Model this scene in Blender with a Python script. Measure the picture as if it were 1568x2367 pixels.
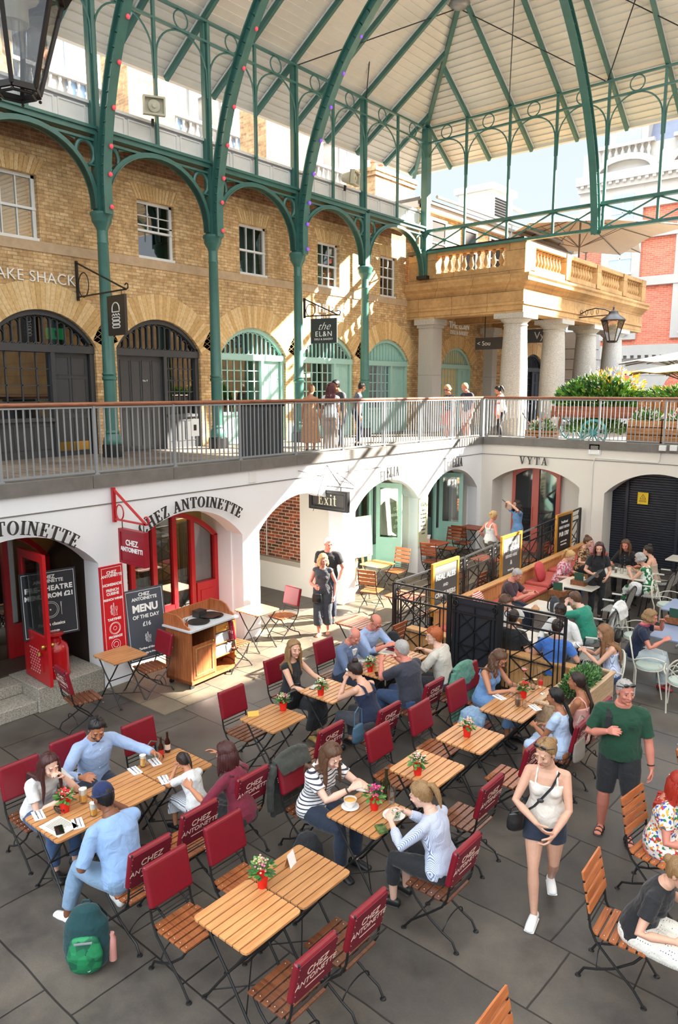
import bpy, bmesh, math, random
import numpy as np
from mathutils import Vector as V, Matrix as Mx, Euler
from math import sin, cos, pi, radians as rad, sqrt, atan2
random.seed(7)
for o in list(bpy.data.objects): bpy.data.objects.remove(o)
SC = bpy.context.scene; COL = SC.collection
# ------------------------------------------------------------------ camera
CAMZ = 4.8; FPX = 1704.08; CX, CY = 784.0, 1183.5
RW = Mx(((.76900, .10429, -.63068), (.63925, -.12624, .75857), (-.00051, -.98650, -.16375)))
right = V((RW[0][0], RW[1][0], RW[2][0])).normalized(); fwd = V((RW[0][2], RW[1][2], RW[2][2]))
fwd = (fwd - right*fwd.dot(right)).normalized(); up = right.cross(fwd)
cd = bpy.data.cameras.new('camera'); cam = bpy.data.objects.new('camera', cd); COL.objects.link(cam)
cam.matrix_world = Mx(((right.x, up.x, -fwd.x, 0), (right.y, up.y, -fwd.y, 0), (right.z, up.z, -fwd.z, CAMZ), (0, 0, 0, 1)))
cd.sensor_fit = 'VERTICAL'; cd.sensor_height = 36; cd.lens = FPX/2367*36; cd.clip_end = 500
SC.camera = cam
# ------------------------------------------------------------------ light
SUN_DIR = V((.80, 1.0, .735)).normalized()
sl = bpy.data.lights.new('sun', 'SUN'); so = bpy.data.objects.new('sun', sl); COL.objects.link(so)
sl.energy = 20; sl.angle = rad(.6); sl.color = (1, .93, .82)
so.rotation_euler = SUN_DIR.to_track_quat('Z', 'Y').to_euler(); so.location = (10, 20, 20)
la = bpy.data.lights.new('roof_daylight_fill', 'AREA'); lo = bpy.data.objects.new('roof_daylight_fill', la); COL.objects.link(lo)  # added fill light under the boarded roof, widened to brighten the walls
la.shape = 'RECTANGLE'; la.size = 32; la.size_y = 22; la.energy = 1500; la.color = (.93, .97, 1)
lo.location = (4.8, 7.6, 15.35)
wd = bpy.data.worlds.new('world'); SC.world = wd; wd.use_nodes = True
nt = wd.node_tree; nt.nodes.clear()
wo = nt.nodes.new('ShaderNodeOutputWorld'); bg = nt.nodes.new('ShaderNodeBackground')
tc = nt.nodes.new('ShaderNodeTexCoord'); sp = nt.nodes.new('ShaderNodeSeparateXYZ'); cr = nt.nodes.new('ShaderNodeValToRGB')
nt.links.new(tc.outputs['Generated'], sp.inputs[0]); nt.links.new(sp.outputs[2], cr.inputs[0])
cr.color_ramp.elements[0].color = (.43, .46, .49, 1); cr.color_ramp.elements[0].position = .05
cr.color_ramp.elements[1].color = (.38, .44, .50, 1); cr.color_ramp.elements[1].position = .34
e_ = cr.color_ramp.elements.new(.55); e_.color = (3.0, 3.3, 3.6, 1)
nt.links.new(cr.outputs[0], bg.inputs[0]); nt.links.new(bg.outputs[0], wo.inputs[0]); bg.inputs[1].default_value = 1.0
SC.view_settings.view_transform = 'Standard'; SC.view_settings.look = 'None'
SC.view_settings.gamma = 1; SC.view_settings.use_curve_mapping = False; SC.view_settings.exposure = 1.12
# ------------------------------------------------------------------ layout helpers
def fz(y): return max(0., (y-12)*.045)          # the court floor rises gently to the far wall
def ray(px, py): return RW @ V((px-CX, py-CY, FPX))
def onz(px, py, z):
    d = ray(px, py); return V((0, 0, CAMZ))+d*((z-CAMZ)/d.z)
def G(px, py, h=0.):                             # point h above the court floor
    z = h
    for _ in range(12):
        p = onz(px, py, z); z = fz(p.y)+h
    return p
def onx(px, py, x):
    d = ray(px, py); return V((0, 0, CAMZ))+d*(x/d.x)
def ony(px, py, y):
    d = ray(px, py); return V((0, 0, CAMZ))+d*(y/d.y)
# ------------------------------------------------------------------ materials
MT = {}
def srgb(r, g, b):
    f = lambda c: (c/255/12.92 if c/255 <= .04045 else ((c/255+.055)/1.055)**2.4)
    return (f(r), f(g), f(b), 1)
def N(nt, t, **k):
    n = nt.nodes.new(t)
    for a, b in k.items():
        if a.startswith('i_'): n.inputs[a[2:].replace('_', ' ')].default_value = b
        else: setattr(n, a, b)
    return n
def mat(name, rgb=(128, 128, 128), rough=.6, metal=0, var=.0, scale=8, bump=0, bscale=40, rgb2=None, spec=.5, alpha=None, trans=0, emit=0, coat=0, stretch=None, world=False):
    if name in MT: return MT[name]
    m = bpy.data.materials.new(name); m.use_nodes = True; MT[name] = m
    nt = m.node_tree; b = nt.nodes['Principled BSDF']; L = nt.links.new
    c = srgb(*rgb); b.inputs['Base Color'].default_value = c
    b.inputs['Roughness'].default_value = rough; b.inputs['Metallic'].default_value = metal
    b.inputs['Specular IOR Level'].default_value = spec
    if coat: b.inputs['Coat Weight'].default_value = coat; b.inputs['Coat Roughness'].default_value = .15
    if trans: b.inputs['Transmission Weight'].default_value = trans
    if alpha is not None: b.inputs['Alpha'].default_value = alpha
    if emit: b.inputs['Emission Color'].default_value = c; b.inputs['Emission Strength'].default_value = emit
    if var or rgb2 or bump:
        if world:
            tc = N(nt, 'ShaderNodeNewGeometry'); co = tc.outputs['Position']
        else:
            tc = N(nt, 'ShaderNodeTexCoord'); co = tc.outputs['Object']
        if stretch:
            mp = N(nt, 'ShaderNodeMapping'); mp.inputs['Scale'].default_value = stretch; L(co, mp.inputs[0]); co = mp.outputs[0]
    if var or rgb2:
        n = N(nt, 'ShaderNodeTexNoise', i_Scale=scale, i_Detail=6., i_Roughness=.65); L(co, n.inputs['Vector'])
        r = N(nt, 'ShaderNodeValToRGB'); L(n.outputs[0], r.inputs[0])
        c2 = srgb(*rgb2) if rgb2 else c
        lo_ = 1-var; hi = 1+var*.6
        r.color_ramp.elements[0].color = (c[0]*lo_, c[1]*lo_, c[2]*lo_, 1); r.color_ramp.elements[0].position = .32
        r.color_ramp.elements[1].color = (min(1, c2[0]*hi), min(1, c2[1]*hi), min(1, c2[2]*hi), 1); r.color_ramp.elements[1].position = .68
        L(r.outputs[0], b.inputs['Base Color'])
    if bump:
        n2 = N(nt, 'ShaderNodeTexNoise', i_Scale=bscale, i_Detail=5.); L(co, n2.inputs['Vector'])
        bp = N(nt, 'ShaderNodeBump', i_Strength=bump, i_Distance=.01); L(n2.outputs[0], bp.inputs['Height']); L(bp.outputs[0], b.inputs['Normal'])
    return m
def brick(name, a, b_, mortar, ax='y', w=.225, h=.075, ms=.012, dirt=.35, rough=.9, nz=1.):
    if name in MT: return MT[name]
    m = bpy.data.materials.new(name); m.use_nodes = True; MT[name] = m
    nt = m.node_tree; P = nt.nodes['Principled BSDF']; L = nt.links.new
    g = N(nt, 'ShaderNodeNewGeometry'); s = N(nt, 'ShaderNodeSeparateXYZ'); c = N(nt, 'ShaderNodeCombineXYZ')
    L(g.outputs['Position'], s.inputs[0])
    ad = N(nt, 'ShaderNodeMath', operation='ADD'); L(s.outputs[0], ad.inputs[0]); L(s.outputs[1], ad.inputs[1])
    L(ad.outputs[0] if ax == 'a' else s.outputs[{'x': 0, 'y': 1}[ax]], c.inputs[0]); L(s.outputs[2], c.inputs[1])
    br = N(nt, 'ShaderNodeTexBrick', i_Scale=1., i_Mortar_Size=ms/2, i_Mortar_Smooth=.3, i_Brick_Width=w, i_Row_Height=h, i_Bias=0.)
    br.inputs['Color1'].default_value = srgb(*a); br.inputs['Color2'].default_value = srgb(*b_); br.inputs['Mortar'].default_value = srgb(*mortar)
    L(c.outputs[0], br.inputs['Vector'])
    n = N(nt, 'ShaderNodeTexNoise', i_Scale=.9, i_Detail=8., i_Roughness=.7); L(g.outputs['Position'], n.inputs['Vector'])
    n3 = N(nt, 'ShaderNodeTexNoise', i_Scale=9., i_Detail=4.); L(g.outputs['Position'], n3.inputs['Vector'])
    r = N(nt, 'ShaderNodeValToRGB'); L(n.outputs[0], r.inputs[0])
    r.color_ramp.elements[0].color = (1-dirt, 1-dirt*1.1, 1-dirt*1.2, 1); r.color_ramp.elements[0].position = .35
    r.color_ramp.elements[1].color = (1, 1, 1, 1); r.color_ramp.elements[1].position = .6
    r3 = N(nt, 'ShaderNodeValToRGB'); L(n3.outputs[0], r3.inputs[0])
    r3.color_ramp.elements[0].color = (1-.26*nz, 1-.3*nz, 1-.36*nz, 1); r3.color_ramp.elements[1].color = (1+.2*nz, 1+.18*nz, 1+.14*nz, 1)
    r3.color_ramp.elements[0].position = .3; r3.color_ramp.elements[1].position = .72
    m1 = N(nt, 'ShaderNodeMixRGB', blend_type='MULTIPLY'); m1.inputs[0].default_value = 1; L(br.outputs[0], m1.inputs[1]); L(r.outputs[0], m1.inputs[2])
    m2 = N(nt, 'ShaderNodeMixRGB', blend_type='MULTIPLY'); m2.inputs[0].default_value = 1; L(m1.outputs[0], m2.inputs[1]); L(r3.outputs[0], m2.inputs[2])
    L(m2.outputs[0], P.inputs['Base Color']); P.inputs['Roughness'].default_value = rough
    bp = N(nt, 'ShaderNodeBump', i_Strength=.35, i_Distance=.006); bp.invert = True
    L(br.outputs['Fac'], bp.inputs['Height']); L(bp.outputs[0], P.inputs['Normal'])
    return m
def pave(name, a, b_, joint, w, h, ang=0, ms=.012, wet=.35, rough=.55):
    m = bpy.data.materials.new(name); m.use_nodes = True; MT[name] = m
    nt = m.node_tree; P = nt.nodes['Principled BSDF']; L = nt.links.new
    g = N(nt, 'ShaderNodeNewGeometry'); mp = N(nt, 'ShaderNodeMapping'); mp.inputs['Rotation'].default_value = (0, 0, ang); L(g.outputs['Position'], mp.inputs[0])
    nw = N(nt, 'ShaderNodeTexNoise', i_Scale=1.3, i_Detail=2.); L(g.outputs['Position'], nw.inputs['Vector'])
    vm = N(nt, 'ShaderNodeVectorMath', operation='MULTIPLY_ADD'); L(nw.outputs['Color'], vm.inputs[0]); vm.inputs[1].default_value = (.06, .06, 0); L(mp.outputs[0], vm.inputs[2])
    br = N(nt, 'ShaderNodeTexBrick', i_Scale=1., i_Mortar_Size=ms, i_Mortar_Smooth=.6, i_Brick_Width=w, i_Row_Height=h, offset=.37, squash=1.35, squash_frequency=3)
    br.inputs['Color1'].default_value = srgb(*a); br.inputs['Color2'].default_value = srgb(*b_); br.inputs['Mortar'].default_value = srgb(*joint)
    L(vm.outputs[0], br.inputs['Vector'])
    n = N(nt, 'ShaderNodeTexNoise', i_Scale=.8, i_Detail=10., i_Roughness=.7); L(g.outputs['Position'], n.inputs['Vector'])
    r = N(nt, 'ShaderNodeValToRGB'); L(n.outputs[0], r.inputs[0])
    r.color_ramp.elements[0].color = (.52, .52, .54, 1); r.color_ramp.elements[0].position = .36
    r.color_ramp.elements[1].color = (1.32, 1.27, 1.16, 1); r.color_ramp.elements[1].position = .65
    n4 = N(nt, 'ShaderNodeTexNoise', i_Scale=60., i_Detail=4.); L(g.outputs['Position'], n4.inputs['Vector'])
    r4 = N(nt, 'ShaderNodeValToRGB'); L(n4.outputs[0], r4.inputs[0]); r4.color_ramp.elements[0].color = (.78, .78, .78, 1); r4.color_ramp.elements[1].color = (1.15, 1.15, 1.15, 1)
    vo = N(nt, 'ShaderNodeTexVoronoi', i_Scale=2.2); L(g.outputs['Position'], vo.inputs['Vector'])
    rv = N(nt, 'ShaderNodeValToRGB'); L(vo.outputs['Distance'], rv.inputs[0]); rv.color_ramp.elements[0].color = (1, 1, 1, 1); rv.color_ramp.elements[0].position = .025; rv.color_ramp.elements[1].color = (0, 0, 0, 1); rv.color_ramp.elements[1].position = .035
    m1 = N(nt, 'ShaderNodeMixRGB', blend_type='MULTIPLY'); m1.inputs[0].default_value = 1; L(br.outputs[0], m1.inputs[1]); L(r.outputs[0], m1.inputs[2])
    m2 = N(nt, 'ShaderNodeMixRGB', blend_type='MULTIPLY'); m2.inputs[0].default_value = 1; L(m1.outputs[0], m2.inputs[1]); L(r4.outputs[0], m2.inputs[2])
    m3 = N(nt, 'ShaderNodeMixRGB'); L(rv.outputs[0], m3.inputs[0]); L(m2.outputs[0], m3.inputs[1]); m3.inputs[2].default_value = srgb(215, 210, 200)
    L(m3.outputs[0], P.inputs['Base Color'])
    rr = N(nt, 'ShaderNodeMapRange'); L(n.outputs[0], rr.inputs[0]); rr.inputs['From Min'].default_value = .3; rr.inputs['From Max'].default_value = .7
    rr.inputs['To Min'].default_value = wet; rr.inputs['To Max'].default_value = rough+.2; L(rr.outputs[0], P.inputs['Roughness'])
    bp = N(nt, 'ShaderNodeBump', i_Strength=.4, i_Distance=.01); bp.invert = True
    L(br.outputs['Fac'], bp.inputs['Height']); L(bp.outputs[0], P.inputs['Normal'])
    return m
def wood(name, a, b_, rough=.45, scale=3, axis='y', coat=.1):
    m = bpy.data.materials.new(name); m.use_nodes = True; MT[name] = m
    nt = m.node_tree; P = nt.nodes['Principled BSDF']; L = nt.links.new
    tc = N(nt, 'ShaderNodeTexCoord'); oi = N(nt, 'ShaderNodeObjectInfo')
    mp = N(nt, 'ShaderNodeMapping'); mp.inputs['Scale'].default_value = {'y': (14, 1, 8), 'x': (1, 14, 8), 'z': (14, 14, 1)}[axis]; L(tc.outputs['Object'], mp.inputs[0])
    n = N(nt, 'ShaderNodeTexNoise', i_Scale=scale, i_Detail=5., i_Roughness=.6, i_Distortion=.6); L(mp.outputs[0], n.inputs['Vector'])
    r = N(nt, 'ShaderNodeValToRGB'); L(n.outputs[0], r.inputs[0])
    r.color_ramp.elements[0].color = srgb(*b_); r.color_ramp.elements[0].position = .3
    r.color_ramp.elements[1].color = srgb(*a); r.color_ramp.elements[1].position = .62
    h = N(nt, 'ShaderNodeHueSaturation'); mr = N(nt, 'ShaderNodeMapRange'); L(oi.outputs['Random'], mr.inputs[0]); mr.inputs['To Min'].default_value = .8; mr.inputs['To Max'].default_value = 1.15
    L(mr.outputs[0], h.inputs['Value']); L(r.outputs[0], h.inputs['Color']); L(h.outputs[0], P.inputs['Base Color'])
    P.inputs['Roughness'].default_value = rough; P.inputs['Coat Weight'].default_value = coat; P.inputs['Coat Roughness'].default_value = .25
    bp = N(nt, 'ShaderNodeBump', i_Strength=.15, i_Distance=.003); L(n.outputs[0], bp.inputs['Height']); L(bp.outputs[0], P.inputs['Normal'])
    return m
# ------------------------------------------------------------------ mesh builder
class MB:
    def __init__(s, M=None): s.v = []; s.f = []; s.fm = []; s.sm = []; s.M = M or Mx.Identity(4); s.mats = []
    def mi(s, m):
        m = MT[m] if isinstance(m, str) else m
        if m not in s.mats: s.mats.append(m)
        return s.mats.index(m)
    def add(s, vs, fs, m, smooth=False):
        b = len(s.v); i = s.mi(m); M = s.M
        s.v += [M @ V(p) for p in vs]
        for f in fs: s.f.append([b+k for k in f]); s.fm.append(i); s.sm.append(smooth)
        return s
    def box(s, c, d, m, rz=0, R=None):
        R = R or Mx.Rotation(rz, 3, 'Z'); c = V(c)
        vs = [c + R @ V((x*d[0]/2, y*d[1]/2, z*d[2]/2)) for x in (-1, 1) for y in (-1, 1) for z in (-1, 1)]
        return s.add(vs, [(0, 1, 3, 2), (4, 6, 7, 5), (0, 4, 5, 1), (2, 3, 7, 6), (0, 2, 6, 4), (1, 5, 7, 3)], m)
    def b2(s, a, b, m):   # box from corner to corner
        a = V(a); b = V(b); return s.box((a+b)/2, [abs(b[i]-a[i]) for i in range(3)], m)
    def bar(s, p, q, w, h, m, upv=(0, 0, 1)):
        p = V(p); q = V(q); d = (q-p); L = d.length
        if L < 1e-6: return s
        d /= L; u = V(upv); x = d.cross(u)
        if x.length < 1e-4: x = d.cross(V((1, 0, 0)))
        x.normalize(); u = x.cross(d)
        R = Mx((x, d, u)).transposed(); return s.box((p+q)/2, (w, L, h), m, R=R)
    def tube(s, pts, r, m, n=8, caps=True, flat=None, upv=None):
        pts = [V(p) for p in pts]; k = len(pts); rs = r if isinstance(r, (list, tuple)) else [r]*k
        vs = []; prev = None
        for i, p in enumerate(pts):
            t = (pts[min(i+1, k-1)]-pts[max(i-1, 0)])
            if t.length < 1e-9: t = V((0, 0, 1))
            t.normalize()
            if prev is None:
                a = V(upv) if upv else (V((0, 0, 1)) if abs(t.z) < .9 else V((1, 0, 0)))
                x = a-t*a.dot(t); x.normalize()
            else:
                x = prev-t*prev.dot(t)
                if x.length < 1e-6: x = t.orthogonal()
                x.normalize()
            prev = x; y = t.cross(x); rr = rs[i]
            ra, rb = (rr, rr) if not isinstance(rr, tuple) else rr
            if flat: rb = rb*flat
            for j in range(n):
                an = 2*pi*j/n; vs.append(p+x*cos(an)*ra+y*sin(an)*rb)
        fs = [(i*n+j, i*n+(j+1) % n, (i+1)*n+(j+1) % n, (i+1)*n+j) for i in range(k-1) for j in range(n)]
        if caps: fs += [tuple(range(n-1, -1, -1)), tuple(range((k-1)*n, k*n))]
        return s.add(vs, fs, m, True)
    def cap(s, pts, rs, m, n=12, flat=None, upv=None):   # round-ended chain
        pts = [V(p) for p in pts]; rs = list(rs)
        A = (pts[0]-pts[1]).normalized(); B = (pts[-1]-pts[-2]).normalized()
        f1 = lambda r, k: (r[0]*k, r[1]*k) if isinstance(r, tuple) else r*k
        g = lambda r: min(r) if isinstance(r, tuple) else r
        P = [pts[0]+A*g(rs[0])*c for c in (.98, .8, .5)]+pts+[pts[-1]+B*g(rs[-1])*c for c in (.5, .8, .98)]
        Q = [f1(rs[0], .2), f1(rs[0], .6), f1(rs[0], .866)]+rs+[f1(rs[-1], .866), f1(rs[-1], .6), f1(rs[-1], .2)]
        return s.tube(P, Q, m, n, True, flat, upv)
    def lathe(s, prof, c, m, n=16, R=None, a0=0, a1=2*pi):
        c = V(c); R = R or Mx.Identity(3); full = abs(a1-a0-2*pi) < 1e-6; nn = n if full else n+1
        vs = [c+R @ V((r*cos(a0+(a1-a0)*j/n), r*sin(a0+(a1-a0)*j/n), z)) for r, z in prof for j in range(nn)]
        fs = [(i*nn+j, i*nn+(j+1) % nn, (i+1)*nn+(j+1) % nn, (i+1)*nn+j) for i in range(len(prof)-1) for j in range(n)]
        if prof[0][0] > 1e-5 and full: fs.append(tuple(range(nn-1, -1, -1)))
        if prof[-1][0] > 1e-5 and full: fs.append(tuple(range((len(prof)-1)*nn, len(prof)*nn)))
        return s.add(vs, fs, m, True)
    def ell(s, c, r, m, n=12, R=None):
        r = (r, r, r) if not hasattr(r, '__len__') else r; c = V(c); R = R or Mx.Identity(3); k = max(4, n//2)
        vs = [c+R @ V((0, 0, -r[2]))]
        for i in range(1, k):
            ph = -pi/2+pi*i/k
            vs += [c+R @ V((r[0]*cos(ph)*cos(2*pi*j/n), r[1]*cos(ph)*sin(2*pi*j/n), r[2]*sin(ph))) for j in range(n)]
        vs.append(c+R @ V((0, 0, r[2]))); T = len(vs)-1
        fs = [(0, 1+(j+1) % n, 1+j) for j in range(n)]
        fs += [(1+i*n+j, 1+i*n+(j+1) % n, 1+(i+1)*n+(j+1) % n, 1+(i+1)*n+j) for i in range(k-2) for j in range(n)]
        fs += [(T, T-n+j, T-n+(j+1) % n) for j in range(n)]
        return s.add(vs, fs, m, True)
    def prism(s, poly, o, u, v, d, m, smooth=False):   # poly in (u,v) at o, extruded by vector d
        o = V(o); u = V(u); v = V(v); d = V(d); n = len(poly)
        a = [o+u*p[0]+v*p[1] for p in poly]; vs = a+[p+d for p in a]
        fs = [tuple(range(n-1, -1, -1)), tuple(range(n, 2*n))]+[(i, (i+1) % n, n+(i+1) % n, n+i) for i in range(n)]
        return s.add(vs, fs, m, smooth)
    def band(s, pin, pout, o, u, v, d, m):   # ring/strip between two polylines in a plane, extruded
        for i in range(len(pin)-1): s.prism([pin[i], pout[i], pout[i+1], pin[i+1]], o, u, v, d, m)
        return s
    def build(s, name, parent=None, bevel=0, loc=None, mesh_only=False, auto=True):
        me = bpy.data.meshes.new(name); me.from_pydata([tuple(p) for p in s.v], [], s.f)
        for m in s.mats: me.materials.append(m)
        me.polygons.foreach_set('material_index', s.fm); me.polygons.foreach_set('use_smooth', s.sm)
        bm = bmesh.new(); bm.from_mesh(me); bmesh.ops.recalc_face_normals(bm, faces=bm.faces); bm.to_mesh(me); bm.free()
        me.update()
        if auto and any(s.sm): me.set_sharp_from_angle(angle=rad(38))
        if mesh_only: return me
        o = bpy.data.objects.new(name, me); COL.objects.link(o)
        if parent is not None: o.parent = parent
        if loc is not None: o.location = loc
        if bevel:
            b = o.modifiers.new('bevel', 'BEVEL'); b.width = bevel; b.segments = 2; b.limit_method = 'ANGLE'; b.angle_limit = rad(50)
        return o
def tag(o, label, cat, group=None):
    o['label'] = label; o['category'] = cat
    if group: o['group'] = group
    return o
def struct(o): o['kind'] = 'structure'; return o
def thing(name, label, cat, loc=(0, 0, 0), rz=0, group=None):
    o = bpy.data.objects.new(name, None); COL.objects.link(o); o.location = loc; o.rotation_euler = (0, 0, rz); o.empty_display_size = .1
    return tag(o, label, cat, group)
def kids(o): return [c for c in bpy.data.objects if c.parent is o]
def dup(root, loc, rz, label, group=None, scale=None):
    def cp(o, par):
        c = o.copy(); COL.objects.link(c)
        if par is not None: c.parent = par
        for ch in o.children: cp(ch, c)
        return c
    r = cp(root, None); r.location = loc; r.rotation_euler = (0, 0, rz); r['label'] = label
    if group: r['group'] = group
    if scale: r.scale = scale
    return r
def flipz(o): return o
_fc = {}
def textmesh(s, size, depth=.004, bold=0., shear=0., align='CENTER', space=1.):
    k = (s, size, depth, bold, shear, align, space)
    if k in _fc: return _fc[k]
    c = bpy.data.curves.new('lettering', 'FONT'); c.body = s; c.size = size; c.extrude = depth/2; c.offset = bold; c.shear = shear
    c.align_x = align; c.align_y = 'CENTER'; c.space_character = space; c.resolution_u = 3
    o = bpy.data.objects.new('tmp', c); COL.objects.link(o); bpy.context.view_layer.update()
    dg = bpy.context.evaluated_depsgraph_get(); me = bpy.data.meshes.new_from_object(o.evaluated_get(dg))
    bpy.data.objects.remove(o); bpy.data.curves.remove(c); me.name = 'lettering'; _fc[k] = me
    return me
def frame(o, u, n):          # matrix: local x -> u, local z -> n (outwards), local y = n x u
    u = V(u).normalized(); n = V(n).normalized(); y = n.cross(u)
    return Mx(((u.x, y.x, n.x, o[0]), (u.y, y.y, n.y, o[1]), (u.z, y.z, n.z, o[2]), (0, 0, 0, 1)))
def addtext(mb, s, size, o, u, n, m, **k):
    me = textmesh(s, size, **k); F = frame(o, u, n)
    mb.add([F @ v.co for v in me.vertices], [tuple(p.vertices) for p in me.polygons], m)
# bold serif capitals drawn stroke by stroke: (x0,y0,x1,y1,width); arcs: ('a',cx,cy,rx,ry,a0,a1)
K, h_ = .17, .055
def _arc(cx, cy, rx, ry, a0, a1, n=14, kx=K, ky=h_):
    out = []
    for i in range(n):
        A = [rad(a0+(a1-a0)*t/n) for t in (i, i+1)]
        q = []
        for a in A: q.append((cx+rx*cos(a), cy+ry*sin(a)))
        for a in reversed(A): q.append((cx+(rx-kx)*cos(a), cy+(ry-ky)*sin(a)))
        out.append(q)
    return out
def _r(x0, y0, x1, y1): return [(x0, y0), (x1, y0), (x1, y1), (x0, y1)]
def _d(x0, y0, x1, y1, w): return [(x0, y0), (x0+w, y0), (x1+w, y1), (x1, y1)]
def _ser(x, y, w=.34): return _r(x-w/2+K/2, y, x+w/2+K/2, y+h_)
GL = {
 'I': (.38, [_r(.1, 0, .1+K, 1), _ser(.1, 0), _ser(.1, 1-h_)]),
 'H': (.84, [_r(.1, 0, .1+K, 1), _r(.56, 0, .56+K, 1), _r(.1, .47, .6, .53), _ser(.1, 0), _ser(.1, 1-h_), _ser(.56, 0), _ser(.56, 1-h_)]),
 'E': (.7, [_r(.1, 0, .1+K, 1), _r(0, 0, .64, h_), _r(0, 1-h_, .62, 1), _r(.1, .47, .46, .53), _d(.56, 0, .6, .28, .05), _d(.55, .76, .57, 1, .05), _r(.42, .38, .47, .62)]),
 'L': (.66, [_r(.1, 0, .1+K, 1), _r(0, 0, .62, h_), _ser(.1, 1-h_), _d(.54, 0, .58, .3, .05)]),
 'T': (.74, [_r(.28, 0, .28+K, 1), _r(.02, 1-h_, .71, 1), _ser(.28, 0), _d(.02, .72, .02, 1, .05), _d(.66, .72, .66, 1, .05)]),
 'N': (.86, [_r(.12, 0, .18, 1), _r(.66, 0, .72, 1), _d(.62, 0, .1, 1, K), _ser(.06, 0, .28), _ser(.6, 1-h_, .28), _r(0, 1-h_, .2, 1)]),
 'A': (.84, [_d(.1, 0, .38, 1, .06), _d(.58, 0, .33, 1, K), _r(.2, .3, .62, .36), _r(-.02, 0, .26, h_), _r(.5, 0, .84, h_)]),
 'V': (.84, [_d(.36, 0, .08, 1, K), _d(.42, 0, .68, 1, .06), _r(0, 1-h_, .34, 1), _r(.56, 1-h_, .84, 1)]),
 'Y': (.82, [_r(.33, 0, .33+K, .48), _d(.33, .42, .08, 1, K), _d(.42, .42, .66, 1, .06), _ser(.33, 0), _r(0, 1-h_, .34, 1), _r(.54, 1-h_, .82, 1)]),
 'Z': (.68, [_r(.02, 0, .64, h_), _r(.04, 1-h_, .64, 1), _d(.02, 0, .46, 1, K), _d(.58, 0, .6, .28, .05), _d(.04, .74, .04, 1, .05)]),
 'O': (.86, _arc(.41, .5, .41, .51, 0, 360, 24)),
 'C': (.78, _arc(.41, .5, .41, .51, 40, 320, 20)+[_r(.64, .68, .69, .98)]),
 'x': (.52, [_d(.34, 0, .04, .62, .12), _d(.03, 0, .4, .62, .05), _r(0, .58, .2, .62), _r(.3, .58, .48, .62), _r(0, 0, .16, .04), _r(.28, 0, .5, .04)]),
 'i': (.28, [_r(.08, 0, .19, .62), _r(0, 0, .27, .04), _r(0, .58, .1, .62), _r(.07, .78, .19, .92)]),
 't': (.34, [_r(.1, .05, .21, .86), _r(0, .58, .32, .62), _r(.14, .0, .3, .05)]),
 ' ': (.35, [])}
def serif(mb, s, size, o, u, n, m, depth=.02, sp=.06, center=True, arc=None, wscale=1.):
    """arc=(centre, radius, mid angle): letters stand on a circle"""
    tot = sum((GL[c][0]+sp)*wscale for c in s)*size; x = -tot/2 if center else 0
    F = frame(o, u, n)
    for c in s:
        w, ps = GL[c]; w *= wscale*size
        if arc:
            R = arc; a = (x+w/2)/R
            for q in ps: 
                pp = []
                for (px, py) in q:
                    lx = px*size*wscale-w/2; ly = py*size+R
                    pp.append((lx*cos(-a)-ly*sin(-a), lx*sin(-a)+ly*cos(-a)-R))
                mb.prism(pp, F.translation, F.col[0].xyz, F.col[1].xyz, F.col[2].xyz*depth, m)
        else:
            for q in ps: mb.prism([(x+px*size*wscale, py*size) for px, py in q], F.translation, F.col[0].xyz, F.col[1].xyz, F.col[2].xyz*depth, m)
        x += w+sp*size*wscale
    return mb
X_, Y_, Z_ = V((1, 0, 0)), V((0, 1, 0)), V((0, 0, 1))
def arcpts(yc, hw, zs, za, n=20):
    """segmental arch: springing at zs, apex za"""
    h = za-zs; R = (hw*hw+h*h)/(2*h); c = za-R; a = math.asin(min(1, hw/R))
    if h > hw: a = pi/2
    return [(yc+R*sin(-a+2*a*i/n), c+R*cos(-a+2*a*i/n)) for i in range(n+1)]
# ================================================================== materials of the setting
WHT = mat('white_stucco', (240, 242, 243), .8, bump=.25, bscale=60, world=True)
CRM = mat('cream_stucco', (226, 220, 209), .8, bump=.15, bscale=60, world=True)
WPT = mat('white_paint', (232, 232, 228), .5, var=.06, scale=3)
GRN = mat('green_iron', (62, 112, 102), .38, var=.15, scale=3, bump=.15, bscale=70, coat=.2, world=True)
BRK = brick('stock_brick', (232, 202, 154), (204, 166, 116), (176, 150, 116), 'y', dirt=.25, ms=.018)
BRX = brick('stock_brick_x', (232, 202, 154), (204, 166, 116), (176, 150, 116), 'x', dirt=.25, ms=.018)
BRA = brick('chimney_brick', (200, 164, 120), (156, 124, 92), (176, 160, 134), 'a')
BRB = brick('brown_brick', (172, 128, 92), (146, 104, 72), (186, 160, 132), 'y', dirt=.4)
BRR = brick('old_red_brick', (172, 84, 54), (86, 54, 42), (206, 186, 160), 'x', w=.24, h=.08, ms=.022, dirt=.2)
BRG = brick('hotel_red_brick', (200, 112, 88), (178, 92, 72), (210, 156, 136), 'a', w=.34, h=.11, ms=.016, dirt=.05, nz=.3)
GAU = [mat('gauged_brick_%d' % i, c, .85, var=.2, scale=14, world=True) for i, c in enumerate([(222, 186, 130), (208, 170, 114), (228, 196, 144)])]
STN = mat('band_stone', (190, 164, 132), .8, var=.15, scale=5, bump=.1, world=True)
BTH = brick('bath_stone', (200, 162, 112), (180, 142, 94), (124, 94, 62), 'a', w=1.35, h=.61, ms=.016, dirt=.32, nz=.45)
GRA = mat('grey_granite', (150, 146, 140), .7, var=.35, scale=60, rgb2=(196, 192, 184), world=True)
COP = mat('coping_stone', (118, 114, 108), .75, var=.2, scale=4, bump=.1, world=True)
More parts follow.
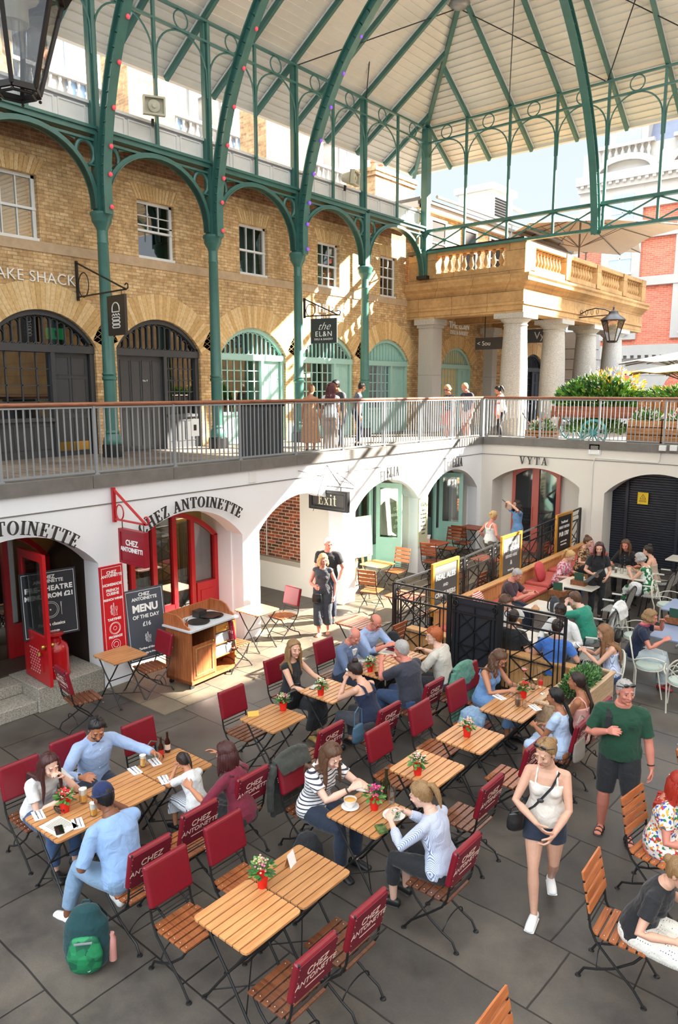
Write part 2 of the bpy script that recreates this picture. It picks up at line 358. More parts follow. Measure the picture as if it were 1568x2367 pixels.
PAV = pave('court_flagstones', (98, 92, 86), (80, 76, 72), (44, 41, 39), 1.2, .8, ang=.03, wet=.34, rough=.5)
PVT = pave('terrace_cobbles', (146, 134, 124), (128, 118, 108), (90, 82, 76), .42, .21, ang=0, ms=.01, wet=.5, rough=.6)
LED = mat('granite_step', (140, 134, 124), .85, var=.4, scale=45, rgb2=(170, 164, 150), bump=.1, world=True)
BLK = mat('black_iron', (26, 26, 27), .45, spec=.5, var=.1, scale=20)
DGR = mat('dark_grey_paint', (66, 67, 69), .45, var=.08, scale=6)
TEA = mat('teal_paint', (168, 208, 198), .5, var=.06, scale=5)
TED = mat('teal_shop_paint', (172, 220, 204), .5, var=.05, scale=5)
RED = mat('red_paint', (186, 22, 30), .35, var=.1, scale=7, coat=.3)
RDM = mat('dull_red_sign', (150, 24, 40), .4)
PNK = mat('terracotta_paint', (190, 96, 84), .45)
STL = mat('railing_grey_steel', (150, 155, 158), .4, metal=.2)
HRL = wood('handrail_wood', (168, 108, 76), (120, 66, 44), .35, axis='x')
RBD = mat('roof_boards', (226, 221, 209), .6, var=.06, scale=1.5, world=True)
LET = mat('white_letters', (245, 245, 240), .5)
LTB = mat('dark_letters', (52, 50, 48), .45)
BRS = mat('brass', (200, 160, 80), .3, metal=.9)
DRK = mat('dark_interior', (40, 34, 30), .8)
INT = mat('warm_interior', (150, 120, 90), .8, var=.3, scale=2)
CHB = mat('chalkboard', (44, 46, 52), .55, var=.1, scale=6)
OLV = mat('sage_board', (136, 142, 104), .6)
WRM = mat('lamp_glow', (255, 180, 90), .5, emit=6)
GLB = mat('globe_glow', (255, 206, 120), .5, emit=4)
EXG = mat('exit_sign_green', (20, 150, 80), .5, emit=1.2)
def glassmat(name, tint, k=.12, rough=.02, hi=.9):
    m = bpy.data.materials.new(name); m.use_nodes = True; MT[name] = m; nt = m.node_tree; nt.nodes.clear(); L = nt.links.new
    o = N(nt, 'ShaderNodeOutputMaterial'); t = N(nt, 'ShaderNodeBsdfTransparent'); g = N(nt, 'ShaderNodeBsdfGlossy'); x = N(nt, 'ShaderNodeMixShader')
    t.inputs[0].default_value = tint; g.inputs['Roughness'].default_value = rough; f = N(nt, 'ShaderNodeLayerWeight'); f.inputs[0].default_value = .35
    mr = N(nt, 'ShaderNodeMapRange'); L(f.outputs['Fresnel'], mr.inputs[0]); mr.inputs['To Min'].default_value = k; mr.inputs['To Max'].default_value = hi
    L(mr.outputs[0], x.inputs[0]); L(t.outputs[0], x.inputs[1]); L(g.outputs[0], x.inputs[2]); L(x.outputs[0], o.inputs[0]); return m
GLS = glassmat('window_glass', (.85, .9, .9, 1))
GLD = glassmat('dark_window_glass', (.35, .37, .38, 1), .2)
CLR = glassmat('drinking_glass', (.97, .98, .98, 1), .05, .02, .45)
BLD = mat('window_blind', (196, 200, 198), .7, var=.05, scale=2)
# ================================================================== floor, lower walls
XW, YF, ZT = -10.15, 18.5, 3.3
fl = MB(); ys = [-6, 12, 14, 16, 18, 20.2]
for a, b in zip(ys, ys[1:]): fl.add([(-17.5, a, fz(a)), (9, a, fz(a)), (9, b, fz(b)), (-17.5, b, fz(b))], [(0, 1, 2, 3)], PAV)
struct(fl.build('floor'))
PAS = pave('sunlit_sandy_flagstones', (124, 113, 96), (110, 100, 86), (68, 62, 54), 1.1, .75, wet=.5, rough=.6); fl = MB(); ys = [6.3, 12, 15, 18.45]  # sandy strip along the left wall, paled so its colour carries some sunlight
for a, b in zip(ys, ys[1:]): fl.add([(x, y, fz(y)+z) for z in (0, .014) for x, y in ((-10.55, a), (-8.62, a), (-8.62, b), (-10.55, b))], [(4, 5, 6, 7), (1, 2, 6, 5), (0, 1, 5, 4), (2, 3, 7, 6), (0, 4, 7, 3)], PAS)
struct(fl.build('floor_sunlit_strip'))
HW = 1.28; CH = [1.95, 5.0, 8.07, 11.07, 14.06, 17.0]; ZS, ZA = 2.1, 2.7
w = MB(); edges = [.4]+[(a+b)/2 for a, b in zip(CH, CH[1:])]+[YF]
for i, yc in enumerate(CH):
    a = arcpts(yc, HW, ZS, ZA)
    poly = [(edges[i], 0), (yc-HW, 0)]+a+[(yc+HW, 0), (edges[i+1], 0), (edges[i+1], 3.36), (edges[i], 3.36)]
    w.prism(poly, (XW, 0, 0), Y_, Z_, (-.42, 0, 0), WHT)
w.b2((XW-.42, -6, 0), (XW, .4, 3.36), WHT)
struct(w.build('wall_left'))
g = MB(); g.b2((XW, -6, 3.02), (XW+.012, YF, 3.035), COP); struct(g.build('trim_1'))
# far lower wall, two arched recesses
FA = [(-8.55, 1.25, 2.3, 2.72), (-5.35, 1.3, 2.2, 2.78), (-1.6, 1.3, 2.2, 2.78)]
w = MB(); ex = [XW-.42, -7.03, -3.7, 9]
for i, (xc, hw, zs, za) in enumerate(FA):
    a = arcpts(xc, hw, zs, za)
    w.prism([(ex[i], 0), (xc-hw, 0)]+a+[(xc+hw, 0), (ex[i+1], 0), (ex[i+1], 3.36), (ex[i], 3.36)], (0, YF, 0), X_, Z_, (0, .6, 0), CRM)
struct(w.build('wall_back'))
g = MB(); g.b2((XW, YF-.012, 3.02), (9, YF, 3.035), COP); struct(g.build('trim_2'))
w = MB(); w.b2((-10, YF+.6, 0), (-7, YF+.72, 3.3), CRM); w.b2((-7, YF+1.6, 0), (9, YF+1.7, 3.3), CRM)
struct(w.build('wall_recess'))
# right and near sides of the court (behind the camera): plain terrace walls
w = MB(); w.b2((8.6, -6, 0), (9, YF, 3.36), CRM); w.b2((XW, -6.4, 0), (9, -6, 3.36), CRM); struct(w.build('wall_right'))
# terrace decks
t = MB(); t.b2((-16, -6.4, 3.1), (XW-.03, 34, ZT), PVT); t.b2((XW-.03, YF+.03, 3.1), (12, 44, ZT), PVT); struct(t.build('terrace_deck'))
t = MB()
for k in range(16):
    y0 = -6+k*1.53; t.b2((XW-.34, y0+.004, ZT), (XW+.05, min(y0+1.526, YF-.02), 3.5), COP)
for k in range(13): t.b2((XW+.06+k*1.5, YF-.05, ZT), (XW+.056+(k+1)*1.5, YF+.34, 3.5), COP)
t.b2((XW-.34, YF-.02, ZT), (XW+.05, YF+.34, 3.5), COP)
struct(t.build('trim_3'))
t = MB(); t.b2((XW-.005, -6, 3.36), (XW+.03, YF, 3.42), COP); struct(t.build('trim_4'))
# ---- interiors behind the lower arches (reveals, back walls, vaults)
def vault(y0, y1, x1, m, side=None):
    b = MB(); side = side or m
    b.b2((x1, y0-.2, 0), (XW-.42, y0, 3.1), side); b.b2((x1, y1, 0), (XW-.42, y1+.2, 3.1), side)
    b.b2((x1-.1, y0-.2, 0), (x1, y1+.2, 3.1), m); b.b2((x1, y0, 2.75), (XW-.42, y1, 3.09), side)
    return b
DR = mat('restaurant_wall', (60, 48, 42), .8, var=.3, scale=1.5); TRC = mat('restaurant_cream', (196, 176, 150), .7, var=.2, scale=1.5)
struct(vault(CH[0]-HW, CH[0]+HW, -14, DRK, WHT).build('wall_vault'))
struct(vault(CH[1]-HW-.03, CH[1]+HW+.03, -15, DR, DR).build('wall_vault'))
struct(vault(CH[2]-HW-.03, CH[2]+HW+.03, -14, TRC, TRC).build('wall_vault'))
b = MB(); y1 = CH[3]+HW; y0 = CH[3]-HW       # exit passage: side wall with a brick panel
b.b2((-17, y0-.2, 0), (XW-.42, y0, 3.1), WHT); b.b2((-17.1, y0, 0), (-17, y1+.4, 3.1), WHT); b.b2((-17, y0, 2.75), (XW-.42, y1, 3.09), WHT)
b.b2((-11.45, y1, 0), (XW-.42, y1+.3, 3.1), CRM); b.b2((-14.2, y1, 0), (-11.45, y1+.3, .68), CRM); b.b2((-17, y1, 0), (-14.2, y1+.3, 3.1), CRM)
b.b2((-14.2, y1+.1, .68), (-11.45, y1+.3, 3.1), BRR); b.b2((-14.2, y1-.0, .68), (-11.45, y1+.12, .8), mat('ledge_stone', (170, 160, 146), .8))
struct(b.build('wall_passage'))
b = MB(); b.tube([(-12.6, y1+.05, .82), (-12.6, y1+.05, 1.75)], .012, WPT); tag(b.build('conduit_pipe'), 'thin white pipe on the brick panel inside the exit arch', 'pipe')
SHI = mat('shop_interior', (206, 200, 186), .7, var=.1, scale=1)
struct(vault(CH[4]-HW-.03, CH[4]+HW+.03, -14, SHI, SHI).build('wall_vault'))
struct(vault(CH[5]-HW-.03, CH[5]+HW+.03, -14, SHI, SHI).build('wall_vault'))
# reveal liners + raised thresholds
for yc, m, zz in ((CH[2], WHT, .3), (CH[4], CRM, .42), (CH[5], CRM, .45)):
    b = MB(); b.b2((-11.3, yc-HW-.02, 0), (XW-.3, yc-HW+.03, 2.6), m); b.b2((-11.3, yc+HW-.03, 0), (XW-.3, yc+HW+.02, 2.6), m)
    if yc > 10: b.b2((-11.2, yc+HW-.12, 0), (XW-.75, yc+HW-.02, 2.62), m)
    struct(b.build('wall_reveal')); b = MB(); b.b2((-14, yc-HW, 0), (-10.6 if zz < .4 else -10.45, yc+HW, zz), LED); struct(b.build('floor_threshold'))
# first arch: platform and steps
b = MB(); b.b2((-15, 3.7, 0), (-11.05, 6.28, .38), mat('dark_stone_floor', (74, 62, 54), .5, var=.3, scale=2, world=True)); struct(b.build('floor_platform'))
b = MB(); b.b2((-11.05, 3.0, .19), (-10.62, 5.15, .36), LED); b.b2((-11.05, 3.0, 0), (-10.18, 5.15, .185), LED); b.b2((-11.05, 5.15, 0), (XW+.02, 6.26, .385), LED)
b.build('entrance_steps', bevel=.012)['kind'] = 'structure'
# ================================================================== upper brick wall
XB = -15.5; DC = [5.4, 8.55, 11.65, 14.9, 18.15, 21.35]; DW = 1.27; DS, DA = 5.8, 6.52
WC = [(8.05, .58), (11.68, .55), (14.95, .54), (18.15, .52), (21.32, .48), (4.8, .58)]
w = MB(); ed = [-6]+[(a+b)/2 for a, b in zip(DC, DC[1:])]+[22.95]
for i, yc in enumerate(DC):
    a = arcpts(yc, DW, DS, DA); y0, y1 = ed[i], ed[i+1]
    w.prism([(y0, ZT), (yc-DW, ZT)]+a+[(yc+DW, ZT), (y1, ZT), (y1, 7.72), (y0, 7.72)], (XB, 0, 0), Y_, Z_, (-.45, 0, 0), BRK)
w.prism([(-6, 7.72), (22.95, 7.72), (22.95, 7.93), (-6, 7.93)], (XB+.03, 0, 0), Y_, Z_, (-.48, 0, 0), STN)
cur = -6.
for yc, hw in sorted(WC):
    w.b2((XB-.45, cur, 7.93), (XB, yc-hw, 9.28), BRK); cur = yc+hw
w.b2((XB-.45, cur, 7.93), (XB, 22.95, 9.28), BRK)
w.b2((XB-.45, -6, 9.28), (XB, 22.95, 9.9), BRK); w.b2((XB-.45, -6, 9.9), (XB+.0, 22.95, 10.75), BRB)
struct(w.build('wall_upper'))
vb = MB()
for yc in DC:       # gauged brick fans over the doorways
    h = DA-DS; R = (DW*DW+h*h)/(2*h); c = DA-R; A = math.asin(DW/R)+.1; n = 36
    for i in range(n):
        a0 = -A+2*A*i/n+.0015; a1 = -A+2*A*(i+1)/n-.0015
        vb.prism([(yc+r*sin(a), c+r*cos(a)) for r, a in ((R+.0, a0), (R+.6, a0), (R+.6, a1), (R+.0, a1))], (XB+.004, 0, 0), Y_, Z_, (.006, 0, 0), random.choice(GAU))
for yc, hw in WC:
    n = 14
    for i in range(n):
        u0 = -1+2*i/n+.012; u1 = -1+2*(i+1)/n-.012
        vb.prism([(yc+hw*u0*1.02, 9.285), (yc+hw*u0*1.34, 9.62), (yc+hw*u1*1.34, 9.62), (yc+hw*u1*1.02, 9.285)], (XB+.004, 0, 0), Y_, Z_, (.006, 0, 0), random.choice(GAU))
struct(vb.build('trim_5'))
# sash windows
for i, (yc, hw) in enumerate(WC):
    o = struct(MB().b2((XB-.5, yc-hw-.1, 7.9), (XB-.46, yc+hw+.1, 9.4), BLD if i != 1 else DRK).build('window_%d' % (i+1)))
    f = MB(); x0, x1 = XB-.2, XB-.12; z0, z1 = 7.93, 9.28
    f.b2((x0, yc-hw, z0), (x1, yc-hw+.07, z1), WPT); f.b2((x0, yc+hw-.07, z0), (x1, yc+hw, z1), WPT)
    f.b2((x0, yc-hw, z1-.06), (x1, yc+hw, z1), WPT); f.b2((x0, yc-hw, z0), (x1+.1, yc+hw, z0+.07), WPT); f.b2((x0, yc-hw, 8.58), (x1+.02, yc+hw, 8.63), WPT)
    for k in (1, 2):
        yy = yc-hw+.07+(2*hw-.14)*k/3; f.b2((x0+.01, yy-.011, z0 if i != 1 else 8.6), (x1-.01, yy+.011, z1), WPT)
    if i in (1,): f.b2((x0, yc-hw, 8.72), (x1, yc+hw, 8.75), WPT)
    for zz in ((8.25, 8.93) if i in (3, 4) else (8.95,) if i == 1 else ()): f.b2((x0+.01, yc-hw, zz-.01), (x1-.01, yc+hw, zz+.01), WPT)
    f.build('window_frame', o); MB().b2((x0+.035, yc-hw+.05, z0+.05), (x0+.042, yc+hw-.05, z1-.05), GLD if i in (1, 4) else GLS).build('pane', o)
# ---- arched shop fronts on the terrace
def shopfront(i, yc, fm, doors_right=True, wfrac=.6, kind='grid', glass=GLS, lowpanel=True):
    o = MB(); x = XB-.22; A = arcpts(yc, DW, DS, DA, 24); B = arcpts(yc, DW-.11, DS+.03, DA-.11, 24)
    o.band(B, A, (x, 0, 0), Y_, Z_, (.14, 0, 0), fm)
    for s in (-1, 1): o.b2((x, yc+s*DW, ZT), (x+.14, yc+s*(DW-.11), DS+.04), fm)
    o.b2((x, yc-DW, 5.62), (x+.17, yc+DW, 5.78), fm)
    root = struct(o.build('door_%d' % i))
    # fanlight bars with rounded ends
    f = MB(); h = DA-DS; R = ((DW-.11)**2+h*h)/(2*h); n = 13
    for k in range(n+1):
        y = yc-DW+.13+(2*DW-.26)*k/n; zt = DA-.12-R+sqrt(max(0, R*R-(y-yc)**2))
        if zt > 5.86: f.b2((x+.03, y-.013, 5.78), (x+.075, y+.013, zt), fm)
        if k < n:
            ym = y+(2*DW-.26)/n/2; r = (2*DW-.26)/n/2; zc = DA-.12-R+sqrt(max(0, R*R-(ym-yc)**2))
            for zz, a0 in ((5.78+r, pi), (max(5.8+r, zc-r), 0)):
                pts = [(x+.05, ym+r*cos(a0+pi*j/8), zz+r*sin(a0+pi*j/8)) for j in range(9)]
                f.tube(pts, .014, fm, 5)
    f.build('fanlight_bars', root)
    g = MB(); g.prism(B+[(yc+DW-.1, 5.7), (yc-DW+.1, 5.7)], (x+.02, 0, 0), Y_, Z_, (.006, 0, 0), glass if kind != 'solid' else fm); g.build('pane', root)
    s = yc-DW+.11+(2*DW-.22)*(wfrac if doors_right else 1-wfrac)
    wy = (yc-DW+.11, s) if doors_right else (s, yc+DW-.11); dy = (s, yc+DW-.11) if doors_right else (yc-DW+.11, s)
    m = MB(); m.b2((x, s-.05, ZT), (x+.16, s+.05, 5.65), fm); m.b2((x, wy[0], ZT), (x+.1, wy[1], 4.12), fm); m.b2((x, wy[0], 4.1), (x+.18, wy[1], 4.17), fm)
    for k in range(3):
        a = wy[0]+(wy[1]-wy[0])*(k+.12)/3; b_ = wy[0]+(wy[1]-wy[0])*(k+.88)/3
        m.band([(a, 3.5), (b_, 3.5), (b_, 4.0), (a, 4.0), (a, 3.5)], [(a-.02, 3.48), (b_+.02, 3.48), (b_+.02, 4.02), (a-.02, 4.02), (a-.02, 3.48)], (x+.1, 0, 0), Y_, Z_, (.015, 0, 0), fm)
    m.build('panel', root)
    m = MB(); nx, nz = (4, 4) if kind == 'grid4' else (6, 5)
    for k in range(nx+1):
        y = wy[0]+(wy[1]-wy[0])*k/nx; m.b2((x+.03, y-.014, 4.17), (x+.07, y+.014, 5.62), fm)
    for k in range(nz+1):
        z = 4.17+1.45*k/nz; m.b2((x+.03, wy[0], z-.012), (x+.07, wy[1], z+.012), fm)
    m.build('glazing_bars', root); g = MB(); g.b2((x+.04, wy[0], 4.17), (x+.046, wy[1], 5.62), glass); g.build('pane', root)
    d = MB(); d.b2((x+.0, dy[0]+.03, ZT), (x+.06, dy[1]-.02, 5.62), fm); W = (dy[1]-dy[0])
    nd = 2 if W < 1.1 else 4
    for k in range(nd):
        for z0, z1 in ((3.42, 4.15), (4.3, 5.05), (5.15, 5.52)) if nd == 2 else ((3.42, 4.3), (4.42, 5.5)):
            a = dy[0]+.06+(W-.1)*(k+.08)/nd; b_ = dy[0]+.04+(W-.1)*(k+.9)/nd
            d.band([(a, z0), (b_, z0), (b_, z1), (a, z1), (a, z0)], [(a-.022, z0-.022), (b_+.022, z0-.022), (b_+.022, z1+.022), (a-.022, z1+.022), (a-.022, z0-.022)], (x+.06, 0, 0), Y_, Z_, (.014, 0, 0), fm)
    d.build('door_leaf', root)
    if kind == 'grid4': MB().b2((x+.062, dy[0]+.1, 3.4), (x+.07, dy[1]-.1, 3.62), BRS).build('kick_plate', root)
    if kind == 'grid4': MB().b2((x+.02, wy[0], 4.17), (x+.026, wy[1], 4.9), mat('frosted', (205, 210, 212), .6)).build('frosted_lower_pane', root)
    return root
TEG = mat('teal_gate', (158, 200, 190), .5)
shopfront(0, DC[0], DGR, True, .6, 'grid4', GLD)
shopfront(1, DC[1], DGR, True, .6, 'grid4', GLD)
shopfront(2, DC[2], DGR, False, .42, 'grid', GLD)
shopfront(3, DC[3], TEA, True, .66)
shopfront(4, DC[4], TEA, True, .66)
shopfront(5, DC[5], TEG, True, .62, 'solid', GLS)
w = MB(); w.b2((-19, -6, 3.2), (-18.9, 23, 7.7), DRK); w.b2((-19, -6, 3.2), (-15.9, 23, 3.29), DRK); w.b2((-19, -6, 6.9), (-15.95, 23, 7), DRK)
for y in [(a+b)/2 for a, b in zip(DC, DC[1:])]: w.b2((-19, y-.1, 3.2), (-15.95, y+.1, 7), INT)
struct(w.build('wall_interior'))
# interior goods seen through the shop windows
for yc in (DC[3], DC[4]):
    for k in range(3):
        b = MB(); b.ell((-16.6-.4*k, yc-.7+.45*k, 5.25-.1*k), (.11, .11, .11), GLB); b.tube([(-16.6-.4*k, yc-.7+.45*k, 5.35), (-16.6-.4*k, yc-.7+.45*k, 6.9)], .008, BLK)
        tag(b.build('pendant_lamp'), 'small orange globe lamp glowing inside a pale green shop window', 'lamp', 'globe lamps in the pale green shops')
    b = MB(); b.b2((-16.5, yc-1.1, 3.3), (-16.1, yc+.3, 4.2), WPT); tag(b.build('display_counter'), 'white counter behind the %s pale green shop window' % ('first' if yc == DC[3] else 'second'), 'counter')
    cols = [mat('goods_%d' % i, c, .5) for i, c in enumerate([(200, 60, 40), (230, 150, 40), (70, 110, 50), (220, 210, 190), (120, 60, 30)])]
    for k in range(14):
        y = yc-1.1+.1*k; hh = random.uniform(.08, .3); b = MB(); b.lathe([(.0, 0), (.045, 0), (.045, hh*.6), (.018, hh*.8), (.018, hh), (0, hh)], (-16.25, y, 4.2), cols[k % 5], 8)
        tag(b.build('jar'), 'small coloured jar on the counter of a pale green shop', 'jar', 'jars on the shop counters')
# ================================================================== iron columns and arcade, left side
XC = -14.65; YC_ = [3.35, 6.47, 9.6, 12.72, 15.82, 18.9]; YK = 22.25
def lpt(o, *p): return (o[0]+p[0], o[1]+p[1], o[2]+p[2])
def column(lab):
    r = thing('iron_column', lab, 'column', (0, 0, 0), group='green iron columns of the left arcade')
    MB().lathe([(0, 0), (.24, 0), (.24, .26), (.2, .3)], (0, 0, 0), BLK, 8).build('plinth', r)
    MB().lathe([(.2, .28), (.22, .32), (.2, .42), (.15, .52), (.17, .55), (.14, .6)], (0, 0, 0), GRN, 16).build('base', r)
    MB().lathe([(.14, .6), (.14, 1.7), (.165, 1.73), (.165, 1.77), (.14, 1.8), (.165, 1.84), (.14, 1.88), (.115, 4.6), (.13, 4.63), (.115, 4.66), (.115, 4.9)], (0, 0, 0), GRN, 20).build('shaft', r)
    MB().lathe([(.115, 4.88), (.14, 4.95), (.2, 5.05), (.22, 5.08), (.22, 5.16), (.25, 5.2), (.25, 5.25), (.2, 5.28), (0, 5.28)], (0, 0, 0), GRN, 10).build('capital', r)
    u = MB(); u.b2((-.13, -.11, 5.25), (.1, .11, 6.85), GRN); u.b2((-.15, -.045, 6.85), (.02, .045, 10.15), GRN)
    for s in (-1, 1): u.b2((-.15, s*.07-.03, 6.8), (-.02, s*.07+.03, 10.15), GRN)
    u.build('upper_post', r); return r
c0 = column('green iron column left of the burger sign bracket')
labs = ['green iron column at the left edge, beside the entrance out of frame', 'green iron column behind the hanging burger sign', 'green iron column between the dark double doors and the first pale green shop',
        'green iron column carrying the second hanging sign bracket', 'green iron column in front of the shuttered pale green door']
c0.location = (XC, YC_[1], ZT); c0['label'] = labs[0]
for y, l in zip(YC_[2:], labs[1:]): dup(c0, (XC, y, ZT), 0, l)
ck = thing('corner_post', 'green iron corner post rising from the stone cornice where the two arcades meet', 'post', (0, 0, 0))
k = MB(); k.b2((XC-.12, YK-.12, 8.62), (XC+.12, YK+.12, 13.4), GRN); k.b2((XC-.2, YK-.2, 8.55), (XC+.2, YK+.2, 8.66), BLK); k.build('post', ck)
# spandrel arch per bay
def spandrel(y0, y1, lab):
    r = thing('iron_arch', lab, 'arch', (0, 0, 0), group='spandrel arches under the left beam'); yc = (y0+y1)/2; hw = (y1-y0)/2-.1; x = XC-.05
    n = 22; pi_ = []; po = []
    for i in range(n+1):
        a = pi-pi*i/n; pi_.append((yc+(hw-.06)*cos(a), 8.62+(1.36-.0)*sin(a)**.9)); po.append((yc+(hw+.04)*cos(a), 8.62+(1.47)*sin(a)**.9))
    m = MB(); m.band(pi_, po, (x-.06, 0, 0), Y_, Z_, (.16, 0, 0), GRN)
    pj = [(p[0], p[1]+.03) for p in pi_]; m.band(pi_, pj, (x-.09, 0, 0), Y_, Z_, (.22, 0, 0), GRN); m.build('arch_rib', r)
    m = MB(); m.b2((x-.07, y0+.08, 10.1), (x+.13, y1-.08, 10.22), GRN); m.b2((x-.1, y0+.06, 10.2), (x+.18, y1-.06, 10.26), GRN); m.b2((x-.03, y0+.08, 9.98), (x+.08, y1-.08, 10.03), GRN); m.build('beam', r)
    for s in (-1, 1):
        cy = yc+s*(hw-.2); m = MB(); pa = [(x+.02, cy+.21*cos(2*pi*j/20), 9.73+.25*sin(2*pi*j/20)) for j in range(21)]
        m.tube(pa, .045, GRN, 6); m.build('ring', r)
        m = MB(); e = yc+s*hw; m.bar((x+.02, e, 9.5), (x+.02, yc+s*(hw-.16), 9.5), .1, .03, GRN)
        m.prism([(yc+s*(hw-.42), 9.93), (yc+s*(hw-.42), 9.99), (yc+s*(hw-.85), 10.03)], (x, 0, 0), Y_, Z_, (.03, 0, 0), GRN); m.build('web', r)
    return r
bays = list(zip([YC_[0]]+YC_[1:], YC_[1:]+[YK]))
nm = ['at the left edge of the view', 'over the first burger shop front', 'over the sash window beside the burger sign', 'over the third sash window', 'over the fourth sash window', 'next to the stone portico']
for (a, b), l in zip(bays, nm): spandrel(a, b, 'green iron spandrel arch with rings '+l)
# upper frieze: posts, two rails, rings and little arches
def frieze(p0, p1, lab, low, grp):
    p0 = V(p0); p1 = V(p1); d = (p1-p0); L = d.length; u = d/L; n = V((u.y, -u.x, 0))
    r = thing('iron_frieze_bay', lab, 'ironwork', (0, 0, 0), group=grp)
    P = lambda s, z: p0+u*s+V((0, 0, z))
    m = MB(); m.bar(P(0, 13.4), P(L, 13.4), .09, .05, GRN); m.bar(P(0, 12.95), P(L, 12.95), .08, .05, GRN); m.build('rails', r)
    m = MB(); m.bar(P(0, low), P(0, 13.4), .07, .07, GRN); m.build('post', r)
    m = MB(); m.tube([P(L/2+.2*cos(2*pi*j/20), 13.175+.2*sin(2*pi*j/20)) for j in range(21)], .018, GRN, 6); m.build('ring', r)
    m = MB(); R = L/2-.05; m.tube([P(.04, 11.7)]+[P(L/2-R*cos(pi*j/16), 12.2+(.73)*sin(pi*j/16)) for j in range(17)]+[P(L-.04, 11.7)], .022, GRN, 6); m.build('arch', r)
yy = []
for a, b in bays: yy += [a, (a+b)/2]
yy.append(YK)
for i in range(2, len(yy)-1): frieze((XC, yy[i], 0), (XC, yy[i+1], 0), 'green frieze bay with one ring on the left arcade, bay %s the corner' % (['next to', 'second from', 'third from', 'fourth from', 'fifth from', 'sixth from', 'seventh from', 'eighth from', 'ninth from', 'tenth from', 'eleventh from'][len(yy)-2-i]), 10.2, 'frieze bays of the left arcade')
for i in range(9): frieze((XC+1.535*i, YK, 0), (XC+1.535*(i+1), YK, 0), 'green frieze bay with one ring on the far arcade, bay %s the corner' % ['next to', 'second from', 'third from', 'fourth from', 'fifth from', 'sixth from', 'seventh from', 'eighth from', 'ninth from'][i], 9.4, 'frieze bays of the far arcade')
# lattice truss on the far side
for i in range(9):
    x0 = XC+1.535*i; x1 = x0+1.535
    r = thing('lattice_truss_bay', 'green lattice truss bay with crossed bars, %s from the corner' % ['first', 'second', 'third', 'fourth', 'fifth', 'sixth', 'seventh', 'eighth', 'ninth'][i], 'truss', (0, 0, 0), group='lattice truss bays of the far arcade')
    m = MB(); m.bar((x0, YK, 10.12), (x1, YK, 10.12), .16, .09, GRN); m.bar((x0, YK, 9.42), (x1, YK, 9.42), .16, .08, GRN)
    for s in range(9): m.ell((x0+.1+s*.165, YK-.085, 10.12), .014, GRN, 6); m.ell((x0+.1+s*.165, YK-.085, 9.42), .014, GRN, 6)
    m.build('chords', r)
    for s in (0, 1):
        MB().bar((x0+.04, YK, 9.46 if s else 10.08), (x1-.04, YK, 10.08 if s else 9.46), .03, .045, GRN).build('brace', r)
    m = MB(); c = ((x0+x1)/2, YK, 9.77); m.lathe([(0, -.045), (.05, -.045), (.06, -.03), (.06, .03), (.05, .045), (0, .045)], c, GRN, 12, R=Mx.Rotation(pi/2, 3, 'X')); m.build('boss', r)
# curved ribs
def rib(o, dx, dy, lab, lights=True, short=0):
    r = thing('curved_rib', lab, 'rib', (0, 0, 0), group='great curved ribs of the roof')
    P = [(0, 8.5-short*.9), (.0, 9.3), (.12, 10.05), (.4, 11.1), (.85, 12.1), (1.45, 13.05), (2.3, 14.0), (3.4, 14.9), (4.8, 15.6)]
    pts = []
    for i in range(len(P)-1):
        p_1 = P[max(0, i-1)]; p0 = P[i]; p1 = P[i+1]; p2 = P[min(len(P)-1, i+2)]
        for t in (0, .25, .5, .75):
            pts.append(tuple(.5*((2*p0[k])+(p1[k]-p_1[k])*t+(2*p_1[k]-5*p0[k]+4*p1[k]-p2[k])*t*t+(3*p0[k]-p_1[k]-3*p1[k]+p2[k])*t**3) for k in (0, 1)))
    pts.append(P[-1]); D = V((dx, dy, 0)); S = V((-dy, dx, 0)); o = V(o)
    w3 = [o+D*(a+.18)+V((0, 0, z)) for a, z in pts]
    m = MB()
    for a, b in zip(w3, w3[1:]): m.bar(a, b+(b-a)*.05, .05, .2, GRN, upv=D)
    m.build('web', r); m = MB()
    for a, b in zip(w3, w3[1:]):
        t = (b-a).normalized(); nn = t.cross(S).normalized()*.11
        m.bar(a+nn, b+nn+(b-a)*.04, .2, .035, GRN, upv=D); m.bar(a-nn, b-nn+(b-a)*.04, .2, .035, GRN, upv=D)
    m.build('flange', r); m = MB()
    for k in range(3, len(w3)-1):
        for s in (-1, 1): m.ell(w3[k]+S*.1*s+D*.09, .016, GRN, 6)
    m.build('rivets', r)
    return w3, D
LP = mat('coral_glass', (228, 80, 90), .25, emit=.25); LV = mat('violet_glass', (150, 90, 220), .25, emit=.25)
ribs = []
for i, (y, l) in enumerate(zip(YC_[1:5], ['left edge', 'burger sign', 'dark double doors', 'second hanging sign'])):
    ribs.append(rib((XC, y, 0), 1, 0, 'great green curved rib springing above the column by the '+l))
rib((XC+1.535*4-.12, YK, 0), 0, -1, 'great green curved rib of the far arcade above the big cream parasol', short=-.95)
for i, (w3, D) in enumerate(ribs):
    m_ = LP if i < 3 else LV
    for k in range(1, 24, 3):
        p = w3[k]+D*.16+V((0, .05, 0)); b = MB(); b.ell(p, (.045, .045, .05), m_, 10); b.tube([p, p-D*.1], .02, GRN, 6)
        tag(b.build('festoon_bulb'), '%s bulb on the %s curved rib from the left, %s bulb up' % ('coral red' if i < 3 else 'violet', ['first', 'second', 'third', 'fourth'][i], ['lowest', 'second', 'third', 'fourth', 'fifth', 'sixth', 'seventh', 'eighth'][k//3]), 'bulb', 'festoon bulbs on rib number %s' % ['one', 'two', 'three', 'four'][i])
